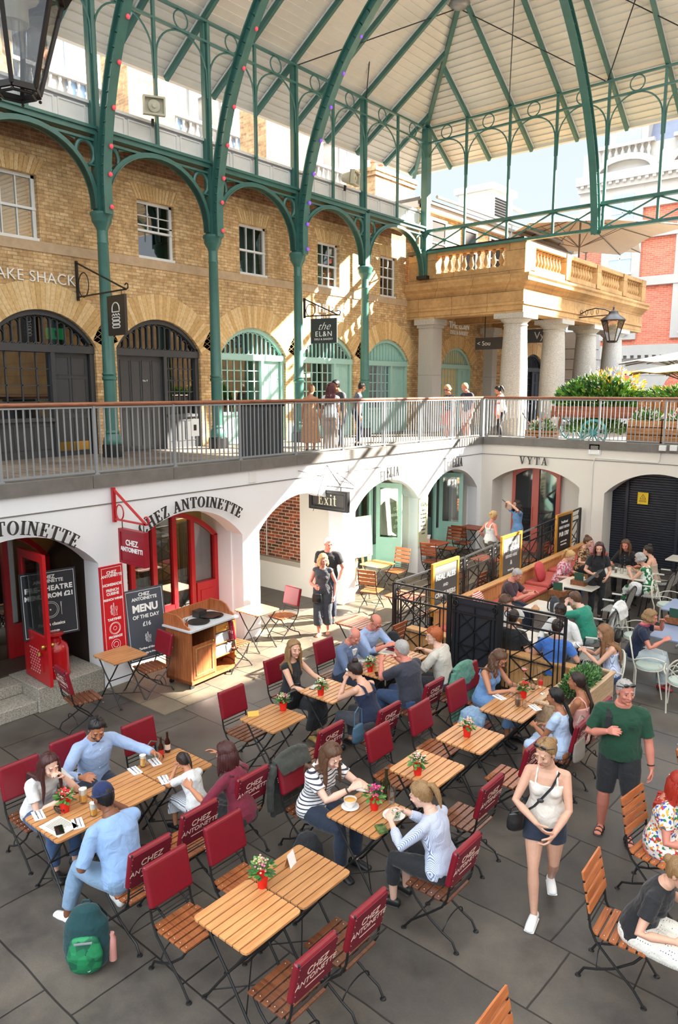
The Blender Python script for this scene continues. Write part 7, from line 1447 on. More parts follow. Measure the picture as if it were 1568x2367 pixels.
def person(lab, x, y, rz, sit=True, H=1.7, sex='f', skin='fair', hair=('long', 'brown'), top=('tee', 'white'), bot=('trousers', 'denim'), lean=8, side=0, hy=0, hp=-15, ht=0, LH=None, RH=None, LF=None, RF=None, lp=None, rp=None, g=1., vox=.0068, curl=(.45, .45), z=None, shoes=SHOEK, twist=0, seat=.46, belly=0, extra=None, beard=None, glasses=None, pn=None, age=0, bust=None, zoff=0.):
    """local frame: +y is where the body faces, +x its right hand... mirrored names: R* is +x"""
    s = H/1.7; f = sex == 'f'; zb = fz(y) if z is None else z
    T = Rz(rad(twist)) @ Ry(rad(side)) @ Rx(-rad(lean)); T0_ = Rx(-rad(lean*.25)); ph = .54 if sit else .93; P0 = V((0, -.03 if sit else 0, ph))
    def sp(t, off=0.): # spine point, lower part bends less
        if t < .12: return P0+T0_ @ V((0, off, t))
        return P0+T0_ @ V((0, 0, .12))+T @ V((0, off, t-.12))
    W = [(-.09, .085, .075, -.005), (-.05, .16, .11, -.01), (.03, .178, .12, -.01), (.1, .155, .11, 0), (.18, .128, .092, .005), (.27, .142, .1, .01), (.35, .155, .105, .005), (.41, .15, .09, 0), (.45, .115, .07, -.005), (.49, .062, .058, 0), (.53, .052, .055, .01)] if f else \
        [(-.09, .085, .075, -.005), (-.05, .158, .11, -.01), (.03, .168, .118, -.005), (.1, .158, .115, .005), (.18, .152, .11, .01), (.27, .168, .116, .01), (.35, .182, .12, .005), (.41, .178, .1, 0), (.455, .13, .078, -.005), (.49, .075, .065, 0), (.53, .062, .062, .01)]
    xa = T.col[0].xyz
    def torso(m, mt_, infl=0., t0=-.1, t1=.6, flare=0.):
        rr = [w for w in W if t0-.001 <= w[0] <= t1+.001]; pts = [sp(w[0], w[3]) for w in rr]
        rs = [(w[1]*g+infl+flare*max(0, (.1-w[0])), w[2]*g*(1+belly*max(0, 1-abs(w[0]-.12)/.14))+infl+flare*max(0, (.1-w[0]))) for w in rr]; m.tube(pts, rs, mt_, 20, True, None, xa)
    bl = .6*g if bust is None else bust
    def breasts(m, mt_, infl=0.):
        if f and bl: [m.ell(sp(.30, .075*g)+xa*sx_*.068, (.058*bl*1.3+infl, .058*bl*1.3+infl, .06*bl*1.3+infl), mt_, 14) for sx_ in (-1, 1)]
    sw = (.152 if f else .178)*(.5+.5*g); sh = {k: sp(.42)+xa*k*sw for k in (-1, 1)}; g2 = (.55+.45*g)*(.9 if f else 1.05)
    hand = {1: RH or ((.24, .3, .72) if sit else (.24, .08, .82)), -1: LH or ((-.24, .3, .72) if sit else (-.24, .08, .82))}
    pole = {1: rp or (.6, -.5, -.6), -1: lp or (-.6, -.5, -.6)}
    foot = {1: RF or ((.11, .4, .085) if sit else (.09, .0, .085)), -1: LF or ((-.11, .4, .085) if sit else (-.09, .0, .085))}
    arm = {}; leg = {}
    for k in (1, -1):
        e, w = ik(sh[k], hand[k], .285, .25, pole[k]); arm[k] = (sh[k], e, w)
        hp_ = P0+V((k*.088, 0, -.02)); kn, an = ik(hp_, foot[k], .435, .415, (k*.12, 1, .55 if sit else .0)); leg[k] = (hp_, kn, an)
    AR = [.052*g2, .046*g2, .037*g2, .04*g2, .025*g2]
    def armpts(k, u1):   # path to parameter u1 in 0..2
        a, e, w = arm[k]; P = [a, a.lerp(e, .5), e, e.lerp(w, .35), w]; U = [0, .5, 1, 1.35, 2]; out = [P[0]]; rs = [AR[0]]
        for i in range(1, 5):
            if U[i] <= u1+1e-6: out.append(P[i]); rs.append(AR[i])
            else: q = (u1-U[i-1])/(U[i]-U[i-1]); out.append(P[i-1].lerp(P[i], q)); rs.append(AR[i-1]*(1-q)+AR[i]*q); break
        return out, rs
    LR = [.09*g, .078*g, .052*g2, .056*g2, .034*g2]
    def legpts(k, u1, u0=0):
        a, e, w = leg[k]; P = [a, a.lerp(e, .5), e, e.lerp(w, .3), w]; U = [0, .5, 1, 1.3, 2]; out = [P[0]]; rs = [LR[0]]
        for i in range(1, 5):
            if U[i] <= u1+1e-6: out.append(P[i]); rs.append(LR[i])
            else: q = (u1-U[i-1])/(U[i]-U[i-1]); out.append(P[i-1].lerp(P[i], q)); rs.append(LR[i-1]*(1-q)+LR[i]*q); break
        return out, rs
    skin_m = SK[skin]; m = MB(); torso(m, skin_m); breasts(m, skin_m, -.006)
    for k in (1, -1):
        m.cap([sp(.44)+xa*k*.03, sh[k]], [.052*g2, AR[0]], skin_m, 12); p, r_ = armpts(k, 2); m.cap(p, r_, skin_m, 12); p, r_ = legpts(k, 2); m.cap(p, r_, skin_m, 14); m.ell(P0+V((k*.08, -.03, -.02)), .1*g, skin_m, 14)
        # hand
        a, e, w = arm[k]; d = (w-e).normalized(); tgt = V((-k, .1, -.9)) if sit else V((-k, 0, .0)); nrm = tgt-d*tgt.dot(d)
        if nrm.length < .1: nrm = V((-k, .3, 0))-d*V((-k, .3, 0)).dot(d)
        nrm.normalize(); lat = nrm.cross(d)*(k); lat.normalize()
        if lat.dot(V((-k, .5, .6))) < 0: lat = -lat
        c_ = curl[0 if k == 1 else 1]; m.cap([w, w+d*.045, w+d*.078], [(.022, .019), (.035, .016), (.037, .013)], skin_m, 12, None, lat)
        for i in range(4):
            b_ = w+d*.078+lat*(.0285-.019*i); dd = (d+lat*(.12-.08*i)).normalized(); P = [b_-d*.02, b_]; L_ = (.036, .041, .038, .03)[i]; aa = c_*.6
            for j in range(3): dd = (dd*cos(aa)+nrm*sin(aa)).normalized(); P.append(P[-1]+dd*L_*(1, .68, .55)[j]); aa = c_
            m.cap(P, [.0095, .0092, .0088, .008, .007], skin_m, 7)
        b_ = w+d*.02+lat*.02; dd = (d*.75+lat*.7+nrm*.3).normalized(); P = [b_, b_+dd*.042]; dd = (d*.9+lat*.15+nrm*(.3+.5*c_)).normalized(); P += [P[-1]+dd*.03, P[-1]+dd*.055]; m.cap(P, [.014, .0115, .0105, .008], skin_m, 8)
        an = leg[k][2]; fd = V((k*.18, 1, 0)).normalized() if pn is None else V(pn[0 if k == 1 else 1]).normalized(); m.cap([an-fd*.035+V((0, 0, -.045)), an+fd*.05+V((0, 0, -.045)), an+fd*.13+V((0, 0, -.06))], [(.03, .032), (.036, .03), (.038, .018)], skin_m, 10, None, fd.cross(Z_))
    # head
    nb = sp(.49); HR = T0_ @ Rz(rad(twist*.6+hy)) @ Ry(rad(ht)) @ Rx(rad(hp)); nt_ = nb+(T @ V((0, .03, .062))); m.tube([nb-T @ V((0, .0, .03)), nb, nt_, nt_+HR @ V((0, .0, .05))], [.06 if not f else .052, .052 if not f else .046, .05 if not f else .044, .05], skin_m, 14)
    hc = nt_+HR @ V((0, .02, .1)); Q = lambda *a: hc+HR @ V(a); R3 = HR
    m.ell(Q(0, -.017, .035), (.075, .094, .085), skin_m, 20, R3); m.ell(Q(0, .028, -.02), (.061, .063, .088), skin_m, 18, R3); m.ell(Q(0, .032, -.068), (.05 if f else .054, .05, .04), skin_m, 14, R3); m.ell(Q(0, .074, -.093), (.02, .016, .016), skin_m, 10, R3)
    m.cap([Q(0, .086, .018), Q(0, .097, -.008), Q(0, .108, -.024)], [.007, .0095, .0125], skin_m, 8); [m.ell(Q(k*.011, .096, -.027), .009, skin_m, 8) for k in (-1, 1)]
    [m.ell(Q(k*.03, .079, .034), (.026, .013, .008), skin_m, 10, R3) for k in (-1, 1)]; [m.ell(Q(k*.037, .061, -.024), (.023, .024, .02), skin_m, 10, R3) for k in (-1, 1)]
    m.cap([Q(-.021, .083, -.056), Q(0, .092, -.0525), Q(.021, .083, -.056)], [.005, .0072, .005], skin_m, 8); m.cap([Q(-.018, .082, -.063), Q(0, .09, -.064), Q(.018, .082, -.063)], [.005, .0075, .005], skin_m, 8)
    [m.ell(Q(k*.031, .0738, .0165), (.017, .0128, .0085), skin_m, 8, R3) for k in (-1, 1)]; [m.ell(Q(k*.078, -.008, -.002), (.009, .019, .031), skin_m, 10, R3) for k in (-1, 1)]
    lipm = mat('lips_'+skin, {'fair': (196, 110, 104), 'pale': (206, 116, 116), 'tan': (170, 92, 82), 'olive': (150, 82, 70), 'brown': (104, 56, 48), 'dark': (70, 36, 34), 'pink': (196, 110, 104)}[skin] if f else {'fair': (204, 138, 120), 'pale': (210, 146, 132), 'tan': (180, 112, 92), 'olive': (160, 100, 80), 'brown': (116, 70, 56), 'dark': (74, 42, 36), 'pink': (200, 120, 106)}[skin], .45)
    browm = mat('brow_'+(hair[1] if hair[1] not in ('white', 'blonde', 'red') else 'darkblonde'), dict(black=(26, 20, 18), dark=(50, 36, 28), brown=(84, 58, 42), auburn=(60, 34, 28), maroon=(50, 26, 24), darkblonde=(128, 96, 64), grey=(136, 128, 120), ginger=(160, 96, 56), lightbrown=(110, 80, 54)).get(hair[1], (128, 96, 64)), .8)
    beardm = mat('stubble_'+(beard or 'none'), {'black': (60, 42, 36), 'grey': (160, 140, 130), 'none': (10, 10, 10)}[beard or 'none'], .7)
    HI = np.array(HR.transposed()); HCn = np.array(hc)
    def zone(c):
        q = (c-HCn) @ HI.T; x_, y_, z_ = np.abs(q[:, 0]), q[:, 1], q[:, 2]; o = np.zeros(len(c)); near = (x_ < .09) & (np.abs(y_) < .13) & (np.abs(z_) < .14)
        if beard: o[near & (z_ < -.028) & (y_ > .0) & ((z_ < -.07) | (x_ > .028) | ((z_ < -.034) & (z_ > -.047))) & (z_ > -.12)] = 3
        o[near & (y_ > .075) & (z_ < -.047) & (z_ > -.07) & (x_ < .023)] = 1
        o[near & (y_ > .06) & (np.abs(z_-.034-.06*(x_-.028)) < .0038) & (x_ > .012) & (x_ < .048)] = 2
        return o
    b = solid(m, 'person', None, vox, 2, 0, [skin_m, lipm, browm, beardm], zone)
    b.location = (x, y, zb+((seat-.46*s) if sit else 0)+zoff); b.rotation_euler = (0, 0, rz); b.scale = (s, s, s); tag(b, lab, 'person')
    for k in (-1, 1): e_ = MB(); e_.ell(Q(k*.031, .0722, .0065), (.0105, .0112, .0062), EYE, 12, HR); e_.ell(Q(k*.031, .0792, .0055), .0068, IRI, 8); e_.build('eye', b)
    cv = max(vox*1.35, .009)
    # ---- clothes
    tk, tm = top[0], top[1]; tm = MT[tm] if isinstance(tm, str) else tm; slv = {'tee': .62, 'shirt': 1.92, 'shortshirt': .8, 'rolled': 1.25, 'long': 1.85, 'blazer': 1.9, 'sleeveless': .0, 'tank': None, 'cami': None, 'cap': .35, 'dress': .0, 'teedress': .5, 'strapless': None}[tk] if len(top) < 3 else top[2]
    c = MB(); th = .016 if tk == 'blazer' else .011; fl_ = .12 if tk in ('shirt', 'tee', 'rolled', 'shortshirt', 'long') else .03
    long_ = -.05 if tk not in ('cami',) else -.05
    if slv is None:
        top_t = .35 if tk != 'tank' else .36; torso(c, tm, th, -.05, top_t, fl_); breasts(c, tm, .007)
        for k in (-1, 1):
            sx_ = .085 if tk == 'tank' else .09; w_ = (.026, .01) if tk == 'tank' else (.0115, .0105)
            if tk != 'strapless': c.cap([sp(.3, .115*g)+xa*k*sx_, sp(.39, .1*g)+xa*k*sx_, sp(.462, .04)+xa*k*sx_*.9, sp(.475, -.015)+xa*k*sx_*.88, sp(.42, -.088*g)+xa*k*sx_, sp(.32, -.108*g)+xa*k*sx_*.9], [w_]*6, tm, 8, None, xa)
    else:
        torso(c, tm, th, -.05, .456 if tk in ('dress', 'teedress', 'sleeveless', 'cap') else .495, fl_); breasts(c, tm, .009)
        for k in (-1, 1):
            c.cap([sp(.435)+xa*k*.06, sh[k]+V((0, 0, .0))], [.055*g2+th*.6, AR[0]+th], tm, 12)
            if slv > 0: p, r_ = armpts(k, slv); c.tube(p, [q+th+(.007 if i == len(r_)-1 and slv < 1.3 else .002)+(.006 if tk in ('tee', 'shortshirt', 'teedress') else 0) for i, q in enumerate(r_)], tm, 14)
    cname = {'tee': 'tshirt', 'shirt': 'shirt', 'shortshirt': 'shirt', 'rolled': 'shirt', 'long': 'long_sleeved_top', 'blazer': 'blazer', 'sleeveless': 'sleeveless_top', 'tank': 'tank_top', 'cami': 'camisole', 'cap': 'top', 'dress': 'dress', 'teedress': 'dress', 'strapless': 'top'}[tk]
    bk, bm_ = bot[0], bot[1]; bm_ = MT[bm_] if isinstance(bm_, str) else bm_
    def skirt(c, m_, L):
        if sit:
            for k in (-1, 1): p, r_ = legpts(k, min(L, 1.05)); c.cap(p, [q+.022 for q in r_], m_, 14)
            a_ = [leg[1][i].lerp(leg[-1][i], .5) for i in range(3)]; e_ = [a_[0], a_[0].lerp(a_[1], .5), a_[0].lerp(a_[1], min(1, L))]; wd = (leg[1][1]-leg[-1][1]).length/2; c.cap(e_, [(.15*g, .085*g), (wd+.07, .08), (wd+.06, .06)], m_, 16, None, X_)
            if L > 1.05: q = a_[1].lerp(a_[2], (L-1)); c.tube([a_[1], a_[1].lerp(q, .5)+V((0, .02, 0)), q], [(wd+.06, .06), (wd+.08, .085), (wd+.1, .09)], m_, 18, True, None, X_)
        else:
            top_ = P0+V((0, 0, .08)); zb_ = leg[1][0].z-(.435*min(L, 1)+.415*max(0, L-1)); a_ = [leg[1][i].lerp(leg[-1][i], .5) for i in range(3)]; e_ = a_[0].lerp(a_[1], min(1, L)) if L <= 1 else a_[1].lerp(a_[2], L-1); sp_ = (leg[1][2]-leg[-1][2]).length/2
            c.tube([top_, P0+V((0, 0, -.05)), P0.lerp(e_, .5), e_], [(.14*g, .1*g), (.19*g, .14*g), (.19*g+sp_*.4, .16*g), (.19*g+sp_*.8, .17*g)], m_, 22, True, None, X_)
    if tk in ('dress', 'teedress') or bk == 'same': skirt(c, tm, bot[2])
    solid(c, cname, b, cv, 3, .012, [tm])
    if bk != 'same':
        c = MB()
        if bk in ('trousers', 'jeans', 'shorts', 'wide'):
            L = {'trousers': 1.88, 'jeans': 1.85, 'shorts': .75, 'wide': 1.9}[bk] if len(bot) < 3 else bot[2]; xt = .012 if bk not in ('wide',) else .02
            torso(c, bm_, .008, -.1, .1)
            for k in (-1, 1):
                p, r_ = legpts(k, L); fr_ = .018 if bk == 'shorts' else .012; c.tube([p[0]+V((0, -.02, .02))]+p, [r_[0]+.008]+[q+xt+fr_*i/len(r_)+(.03*i/len(r_) if bk == 'wide' else 0) for i, q in enumerate(r_)], bm_, 16); c.ell(P0+V((k*.08, -.03, -.02)), .108*g, bm_, 14)
        else: torso(c, bm_, .012, -.1, .1); skirt(c, bm_, bot[2]); [c.ell(P0+V((k*.08, -.03, -.02)), .112*g, bm_, 14) for k in (-1, 1)]
        solid(c, {'trousers': 'trousers', 'jeans': 'jeans', 'shorts': 'shorts', 'wide': 'wide_trousers', 'skirt': 'skirt'}[bk], b, cv, 3, .012, [bm_])
    if tk in ('shirt', 'shortshirt', 'rolled', 'blazer'):
        c = MB(); N0 = sp(.475); cm = tm if tk != 'blazer' else MT['shirt_white']
        if tk == 'blazer': c.prism([(-.045, .15), (0, -.02), (.045, .15)], sp(.3, .14*g), xa, T @ Z_, T @ V((0, -.03, 0)), cm); [c.bar(sp(.28, .145*g)+xa*k*.01, sp(.46, .07)+xa*k*.07, .045, .012, tm, upv=T @ Y_) for k in (-1, 1)]
        ring = [N0+T @ V((.07*sin(t)*(1.0), .064*cos(t)+.005, .012-.035*max(0, cos(t)))) for t in np.linspace(.35, 2*pi-.35, 15)]; c.tube(ring, [(.02, .006)]*15, cm, 8, True, None, T @ Z_)
        [c.prism([(0, 0), (.05*k, -.01), (.035*k, -.06)], sp(.485, .07)+xa*k*.015, xa, T @ Z_, T @ V((0, .008, 0)), cm) for k in (-1, 1)]; c.build('collar', b)
        if tk != 'blazer': c = MB(); [c.ell(sp(.42-.07*i, (.11+.012*(1-abs(i-2.5)/3))*g+.014), (.006, .004, .006), LET, 6) for i in range(6)]; c.build('buttons', b)
    # ---- shoes
    for k in (1, -1):
        an = leg[k][2]; fd = V((k*.18, 1, 0)).normalized() if pn is None else V(pn[0 if k == 1 else 1]).normalized(); sd = fd.cross(Z_).normalized(); c = MB()
        if shoes in (SANDAL, MT.get('dark_sandal')):
            c.cap([an-fd*.05+V((0, 0, -.078)), an+fd*.04+V((0, 0, -.078)), an+fd*.14+V((0, 0, -.08))], [(.036, .008), (.04, .009), (.045, .009)], SOLE if shoes is not SANDAL else SANDAL, 12, None, sd); [c.tube([an+fd*q+sd*.042*cos(t)+V((0, 0, -.075+h3*sin(t))) for t in np.linspace(0, pi, 9)], [(.012, .004)]*9, shoes, 6, True, None, fd) for q, h3 in ((.0, .06), (.06, .055), (.11, .04))]; c.build('sandal', b)
        else:
            c.cap([an-fd*.04+V((0, 0, -.04)), an+fd*.03+V((0, 0, -.038)), an+fd*.09+V((0, 0, -.05)), an+fd*.15+V((0, 0, -.058))], [(.036, .042), (.04, .042), (.044, .032), (.04, .024)], shoes, 12, None, sd); c.cap([an-fd*.05+V((0, 0, -.076)), an+fd*.155+V((0, 0, -.076))], [(.038, .01), (.044, .01)], SOLE if shoes is not SHOEW else SHOEW, 10, None, sd); c.build('shoe', b)
    hairdo(b, hair, Q, HR, sp, T, xa, vox, f)
    if glasses:
        c = MB(); gm = mat('glasses_'+glasses, {'dark': (20, 18, 18), 'gold': (190, 160, 100)}[glasses], .3); zz, yy = (.008, .097) if not (extra == 'headsun') else (.1, .06)
        for k in (-1, 1): c.tube([Q(k*.033+.021*cos(t), yy-.004*abs(cos(t)), zz+.016*sin(t)) for t in np.linspace(0, 2*pi, 13)], .0022, gm, 5); c.tube([Q(k*.054, yy-.006, zz+.003), Q(k*.076, .0, zz+.005)], .002, gm, 5)
        c.tube([Q(-.012, yy, zz+.004), Q(.012, yy, zz+.004)], .002, gm, 5); c.build('glasses', b)
    b['_'] = 0; del b['_']
    b_info = dict(obj=b, Q=Q, HR=HR, sp=sp, T=T, xa=xa, arm=arm, leg=leg, sh=sh, s=s)
    return b_info
def hairdo(b, hair, Q, HR, sp, T, xa, vox, f):
    st, col = hair[0], hair[1]
    if st == 'none': return
    hm = hairmat(col); m = MB(); n, k = 36, 22; vs = []; thick = {'short': .012, 'buzz': .005, 'bob': .02, 'long': .018, 'bun': .012, 'ponytail': .011, 'curly': .03, 'balding': .006, 'plait': .011, 'wavy': .022, 'mop': .026}[st]
    rn = random.Random(hash(st+col) % 1000 if 0 else len(st)*7+len(col))
    for i in range(k+1):
        th = pi*i/k; 
        for j in range(n):
            ph = 2*pi*j/n; d = V((sin(th)*sin(ph), sin(th)*cos(ph), cos(th))); az = abs((ph+pi) % (2*pi)-pi); el = pi/2-th   # az 0 = front
            front = {'long': .62, 'bob': .5, 'mop': .42, 'curly': .6, 'wavy': .5}.get(st, .56); side_ = -.36 if st in ('short', 'buzz', 'bun', 'ponytail', 'plait', 'balding', 'mop', 'curly') else -.5; back = -1.0
            line = np.interp(az, [0, .55, 1.0, 1.3, 1.9, pi], [front, front*.9, .18, side_, back*.8, back])
            if st == 'balding': line = np.interp(az, [0, .9, 1.5, 2.2, pi], [1.7, 1.5, .3, .55, .5]) if el > 0 else np.interp(az, [0, 1.2, 1.5, pi], [1, 1, -.2, -.9])
            if st == 'balding' and el > 0: ok = (el < .35 and az > 1.35)
            else: ok = el > line
            q = 1 if ok else 0; edge = min(1, max(0, (el-line)/.18)) if st != 'balding' else q
            nz = (.004*sin(7*ph+3*th)+.003*sin(17*ph+5*th)) if st not in ('curly', 'mop') else .007*sin(9*ph+2*sin(5*th))*sin(8*th)+.006*sin(19*ph+11*th)
            r0 = V((.075*d.x, .094*d.y, .085*d.z)); r1 = r0*(1+(thick*(.35+.65*edge)+nz*.7)/r0.length) if q else r0*.86
            vs.append(Q(r1.x, r1.y-.017, r1.z+.035-(.045*max(0, -el) if az > 1.5 and st != 'balding' else 0)))
    m.add(vs, [(i*n+j, i*n+(j+1) % n, (i+1)*n+(j+1) % n, (i+1)*n+j) for i in range(k) for j in range(n)], hm, True)
    up_ = V((0, 0, 1)); back = sp(.3, -.13)
    def strands(num, a0, a1, L, r0, spread=.02, wav=0.):
        for i in range(num):
            a = a0+(a1-a0)*i/(num-1)+rn.uniform(-.08, .08); sx_, cy = sin(a), cos(a); p = Q(sx_*.07, cy*.085-.02, .05); q = Q(sx_*(.086+rn.uniform(0, .012)), cy*.1-.022, -.01); P = [p, q]; LL = L*rn.uniform(.85, 1.08); nst = 6; cur = q
            out = (HR @ V((sx_, cy*.9, 0)))
            for t in range(1, nst+1):
                fr = t/nst; tgt = q+V((0, 0, -LL*fr))+V((out.x, out.y, 0))*(.0+spread*fr)+V((sin(fr*9+i)*wav, cos(fr*8+i)*wav, 0))
                # keep outside the shoulders
                rel = tgt-sp(.40); fy = rel.dot(T.col[1].xyz); 
                if tgt.z < sp(.46).z:
                    if cy < .25: tgt += T.col[1].xyz*(-.12-fy if fy > -.12 else 0)*min(1, (sp(.46).z-tgt.z)/.06+.3)
                    else: tgt += T.col[1].xyz*(.1-fy if fy < .1 else 0)*min(1, (sp(.46).z-tgt.z)/.08)
                P.append(tgt)
            m.tube(P, [r0*.7, r0, r0*1.15, r0*1.15, r0, r0*.85, r0*.6, r0*.2][:len(P)], hm, 7)
    if st == 'long': strands(26, 1.15, 2*pi-1.15, .34 if len(hair) < 3 else hair[2], .02, .015, .006)
    if st == 'wavy': strands(24, 1.0, 2*pi-1.0, .2, .024, .05, .012)
    if st == 'bob': strands(26, .95, 2*pi-.95, .13 if len(hair) < 3 else hair[2], .021, .012, .004)
    if st == 'bun':
        bc = V((0, -.085, .115)) if len(hair) < 3 else V((0, -.125, .03)); m.ell(Q(*bc), (.042, .038, .04), hm, 12)
        for i in range(9): a = i*.7; m.tube([Q(*(bc+V((.03*cos(a+t), .03*sin(t*1.3), .03*sin(a+t))))) for t in (0, .6, 1.2, 1.8)], [.008, .014, .014, .006], hm, 6)
    if st == 'ponytail': P = [Q(0, -.11, .07), Q(0, -.15, .06), Q(0, -.165, 0), Q(0, -.16, -.08), Q(0, -.14, -.16)]; m.tube(P, [.02, .03, .03, .022, .006], hm, 10)
    if st == 'plait': P = [Q(0, -.1, -.03), Q(.01, -.12, -.09)]+[sp(.42-.04*i, -.13)+xa*.008*sin(i*2.) for i in range(7)]; m.tube(P, [.024+.006*sin(i*2.4) for i in range(len(P)-1)]+[.006], hm, 10)
    if st == 'mop':
        for i in range(30): a = rn.uniform(-1.2, 1.2); e = rn.uniform(.55, 1.3); p = (sin(a)*cos(e)*.075, cos(a)*cos(e)*.094-.017, sin(e)*.085+.035); m.cap([Q(*p), Q(p[0]*1.12, p[1]*1.1+.01, p[2]*1.02+thick), Q(p[0]*1.2, p[1]*1.16+.02, p[2]*.98+thick*.6)], [.01, .009, .004], hm, 6)
    m.build('hair', b)
# fabrics
cloth('shirt_white', (222, 222, 220)); cloth('pale_blue_shirt', (156, 178, 214)); cloth('light_blue_linen', (140, 172, 214)); cloth('navy', (18, 30, 58)); cloth('black_cloth', (30, 31, 34)); cloth('charcoal', (60, 62, 68)); cloth('denim', (58, 82, 120)); cloth('light_denim', (122, 150, 178)); cloth('dark_denim', (34, 44, 62))
cloth('maroon_cloth', (112, 24, 48)); cloth('breton', (232, 230, 228), (46, 48, 66), 'stripes'); cloth('blue_pinstripe', (214, 220, 236), (96, 116, 160), 'pin'); cloth('sage_grey', (90, 104, 96)); cloth('blazer_blue', (96, 112, 142)); cloth('polo_dark', (52, 54, 66)); cloth('stone_shirt', (204, 198, 186)); cloth('light_blue_top', (120, 160, 208))
cloth('green_tee', (22, 68, 46)); cloth('white_cami', (236, 228, 216)); cloth('teal_polo', (36, 134, 110)); cloth('pink_floral', (226, 190, 196), (190, 80, 110), 'floral', 1.6); cloth('green_pattern', (24, 108, 60), (230, 236, 226), 'floral', .8); cloth('bright_swirl', (238, 236, 228), ((214, 50, 50), (40, 130, 80), (60, 90, 180), (240, 170, 60), (238, 236, 228)), 'floral', 2.2); cloth('dotted', (236, 232, 220), (40, 40, 44), 'dots'); cloth('grey_print', (120, 126, 132), (40, 44, 50), 'floral', 2.); cloth('leopard', (190, 150, 104), (60, 40, 26), 'floral', 2.2); cloth('skirt_stripe', (220, 222, 226), (50, 60, 84), 'fine', .6); cloth('blue_stripe_top', (220, 226, 240), (110, 140, 200), 'fine', .8); cloth('khaki', (96, 92, 78)); cloth('denim_dress', (110, 150, 196)); cloth('blue_tee', (70, 120, 200)); cloth('pale_dress', (186, 208, 236)); cloth('grey_trousers', (96, 100, 112)); cloth('pale_trousers', (176, 186, 190)); cloth('taupe_stripe', (206, 186, 170), (150, 120, 106), 'pin', .5)
mat('dark_sandal', (40, 24, 24), .5)
FRp, FLp = -pi/2, pi/2
def toworld(i, p): return i['obj'].matrix_basis @ V(p)
I = {}
# --- long party table
I['arms'] = person('person with long dark brown hair and white tee resting her chin on a hand', -6.82, 3.4, FRp+.05, skin='pale', hair=('long', 'auburn'), top=('tee', 'shirt_white'), bot=('jeans', 'denim'), lean=26, hy=-5, hp=-12, ht=4, RH=(.02, .4, .8), LH=(-.07, .355, 1.0), lp=(-.5, .6, -.8), H=1.68, curl=(.5, 1.1), vox=.006)
I['beard'] = person('bearded person with black hair in a pale blue shirt, holding a beer mug', -6.92, 4.09, FRp-.1, sex='m', skin='olive', hair=('short', 'black'), top=('shirt', 'pale_blue_shirt'), bot=('trousers', 'dark_denim'), lean=12, hy=-18, hp=-26, beard='black', LH=(-.42, .48, .86), RH=(.3, .36, .82), H=1.82, curl=(.5, .8), vox=.006)
I['cap'] = person('person in a navy cap and light blue linen shirt seen from behind, drinking beer', -5.32, 3.36, FLp-.05, sex='m', skin='brown', hair=('buzz', 'black'), top=('rolled', 'light_blue_linen', .95), bot=('jeans', 'light_denim'), lean=24, hy=8, hp=-14, RH=(.14, .4, .96), LH=(-.2, .3, .66), H=1.8, g=1.08, curl=(.9, .5), vox=.006, shoes=SHOEW, RF=(.12, .3, .09), LF=(-.3, .42, .09))
I['maroon'] = person('person with dark shoulder length hair in a maroon top, arm around the child', -5.22, 4.68, FLp+.1, skin='tan', hair=('bob', 'auburn', .2), top=('rolled', 'maroon_cloth', 1.1), bot=('skirt', 'black_cloth', 1.7), lean=16, hy=14, hp=-10, RH=(.2, .46, .98), LH=(-.34, .36, .86), H=1.64, vox=.006)
I['child'] = person('small child with dark ponytail and white top leaning over a yellow cup', -5.66, 4.48, FLp-.1, skin='tan', hair=('ponytail', 'dark'), top=('tee', 'shirt_white'), bot=('skirt', 'skirt_stripe', 1.5), lean=30, hy=6, hp=-28, RH=(.06, .42, .95), LH=(-.06, .42, .95), H=1.22, seat=.5, curl=(.9, .9), vox=.006)
# --- soup table
I['breton'] = person('person with long brown hair and a navy striped white tee eating soup', -4.68, 5.27, FRp, skin='pale', hair=('long', 'brown', .3), top=('tee', 'breton'), bot=('jeans', 'dark_denim'), lean=16, hy=-5, hp=-30, RH=(.06, .47, .92), LH=(-.12, .5, .9), H=1.78, g=1.12, curl=(.8, .8), vox=.006)
I['stripe'] = person('person with tied light brown hair and a blue pinstriped blouse, eating salad', -3.21, 5.27, FLp+.05, skin='pale', hair=('ponytail', 'darkblonde'), top=('long', 'blue_pinstripe', 1.7), bot=('trousers', 'black_cloth', 1.6), lean=16, hy=12, hp=-22, RH=(.08, .42, .86), LH=(-.13, .42, .85), H=1.72, g=1.08, curl=(.7, .7), vox=.006)
# --- T5
I['black'] = person('person with long blonde hair in a black sleeveless dress, looking aside', -6.84, 7.2, FRp+.1, skin='fair', hair=('long', 'darkblonde', .3), top=('sleeveless', 'black_cloth'), bot=('skirt', 'black_cloth', 1.75), lean=2, hy=-25, hp=-4, RH=(.12, .38, .68), LH=(-.14, .44, .76), H=1.76, vox=.006, shoes=mat('gold_shoe', (190, 160, 90), .4))
I['tank'] = person('person with dark hair in a bun and navy tank top, looking at a phone', -5.53, 7.26, FLp-.05, skin='fair', hair=('bun', 'dark'), top=('tank', 'navy'), bot=('jeans', 'charcoal'), lean=22, hy=10, hp=-26, RH=(.1, .34, .98), LH=(-.06, .36, .97), H=1.72, g=1.05, curl=(.6, .6), vox=.006)
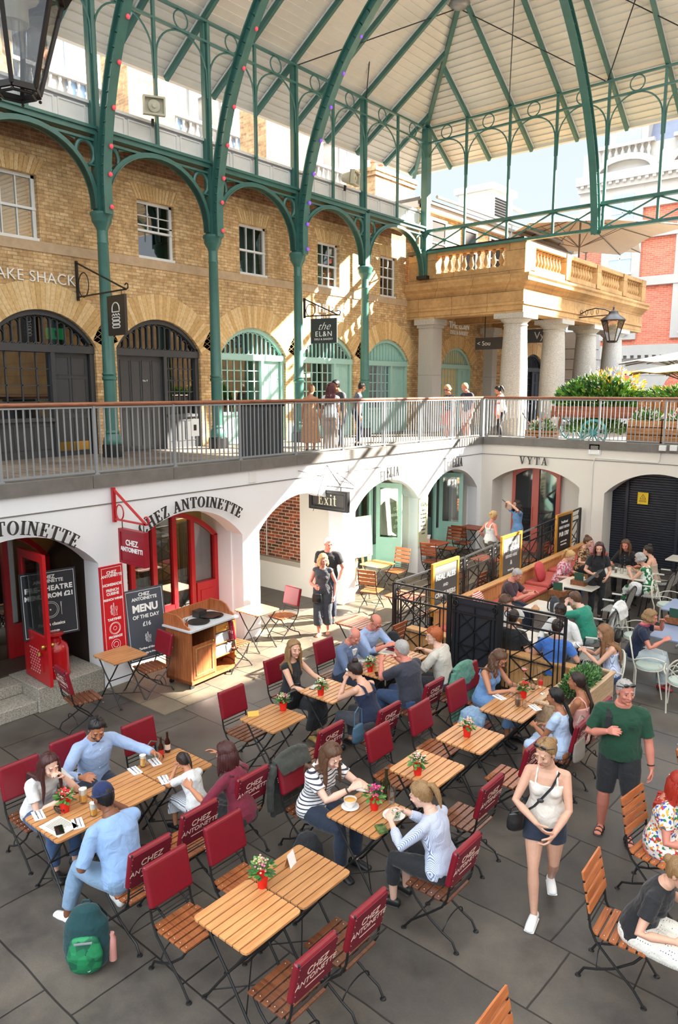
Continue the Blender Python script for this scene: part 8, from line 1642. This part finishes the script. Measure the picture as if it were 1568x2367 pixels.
# --- T9
I['blazer'] = person('grey haired person in a grey blue blazer reading a menu', -6.74, 8.25, FRp, sex='m', skin='pink', hair=('balding', 'grey'), top=('blazer', 'blazer_blue'), bot=('trousers', 'dark_denim'), lean=14, hy=-12, hp=-30, RH=(.1, .42, .82), LH=(-.12, .44, .82), H=1.78)
I['point'] = person('balding person in glasses and a pale blue shirt pointing at a menu', -6.92, 8.99, FRp-.1, sex='m', skin='pink', hair=('balding', 'lightbrown'), top=('rolled', 'pale_blue_shirt', 1.4), bot=('trousers', 'charcoal'), lean=18, hy=-8, hp=-30, RH=(.05, .44, .84), LH=(-.1, .5, .84), H=1.82, glasses='dark')
I['polo'] = person('grey haired person in a dark polo shirt seen from behind at the menu table', -5.49, 8.15, FLp-.1, sex='m', skin='pink', hair=('short', 'grey'), top=('tee', 'polo_dark', .75), bot=('jeans', 'denim'), lean=14, hy=10, hp=-10, RH=(.16, .38, .94), LH=(-.1, .42, .94), H=1.8, g=1.15, curl=(.9, .9))
I['ginger'] = person('ginger haired person in glasses and a stone coloured shirt, by the fence', -5.45, 8.95, FLp+.15, sex='m', skin='pale', hair=('mop', 'ginger'), top=('tee', 'stone_shirt', .9), bot=('trousers', 'charcoal'), lean=14, hy=35, hp=-6, RH=(.3, .4, .82), LH=(-.2, .4, .82), H=1.8, g=1.05, glasses='gold')
# --- T8
I['blue'] = person('person with wavy brown hair, glasses and a light blue top at the drinks table', -4.66, 8.84, FRp-.05, skin='tan', hair=('wavy', 'brown'), top=('tank', 'light_blue_top'), bot=('skirt', 'light_blue_top', 1.5), lean=14, hy=-6, hp=-30, RH=(.14, .42, .8), LH=(-.06, .46, .8), H=1.72, glasses='dark', bust=.8, g=1.03)
I['dress'] = person('person with dark ponytail and pale blue puff sleeved dress, back to the camera', -3.27, 8.12, FLp-.0, skin='olive', hair=('plait', 'black'), top=('teedress', 'pale_dress'), bot=('same', 'pale_dress', .9), lean=8, hy=8, hp=-8, RH=(.14, .3, .7), LH=(-.02, .34, .72), H=1.62, shoes=SANDAL)
I['braid'] = person('person with a dark plait and thin pink straps near the planter', -3.25, 8.68, FLp+.0, skin='olive', hair=('plait', 'dark'), top=('cami', mat('peach_strap', (228, 170, 160), .7)), bot=('skirt', cloth('peach_cloth', (228, 180, 170)), 1.), lean=6, hy=10, hp=-6, RH=(.14, .34, .72), LH=(-.02, .34, .72), H=1.68, shoes=SANDAL)
# --- walkers
I['cami'] = person('person walking in white camisole and denim shorts, adjusting a black crossbody bag', -2.5, 5.95, pi+.35, sit=False, skin='fair', hair=('bun', 'darkblonde', 1), top=('cami', 'white_cami'), bot=('shorts', 'dark_denim', .42), lean=2, hy=-28, hp=-18, RH=(.06, .25, 1.0), LH=(-.08, .26, .92), rp=(1, -.3, .1), lp=(-1, -.4, -.3), LF=(-.06, -.3, .16), RF=(.05, .16, .085), H=1.76, shoes=SHOEW, curl=(.5, .9), vox=.0055, bust=.75)
I['green'] = person('person in a dark green tshirt and navy shorts with sunglasses pushed up', -2.4, 7.6, pi+.3, sit=False, sex='m', skin='pink', hair=('buzz', 'grey'), top=('tee', 'green_tee', .8), bot=('shorts', 'black_cloth', .95), lean=0, hy=28, hp=-6, RH=(.13, .2, 1.2), LH=(-.3, .06, .82), rp=(1, -.8, -.6), RF=(.14, -.04, .085), LF=(-.13, .07, .085), H=1.8, g=1.16, belly=.18, shoes=MT['dark_sandal'], curl=(1.1, .6), vox=.0055, extra='headsun', glasses='dark')
I['bob'] = person('person with blonde bob in a grey sleeveless top and long dark skirt, walking', -9.22, 10.6, pi*1.15, sit=False, skin='pink', hair=('bob', 'blonde', .1), top=('sleeveless', 'charcoal'), bot=('wide', 'charcoal', 1.6), lean=2, hy=35, hp=-14, RH=(.12, .22, 1.06), LH=(-.25, .05, .85), RF=(.06, .1, .085), LF=(-.08, -.1, .085), H=1.66, shoes=SANDAL, g=1.05)
I['dark'] = person('grey haired person in a dark polo behind the one with the blonde bob', -9.68, 11.3, pi*1.15, sit=False, sex='m', skin='pink', hair=('short', 'white'), top=('tee', 'black_cloth'), bot=('trousers', 'navy'), lean=3, hy=35, hp=-14, H=1.82, LH=(-.24, .1, .88), g=1.06)
# --- right edge
I['red'] = person('person with long red hair in a brightly swirled dress, cut by the right edge', -1.72, 6.93, FRp+.1, skin='pink', hair=('long', 'red', .3), top=('teedress', 'bright_swirl'), bot=('same', 'bright_swirl', 1.2), lean=8, H=1.66, g=1.25, vox=.006)
I['dots'] = person('person with curly tied hair in black tee and dotted cream skirt, lower right', -1.5, 5.64, FRp-.05, skin='fair', hair=('bun', 'darkblonde', 1), top=('tee', 'black_cloth', .6), bot=('skirt', 'dotted', 1.7), lean=24, hp=-16, hy=-10, H=1.7, g=1.06, vox=.006)
# --- pub terrace
FY_ = lambda y: y
I['bald'] = person('bald person in glasses and a dark polo on the banquette', -6.45, 13.0, FRp+.15, sex='m', skin='pink', hair=('buzz', 'grey'), top=('tee', cloth('plum_polo', (60, 40, 48)), .8), bot=('trousers', 'dark_denim'), lean=12, hp=-28, hy=-8, RH=(.1, .4, .82), LH=(-.1, .45, .84), H=1.76, g=1.15, glasses='gold', vox=.0075)
I['curly'] = person('person with curly brown hair and white shirt behind the front fence', -5.75, 11.2, FRp-.15, sex='m', skin='fair', hair=('curly', 'brown'), top=('shirt', 'shirt_white'), bot=('trousers', 'khaki'), lean=12, hp=-24, H=1.8, RH=(.1, .34, .84), LH=(-.05, .3, 1.1), vox=.0075)
I['darkskin'] = person('person with short black hair and white shirt behind the front fence', -4.64, 11.38, pi-.1, sex='m', skin='dark', hair=('short', 'black'), top=('shirt', 'shirt_white'), bot=('trousers', 'charcoal'), lean=10, hp=-10, H=1.8, vox=.0075)
I['bluetee'] = person('person with dark hair and blue tee seen from behind through the fence', -4.36, 10.42, 0.15, sex='m', skin='fair', hair=('short', 'dark'), top=('tee', 'blue_tee'), bot=('trousers', 'khaki'), lean=6, hp=-14, H=1.74, vox=.0075)
I['elbow'] = person('person in a black tee stretching an arm along the low screen', -5.12, 10.48, .1, sex='m', skin='fair', hair=('short', 'dark'), top=('tee', 'black_cloth'), bot=('trousers', 'charcoal'), lean=4, hp=-10, RH=(.5, -.05, .82), rp=(0, 0, -1), H=1.72, vox=.0075)
I['teal'] = person('person with short auburn hair and teal green polo, elbows on the table', -4.56, 12.25, FLp-.1, sex='m', skin='pale', hair=('short', 'brown'), top=('tee', 'teal_polo', .75), bot=('trousers', 'pale_trousers'), lean=24, hp=-20, RH=(.08, .36, 1.04), LH=(-.06, .36, 1.04), H=1.8, g=1.05, curl=(1, 1), vox=.0075)
I['pinkf'] = person('person with tied blonde hair in a pink floral blouse on the banquette', -6.25, 15.08, FRp, skin='fair', hair=('ponytail', 'blonde'), top=('rolled', 'pink_floral', .9), bot=('trousers', 'denim'), lean=16, hp=-26, H=1.66, g=1.2, vox=.0085)
I['waiter'] = person('standing person in a black polo with long dark hair carrying a menu board', -5.3, 14.62, pi+.5, sit=False, skin='fair', hair=('long', 'auburn', .22), top=('tee', 'black_cloth'), bot=('trousers', 'black_cloth'), lean=6, hp=-14, hy=-10, RH=(.14, .3, 1.06), LH=(-.14, .28, .98), H=1.66, vox=.008)
I['leop'] = person('person with a brown bun in a leopard print top at the back of the banquette', -6.32, 16.4, FRp, skin='fair', hair=('bun', 'brown'), top=('tee', 'leopard'), bot=('trousers', 'black_cloth'), lean=10, hp=-14, H=1.66, vox=.009)
I['back1'] = person('person with long brown hair in a dark top facing us by the roller shutter', -5.38, 16.62, pi, skin='pink', hair=('long', 'brown', .25), top=('rolled', 'black_cloth', 1.), bot=('trousers', 'black_cloth'), lean=10, hp=-20, H=1.7, vox=.009)
I['greend'] = person('grey haired person in a green and white patterned dress on a wicker chair', -4.6, 15.6, FLp, skin='fair', hair=('bob', 'grey', .04), top=('dress', 'green_pattern'), bot=('same', 'green_pattern', 1.75), lean=16, hp=-20, RH=(.1, .36, .9), LH=(-.08, .36, .88), H=1.68, g=1.05, shoes=SANDAL, vox=.0085)
I['bare'] = person('person with a dark bun and bare shoulders beside the green patterned dress', -4.72, 16.3, FLp, skin='fair', hair=('bun', 'dark'), top=('strapless', cloth('taupe', (190, 170, 150))), bot=('skirt', 'taupe', 1.3), lean=10, hp=-14, H=1.66, vox=.009)
I['longhair'] = person('person with very long light brown hair in a blue striped top looking at a phone', -3.65, 10.82, 2.05, skin='fair', hair=('long', 'lightbrown', .46), top=('cami', 'blue_stripe_top'), bot=('jeans', 'denim'), lean=6, hp=-24, RH=(.08, .36, .86), LH=(-.04, .36, .86), RF=(.0, .62, .12), LF=(-.1, .6, .1), H=1.72, vox=.007, curl=(.8, .8))
I['navyt'] = person('person with short blonde hair in a navy top and pink scarf, back turned', -3.63, 12.03, FRp+.25, skin='pink', hair=('bob', 'darkblonde', .05), top=('tee', 'navy', .55), bot=('wide', 'pale_trousers'), lean=16, hp=-10, hy=-12, RH=(.16, .38, .84), LH=(-.02, .34, 1.1), H=1.7, g=1.18, shoes=RDM, vox=.007)
# --- by the pink door
I['whitetank'] = person('person in a white tank top and khaki trousers near the pink framed door', -8.57, 16.17, -.35, sit=False, skin='pink', hair=('bun', 'blonde', 1), top=('tank', 'shirt_white'), bot=('trousers', 'khaki'), lean=2, H=1.66, vox=.008, RH=(.3, .1, .95), LH=(-.3, .1, .95))
I['denimd'] = person('person in a blue denim dress raising a phone to take a picture', -8.6, 17.7, pi*.8, sit=False, skin='fair', hair=('wavy', 'dark'), top=('teedress', 'denim_dress'), bot=('same', 'denim_dress', 1.1), lean=0, hp=0, RH=(.1, .3, 1.62), LH=(-.14, .28, 1.62), H=1.68, vox=.008)
# --- upper terrace
def up(px, h_, x_, **k): pass
I['t1'] = person('person with very long dark red hair and pale clothes on the upper terrace', -11.15, 13.1, .6, sit=False, skin='tan', hair=('long', 'maroon', .42), top=('tee', 'shirt_white'), bot=('wide', 'taupe_stripe'), H=1.66, z=ZT, vox=.008)
I['t2'] = person('person with black hair and dark shirt behind the dark red hair', -11.55, 13.95, pi*.9, sit=False, sex='m', skin='olive', hair=('short', 'black'), top=('tee', 'charcoal'), bot=('trousers', 'navy'), H=1.74, z=ZT, vox=.008)
I['t3'] = person('person with light brown hair and a bag left of the dark red hair', -12.0, 13.35, .5, sit=False, skin='tan', hair=('bun', 'lightbrown'), top=('tank', cloth('tan_cloth', (190, 140, 100))), bot=('skirt', 'tan_cloth', 1.6), H=1.62, z=ZT, vox=.008)
I['t4'] = person('person in a grey blue tee walking past the shuttered teal door', -12.35, 15.6, -.9, sit=False, sex='m', skin='tan', hair=('short', 'dark'), top=('tee', cloth('slate_tee', (84, 92, 108))), bot=('trousers', 'navy'), H=1.7, z=ZT, vox=.008, hy=30)
I['t5'] = person('person with sunglasses and a grey printed top on the terrace by the corner', -11.35, 18.7, pi*.95, sit=False, skin='pink', hair=('bob', 'blonde', .0), top=('tee', 'grey_print'), bot=('skirt', cloth('coral_skirt', (200, 110, 100)), 1.), H=1.64, z=ZT, vox=.008, glasses='dark')
I['t6'] = person('blond person in a dark navy shirt on the terrace by the corner', -10.95, 19.05, pi*.9, sit=False, sex='m', skin='pink', hair=('short', 'blonde'), top=('shortshirt', 'navy'), bot=('shorts', cloth('pale_shorts', (226, 190, 180)), .9), H=1.7, z=ZT, vox=.008, hp=-20)
I['t7'] = person('person with dark ponytail and white tee leaning at the far railing', -10.35, 20.0, 1.9, sit=False, skin='tan', hair=('ponytail', 'black'), top=('tee', 'shirt_white'), bot=('trousers', 'black_cloth'), H=1.62, z=ZT, vox=.008, lean=8, hp=-24)
I['t8'] = person('person in a black cap on the portico roof behind the stone balustrade', -12.3, 25.2, 2.2, sit=False, sex='m', skin='pink', hair=('short', 'dark'), top=('tee', cloth('blue_check', (70, 110, 150), (40, 50, 70), 'floral', 2)), bot=('trousers', 'black_cloth'), H=1.74, z=8.0, vox=.009)
for k, (x, y, hc_, tc_) in enumerate(((-8.2, 26.5, 'grey', 'navy'), (-7.4, 27.2, 'white', 'shirt_white'), (-9.0, 27.5, 'dark', 'charcoal'))): person('diner behind the flower boxes at the far right, %s' % ['grey haired in navy', 'white haired in white', 'dark haired in charcoal'][k], x, y, .6+2*k, hair=('bob', hc_, .02), top=('tee', tc_), z=ZT+.2, vox=.011, H=1.66)
# ================================================================== things people carry, hang or set down
def acc(i, name, m): return m.build(name, i['obj'])
def capon(i, m_, visor=True):
    Q = i['Q']; m = MB(); R = i['HR']; m.ell(Q(0, -.012, .055), (.084, .1, .085), m_, 20, R); m.tube([Q(.085*sin(t), -.012+.1*cos(t), .035) for t in np.linspace(0, 2*pi, 21)], .007, m_, 6)
    if visor: m.prism([(.07*sin(t), .075*cos(t)) for t in np.linspace(-1.5, 1.5, 9)], Q(0, .05, .035), R.col[0].xyz, (R @ V((0, 1, -.15))).normalized(), R @ V((0, 0, .006)), m_)
    acc(i, 'baseball_cap', m)
capon(I['cap'], cloth('cap_navy', (24, 38, 84))); capon(I['t8'], MT['black_cloth'])
def shades(i, z=.088, y=.052):
    Q = i['Q']; m = MB(); gm = mat('sunglass_lens', (24, 24, 28), .1, coat=.6)
    for k in (-1, 1): m.ell(Q(k*.034, y+.02, z+.012), (.028, .01, .018), gm, 10, i['HR']); m.tube([Q(k*.06, y+.01, z), Q(k*.088, -.02, z-.03)], .004, gm, 5)
    m.tube([Q(-.01, y+.024, z+.012), Q(.01, y+.024, z+.012)], .004, gm, 5); acc(i, 'sunglasses', m)
shades(I['green']); shades(I['cami'], .1, .04); shades(I['t5'], -.008, .072)
def watch(i, k, m_=None):
    a, e, w = i['arm'][k]; d = (w-e).normalized(); c = w-d*.03; x = d.orthogonal().normalized(); y = d.cross(x); m = MB(); m.tube([c+x*.03*cos(t)+y*.03*sin(t) for t in np.linspace(0, 2*pi, 15)], .008, m_ or LTB, 6); m.ell(c+V((0, 0, .032)), (.016, .016, .008), m_ or LTB, 10); acc(i, 'wristwatch', m)
watch(I['beard'], 1); watch(I['green'], -1); watch(I['black'], -1); watch(I['breton'], 1); watch(I['point'], -1); watch(I['tank'], 1)
def W_(i, k, dz=0., dy=.0): o = i['obj']; return o.matrix_basis @ (i['arm'][k][2]+V((0, dy, dz)))
def put(m, name, lab, cat, c, R=None, group=None, bevel=0):
    o = m.build(name, bevel=bevel); o.location = c
    if R is not None: o.rotation_euler = R
    return tag(o, lab, cat, group)
PHN = mat('black_glass'); SCR = mat('phone_screen', (200, 215, 230), .2, emit=.5)
def phone(i, k, lab, rz, dz=.04, dy=.08): m = MB(); m.b2((-.037, -.075, -.004), (.037, .075, .004), PHN); m.b2((-.034, -.07, .004), (.034, .07, .005), SCR); put(m, 'phone', lab, 'phone', W_(i, k, dz, dy), (.7, 0, rz), bevel=.002)
phone(I['tank'], 1, 'white lit phone held by the person in the navy tank top', pi/2); phone(I['longhair'], 1, 'phone held by the person with very long light brown hair', 2.05); phone(I['denimd'], 1, 'phone raised by the person in the denim dress', pi*.8, .05, .05)
m = MB(); m.lathe([(0, 0), (.03, 0), (.036, .08), (.033, .08), (.028, .01), (0, .01)], (0, 0, 0), mat('yellow_cup', (246, 190, 30), .3), 16); put(m, 'cup', 'yellow cup held to the mouth of the small child', 'cup', W_(I['child'], 1, .02, .07))
m = MB(); m.b2((-.15, -.012, -.2), (.15, .012, .2), mat('slate_board', (60, 66, 70), .5)); put(m, 'menu_tablet', 'dark menu board carried by the standing waiter', 'menu', W_(I['waiter'], 1, -.02, .1), (.9, .3, 2.2))
# backpacks
BPG = mat('green_facets', (14, 92, 66), .6); nt_ = BPG.node_tree; v_ = N(nt_, 'ShaderNodeTexVoronoi', i_Scale=18.); tc_ = N(nt_, 'ShaderNodeTexCoord'); r_ = N(nt_, 'ShaderNodeValToRGB'); nt_.links.new(tc_.outputs['Object'], v_.inputs['Vector']); nt_.links.new(v_.outputs['Color'], r_.inputs[0]); r_.color_ramp.elements[0].color = srgb(8, 60, 52); r_.color_ramp.elements[1].color = srgb(30, 140, 84); nt_.links.new(r_.outputs[0], nt_.nodes['Principled BSDF'].inputs[0])
def backpack(c, rz, m1, m2, lab, s=1., bot=True, badge=False):
    r = thing('backpack', lab, 'bag', c, rz); m = MB(); m.cap([(0, 0, .08*s), (0, 0, .22*s), (0, 0, .36*s), (0, .01, .42*s)], [(.155*s, .09*s), (.165*s, .1*s), (.15*s, .09*s), (.11*s, .07*s)], m2, 20, None, X_); solid(m, 'body', r, .008, 3, .015, [m2])
    m = MB(); m.cap([(0, -.085*s, .08*s), (0, -.1*s, .18*s), (0, -.085*s, .28*s)], [(.11*s, .05*s), (.125*s, .05*s), (.1*s, .04*s)], m1, 16, None, X_); solid(m, 'front_pocket', r, .007, 3, .008, [m1])
    MB().bar((-.06*s, -.14*s, .3*s), (.06*s, -.14*s, .3*s), .012, .012, STL).build('reflective_strip', r); m = MB(); m.tube([(-.04*s, .05, .45*s), (-.02*s, .05, .5*s), (.02*s, .05, .5*s), (.04*s, .05, .45*s)], .009, m2, 6); m.build('handle', r)
    for k in (-1, 1): m = MB(); m.tube([(k*.06*s, .07*s, .44*s), (k*.1*s, .15*s, .3*s), (k*.12*s, .14*s, .12*s), (k*.13*s, .08*s, .06*s)], [(.022, .006)]*4, m2, 6, True, None, X_); m.build('strap', r)
    if bot: m = MB(); m.lathe([(0, 0), (.032, 0), (.034, .1), (.034, .2), (.022, .22), (.022, .25), (0, .25)], (.17*s, 0, .05), mat('rose_flask', (214, 150, 140), .4), 14); m.build('flask', r)
    if badge: m = MB(); m.tube([(.03+.014*cos(t), -.155, .1+.014*sin(t)) for t in np.linspace(0, 2*pi, 13)], .002, LET, 4); m.build('badge', r)
    return r
backpack(V((-5.14, 2.88, 0)), .85, BPG, cloth('deep_teal', (10, 60, 64)), 'green faceted backpack on the floor behind the navy cap', 1.18, badge=True)
backpack(V((-4.5, 4.92, 0)), .9, MT['charcoal'], MT['black_cloth'], 'black backpack under the soup table', 1., False); backpack(V((-6.75, 9.5, .42)), .4, MT['charcoal'], MT['black_cloth'], 'round black rucksack on the chair by the fence corner', .95, False)
backpack(V((-5.3, 12.55, .76)), 1.2, mat('silver_cloth', (170, 172, 176), .6), MT['charcoal'], 'black and silver rucksack on the marble table', .65, False)
m = MB(); m.cap([(0, 0, .02), (0, 0, .06), (0, 0, .09)], [(.07, .08), (.075, .085), (.04, .05)], mat('tan_cap_cloth', (196, 150, 110), .8), 14, None, X_); put(m, 'folded_cap', 'tan cap lying beside the rucksack on the marble table', 'cap', V((-5.6, 12.4, .765)))
# bags
def bag(c, rz, w_, h2, d_, m_, lab, name='handbag', strap=.2, flat_=False):
    r = thing(name, lab, 'bag', c, rz); m = MB(); m.cap([(0, 0, .03), (0, 0, h2*.5), (0, 0, h2)], [(w_/2, d_/2), (w_/2*1.03, d_/2), (w_/2*.9, d_*.3)], m_, 18, None, X_); solid(m, 'body', r, .007, 2, .012, [m_]); m = MB(); m.tube([(-w_*.35, 0, h2), (-w_*.3, 0, h2+strap*.8), (0, 0, h2+strap), (w_*.3, 0, h2+strap*.8), (w_*.35, 0, h2)], .008, m_, 6); m.build('strap', r); return r
bag(V((-6.66, 4.66, .46)), -pi/2+.2, .3, .16, .12, mat('olive_leather', (90, 100, 84), .5), 'dark green handbag with taupe handles leaning in a red chair', strap=.24)
bag(V((-3.0, 8.02, .5)), FL, .32, .24, .08, mat('grey_canvas', (150, 144, 136), .8), 'grey shoulder bag hanging from the back of a red chair', 'shoulder_bag', .32)
bag(V((-6.62, 7.0, .5)), -pi/2, .34, .2, .16, mat('black_leather', (24, 24, 26), .3, coat=.4), 'black leather bag on the lap of the black dress', strap=.1); bag(V((-5.28, 6.72, .5)), FL, .22, .2, .1, mat('blue_grey_strap', (70, 100, 122), .6), 'blue grey bag hanging at the side of the navy tank top', strap=.25)
o = I['bob']['obj']; bag(o.matrix_basis @ V((.08, .2, .72)), o.rotation_euler.z, .2, .17, .08, mat('black_leather'), 'black crossbody bag at the hip of the person with the blonde bob', 'crossbody_bag', .2)
i = I['cami']; o = i['obj']; sp_ = i['sp']; xa_ = i['xa']; m = MB(); m.tube([sp_(.455, .04)-xa_*.1, sp_(.36, .125)-xa_*.05, sp_(.27, .15)+xa_*.02, sp_(.16, .13)+xa_*.09, sp_(.06, .09)+xa_*.175, sp_(.06, -.08)+xa_*.18, sp_(.25, -.12)+xa_*.03, sp_(.42, -.1)-xa_*.08, sp_(.455, .04)-xa_*.1], [(.02, .005)]*9, MT['black_cloth'], 8, True, None, V((0, 0, 1)))
m.ell(sp_(.24, .16)+xa_*.04, (.03, .016, .02), LTB, 10); m.M = Mx.Identity(4); o2 = m.build('crossbody_strap', o); bag(o.matrix_basis @ V((.24, .14, .84)), o.rotation_euler.z+.5, .17, .15, .09, mat('black_leather'), 'small black bag being opened at the hip of the white camisole', 'crossbody_bag', .08)
i = I['green']; sp_ = i['sp']; xa_ = i['xa']; m = MB(); m.tube([sp_(.2, -.14)+xa_*.14, sp_(.4, -.13)+xa_*.13, sp_(.48, .0)+xa_*.12, sp_(.4, .15)+xa_*.12, sp_(.28, .17)+xa_*.13, sp_(.18, .1)+xa_*.22], [(.028, .007)]*6, MT['black_cloth'], 8, True, None, xa_); m.build('rucksack_strap', i['obj'])
m = MB(); m.cap([sp_(.12, -.24)+xa_*.1, sp_(.35, -.24)+xa_*.1], [(.13, .08), (.11, .07)], MT['black_cloth'], 16, None, xa_); r = solid(m, 'rucksack', None, .01, 3, .01, [MT['black_cloth']]); r.matrix_basis = i['obj'].matrix_basis.copy(); tag(r, 'dark rucksack slung on one shoulder of the person in the green tshirt', 'bag')
m = MB(); p_ = sp_(.33, .165*1.1)-xa_*.09; m.box(p_, (.045, .012, .03), mat('badge_dark', (20, 50, 40), .6)); m.build('chest_badge', i['obj'])
# jackets over chair backs
def jacket(x, y, rz, m_, lab, L=.5, z=0, lf=.22, sl=.5, w_=.24):
    c = MB(); ridge = [(-w_, -.33, .96), (-w_*.5, -.33, 1.0), (0, -.33, 1.0), (w_*.5, -.33, 1.0), (w_, -.33, .96)]; c.tube(ridge, [.03, .035, .04, .035, .03], m_, 10)
    c.tube([(0, -.355, .98), (0, -.39, .8), (0, -.38, .96-L*.7), (0, -.36, .96-L)], [(w_, .022), (w_*1.08, .03), (w_*1.05, .035), (w_*.95, .02)], m_, 24, True, None, X_)
    for t in np.linspace(-w_*.9, w_*.9, 5): c.tube([(t, -.37, .9), (t*1.05, -.395, .96-L*.6), (t, -.375, .96-L*1.02)], [.018, .026, .03], m_, 8)
    c.tube([(0, -.305, .985), (0, -.25, .9), (0, -.215, .96-lf)], [(w_, .022), (w_*.98, .022), (w_*.9, .014)], m_, 24, True, None, X_)
    for k in (-1, 1): c.tube([(k*w_, -.33, .93), (k*(w_+.05), -.34, .75), (k*(w_+.04), -.35, .93-sl)], [.045, .045, .035], m_, 10)
    o_ = solid(c, 'jacket', None, .009, 4, .03, [m_]); o_.location = (x, y, z); o_.rotation_euler = (0, 0, rz); return tag(o_, lab, 'jacket')
jacket(XL-.36, 5.3, FR, cloth('olive_black_jacket', (58, 60, 54)), 'dark grey green jacket draped over the chair of the striped tee', .62, lf=.12)
jacket(-5.3, 8.7, FL, cloth('sage_jacket', (84, 134, 116)), 'long sage green jacket draped over a red chair by the fence', .85, sl=.7)
c = MB(); [c.tube([(-.12+.06*k, -.16+.03*sin(k*2), .0), (-.1+.06*k, -.12, .12+.02*cos(k*3)), (-.08+.05*k, .0, .16+.02*sin(k)), (-.1+.06*k, .12, .08)], [.05, .06, .06, .04], MT['light_denim'], 8) for k in range(5)]; o = solid(c, 'denim_jacket', None, .009, 4, .05, [MT['light_denim']]); o.location = (-4.42, 8.1, .5); tag(o, 'crumpled light blue denim jacket on the red chair', 'jacket')
o = jacket(-3.95, 12.95, -pi/2, MT['shirt_white'], 'white jacket over a cream scroll chair behind the navy top', .45, fz(12.95)); bag(V((-4.2, 12.7, .4)), -pi/2, .34, .22, .14, MT['black_leather'], 'black bag hanging behind the white jacket on the scroll chair', strap=.1)
i = I['navyt']; Q = i['Q']; sp_ = i['sp']; m = MB(); m.tube([sp_(.5)+V((.075*cos(t), .07*sin(t), 0)) for t in np.linspace(0, 2*pi, 15)], .02, mat('rose_scarf', (170, 70, 100), .8), 8); m.build('scarf', i['obj'])
m = MB(); m.ell((0, 0, 0), (.16, .1, .16), MT['shirt_white'], 12); o = solid(m, 'canvas_bag', None, .01, 2, .04, [MT['shirt_white']]); o.location = (-4.75, 15.35, .72); tag(o, 'white canvas bag on the lap of the green patterned dress', 'bag')
bag(V((-10.35, 19.75, ZT+.75)), 1.5, .3, .3, .1, mat('coral_leather', (214, 90, 80), .5), 'coral shoulder bag of the person with the dark ponytail on the terrace', 'shoulder_bag', .3)
# the two people seated inside the bistro window
I['in1'] = person('person in a blue top with raised hand inside the red bistro front', -12.0, 7.45, 2.2, sex='m', skin='fair', hair=('short', 'dark'), top=('tee', 'blue_tee'), z=.3, vox=.01, LH=(-.05, .3, 1.15)); I['in2'] = person('person in a dark spotted top deeper inside the red bistro front', -12.4, 8.35, 1.8, hair=('long', 'dark'), top=('tee', 'leopard'), z=.3, vox=.011)
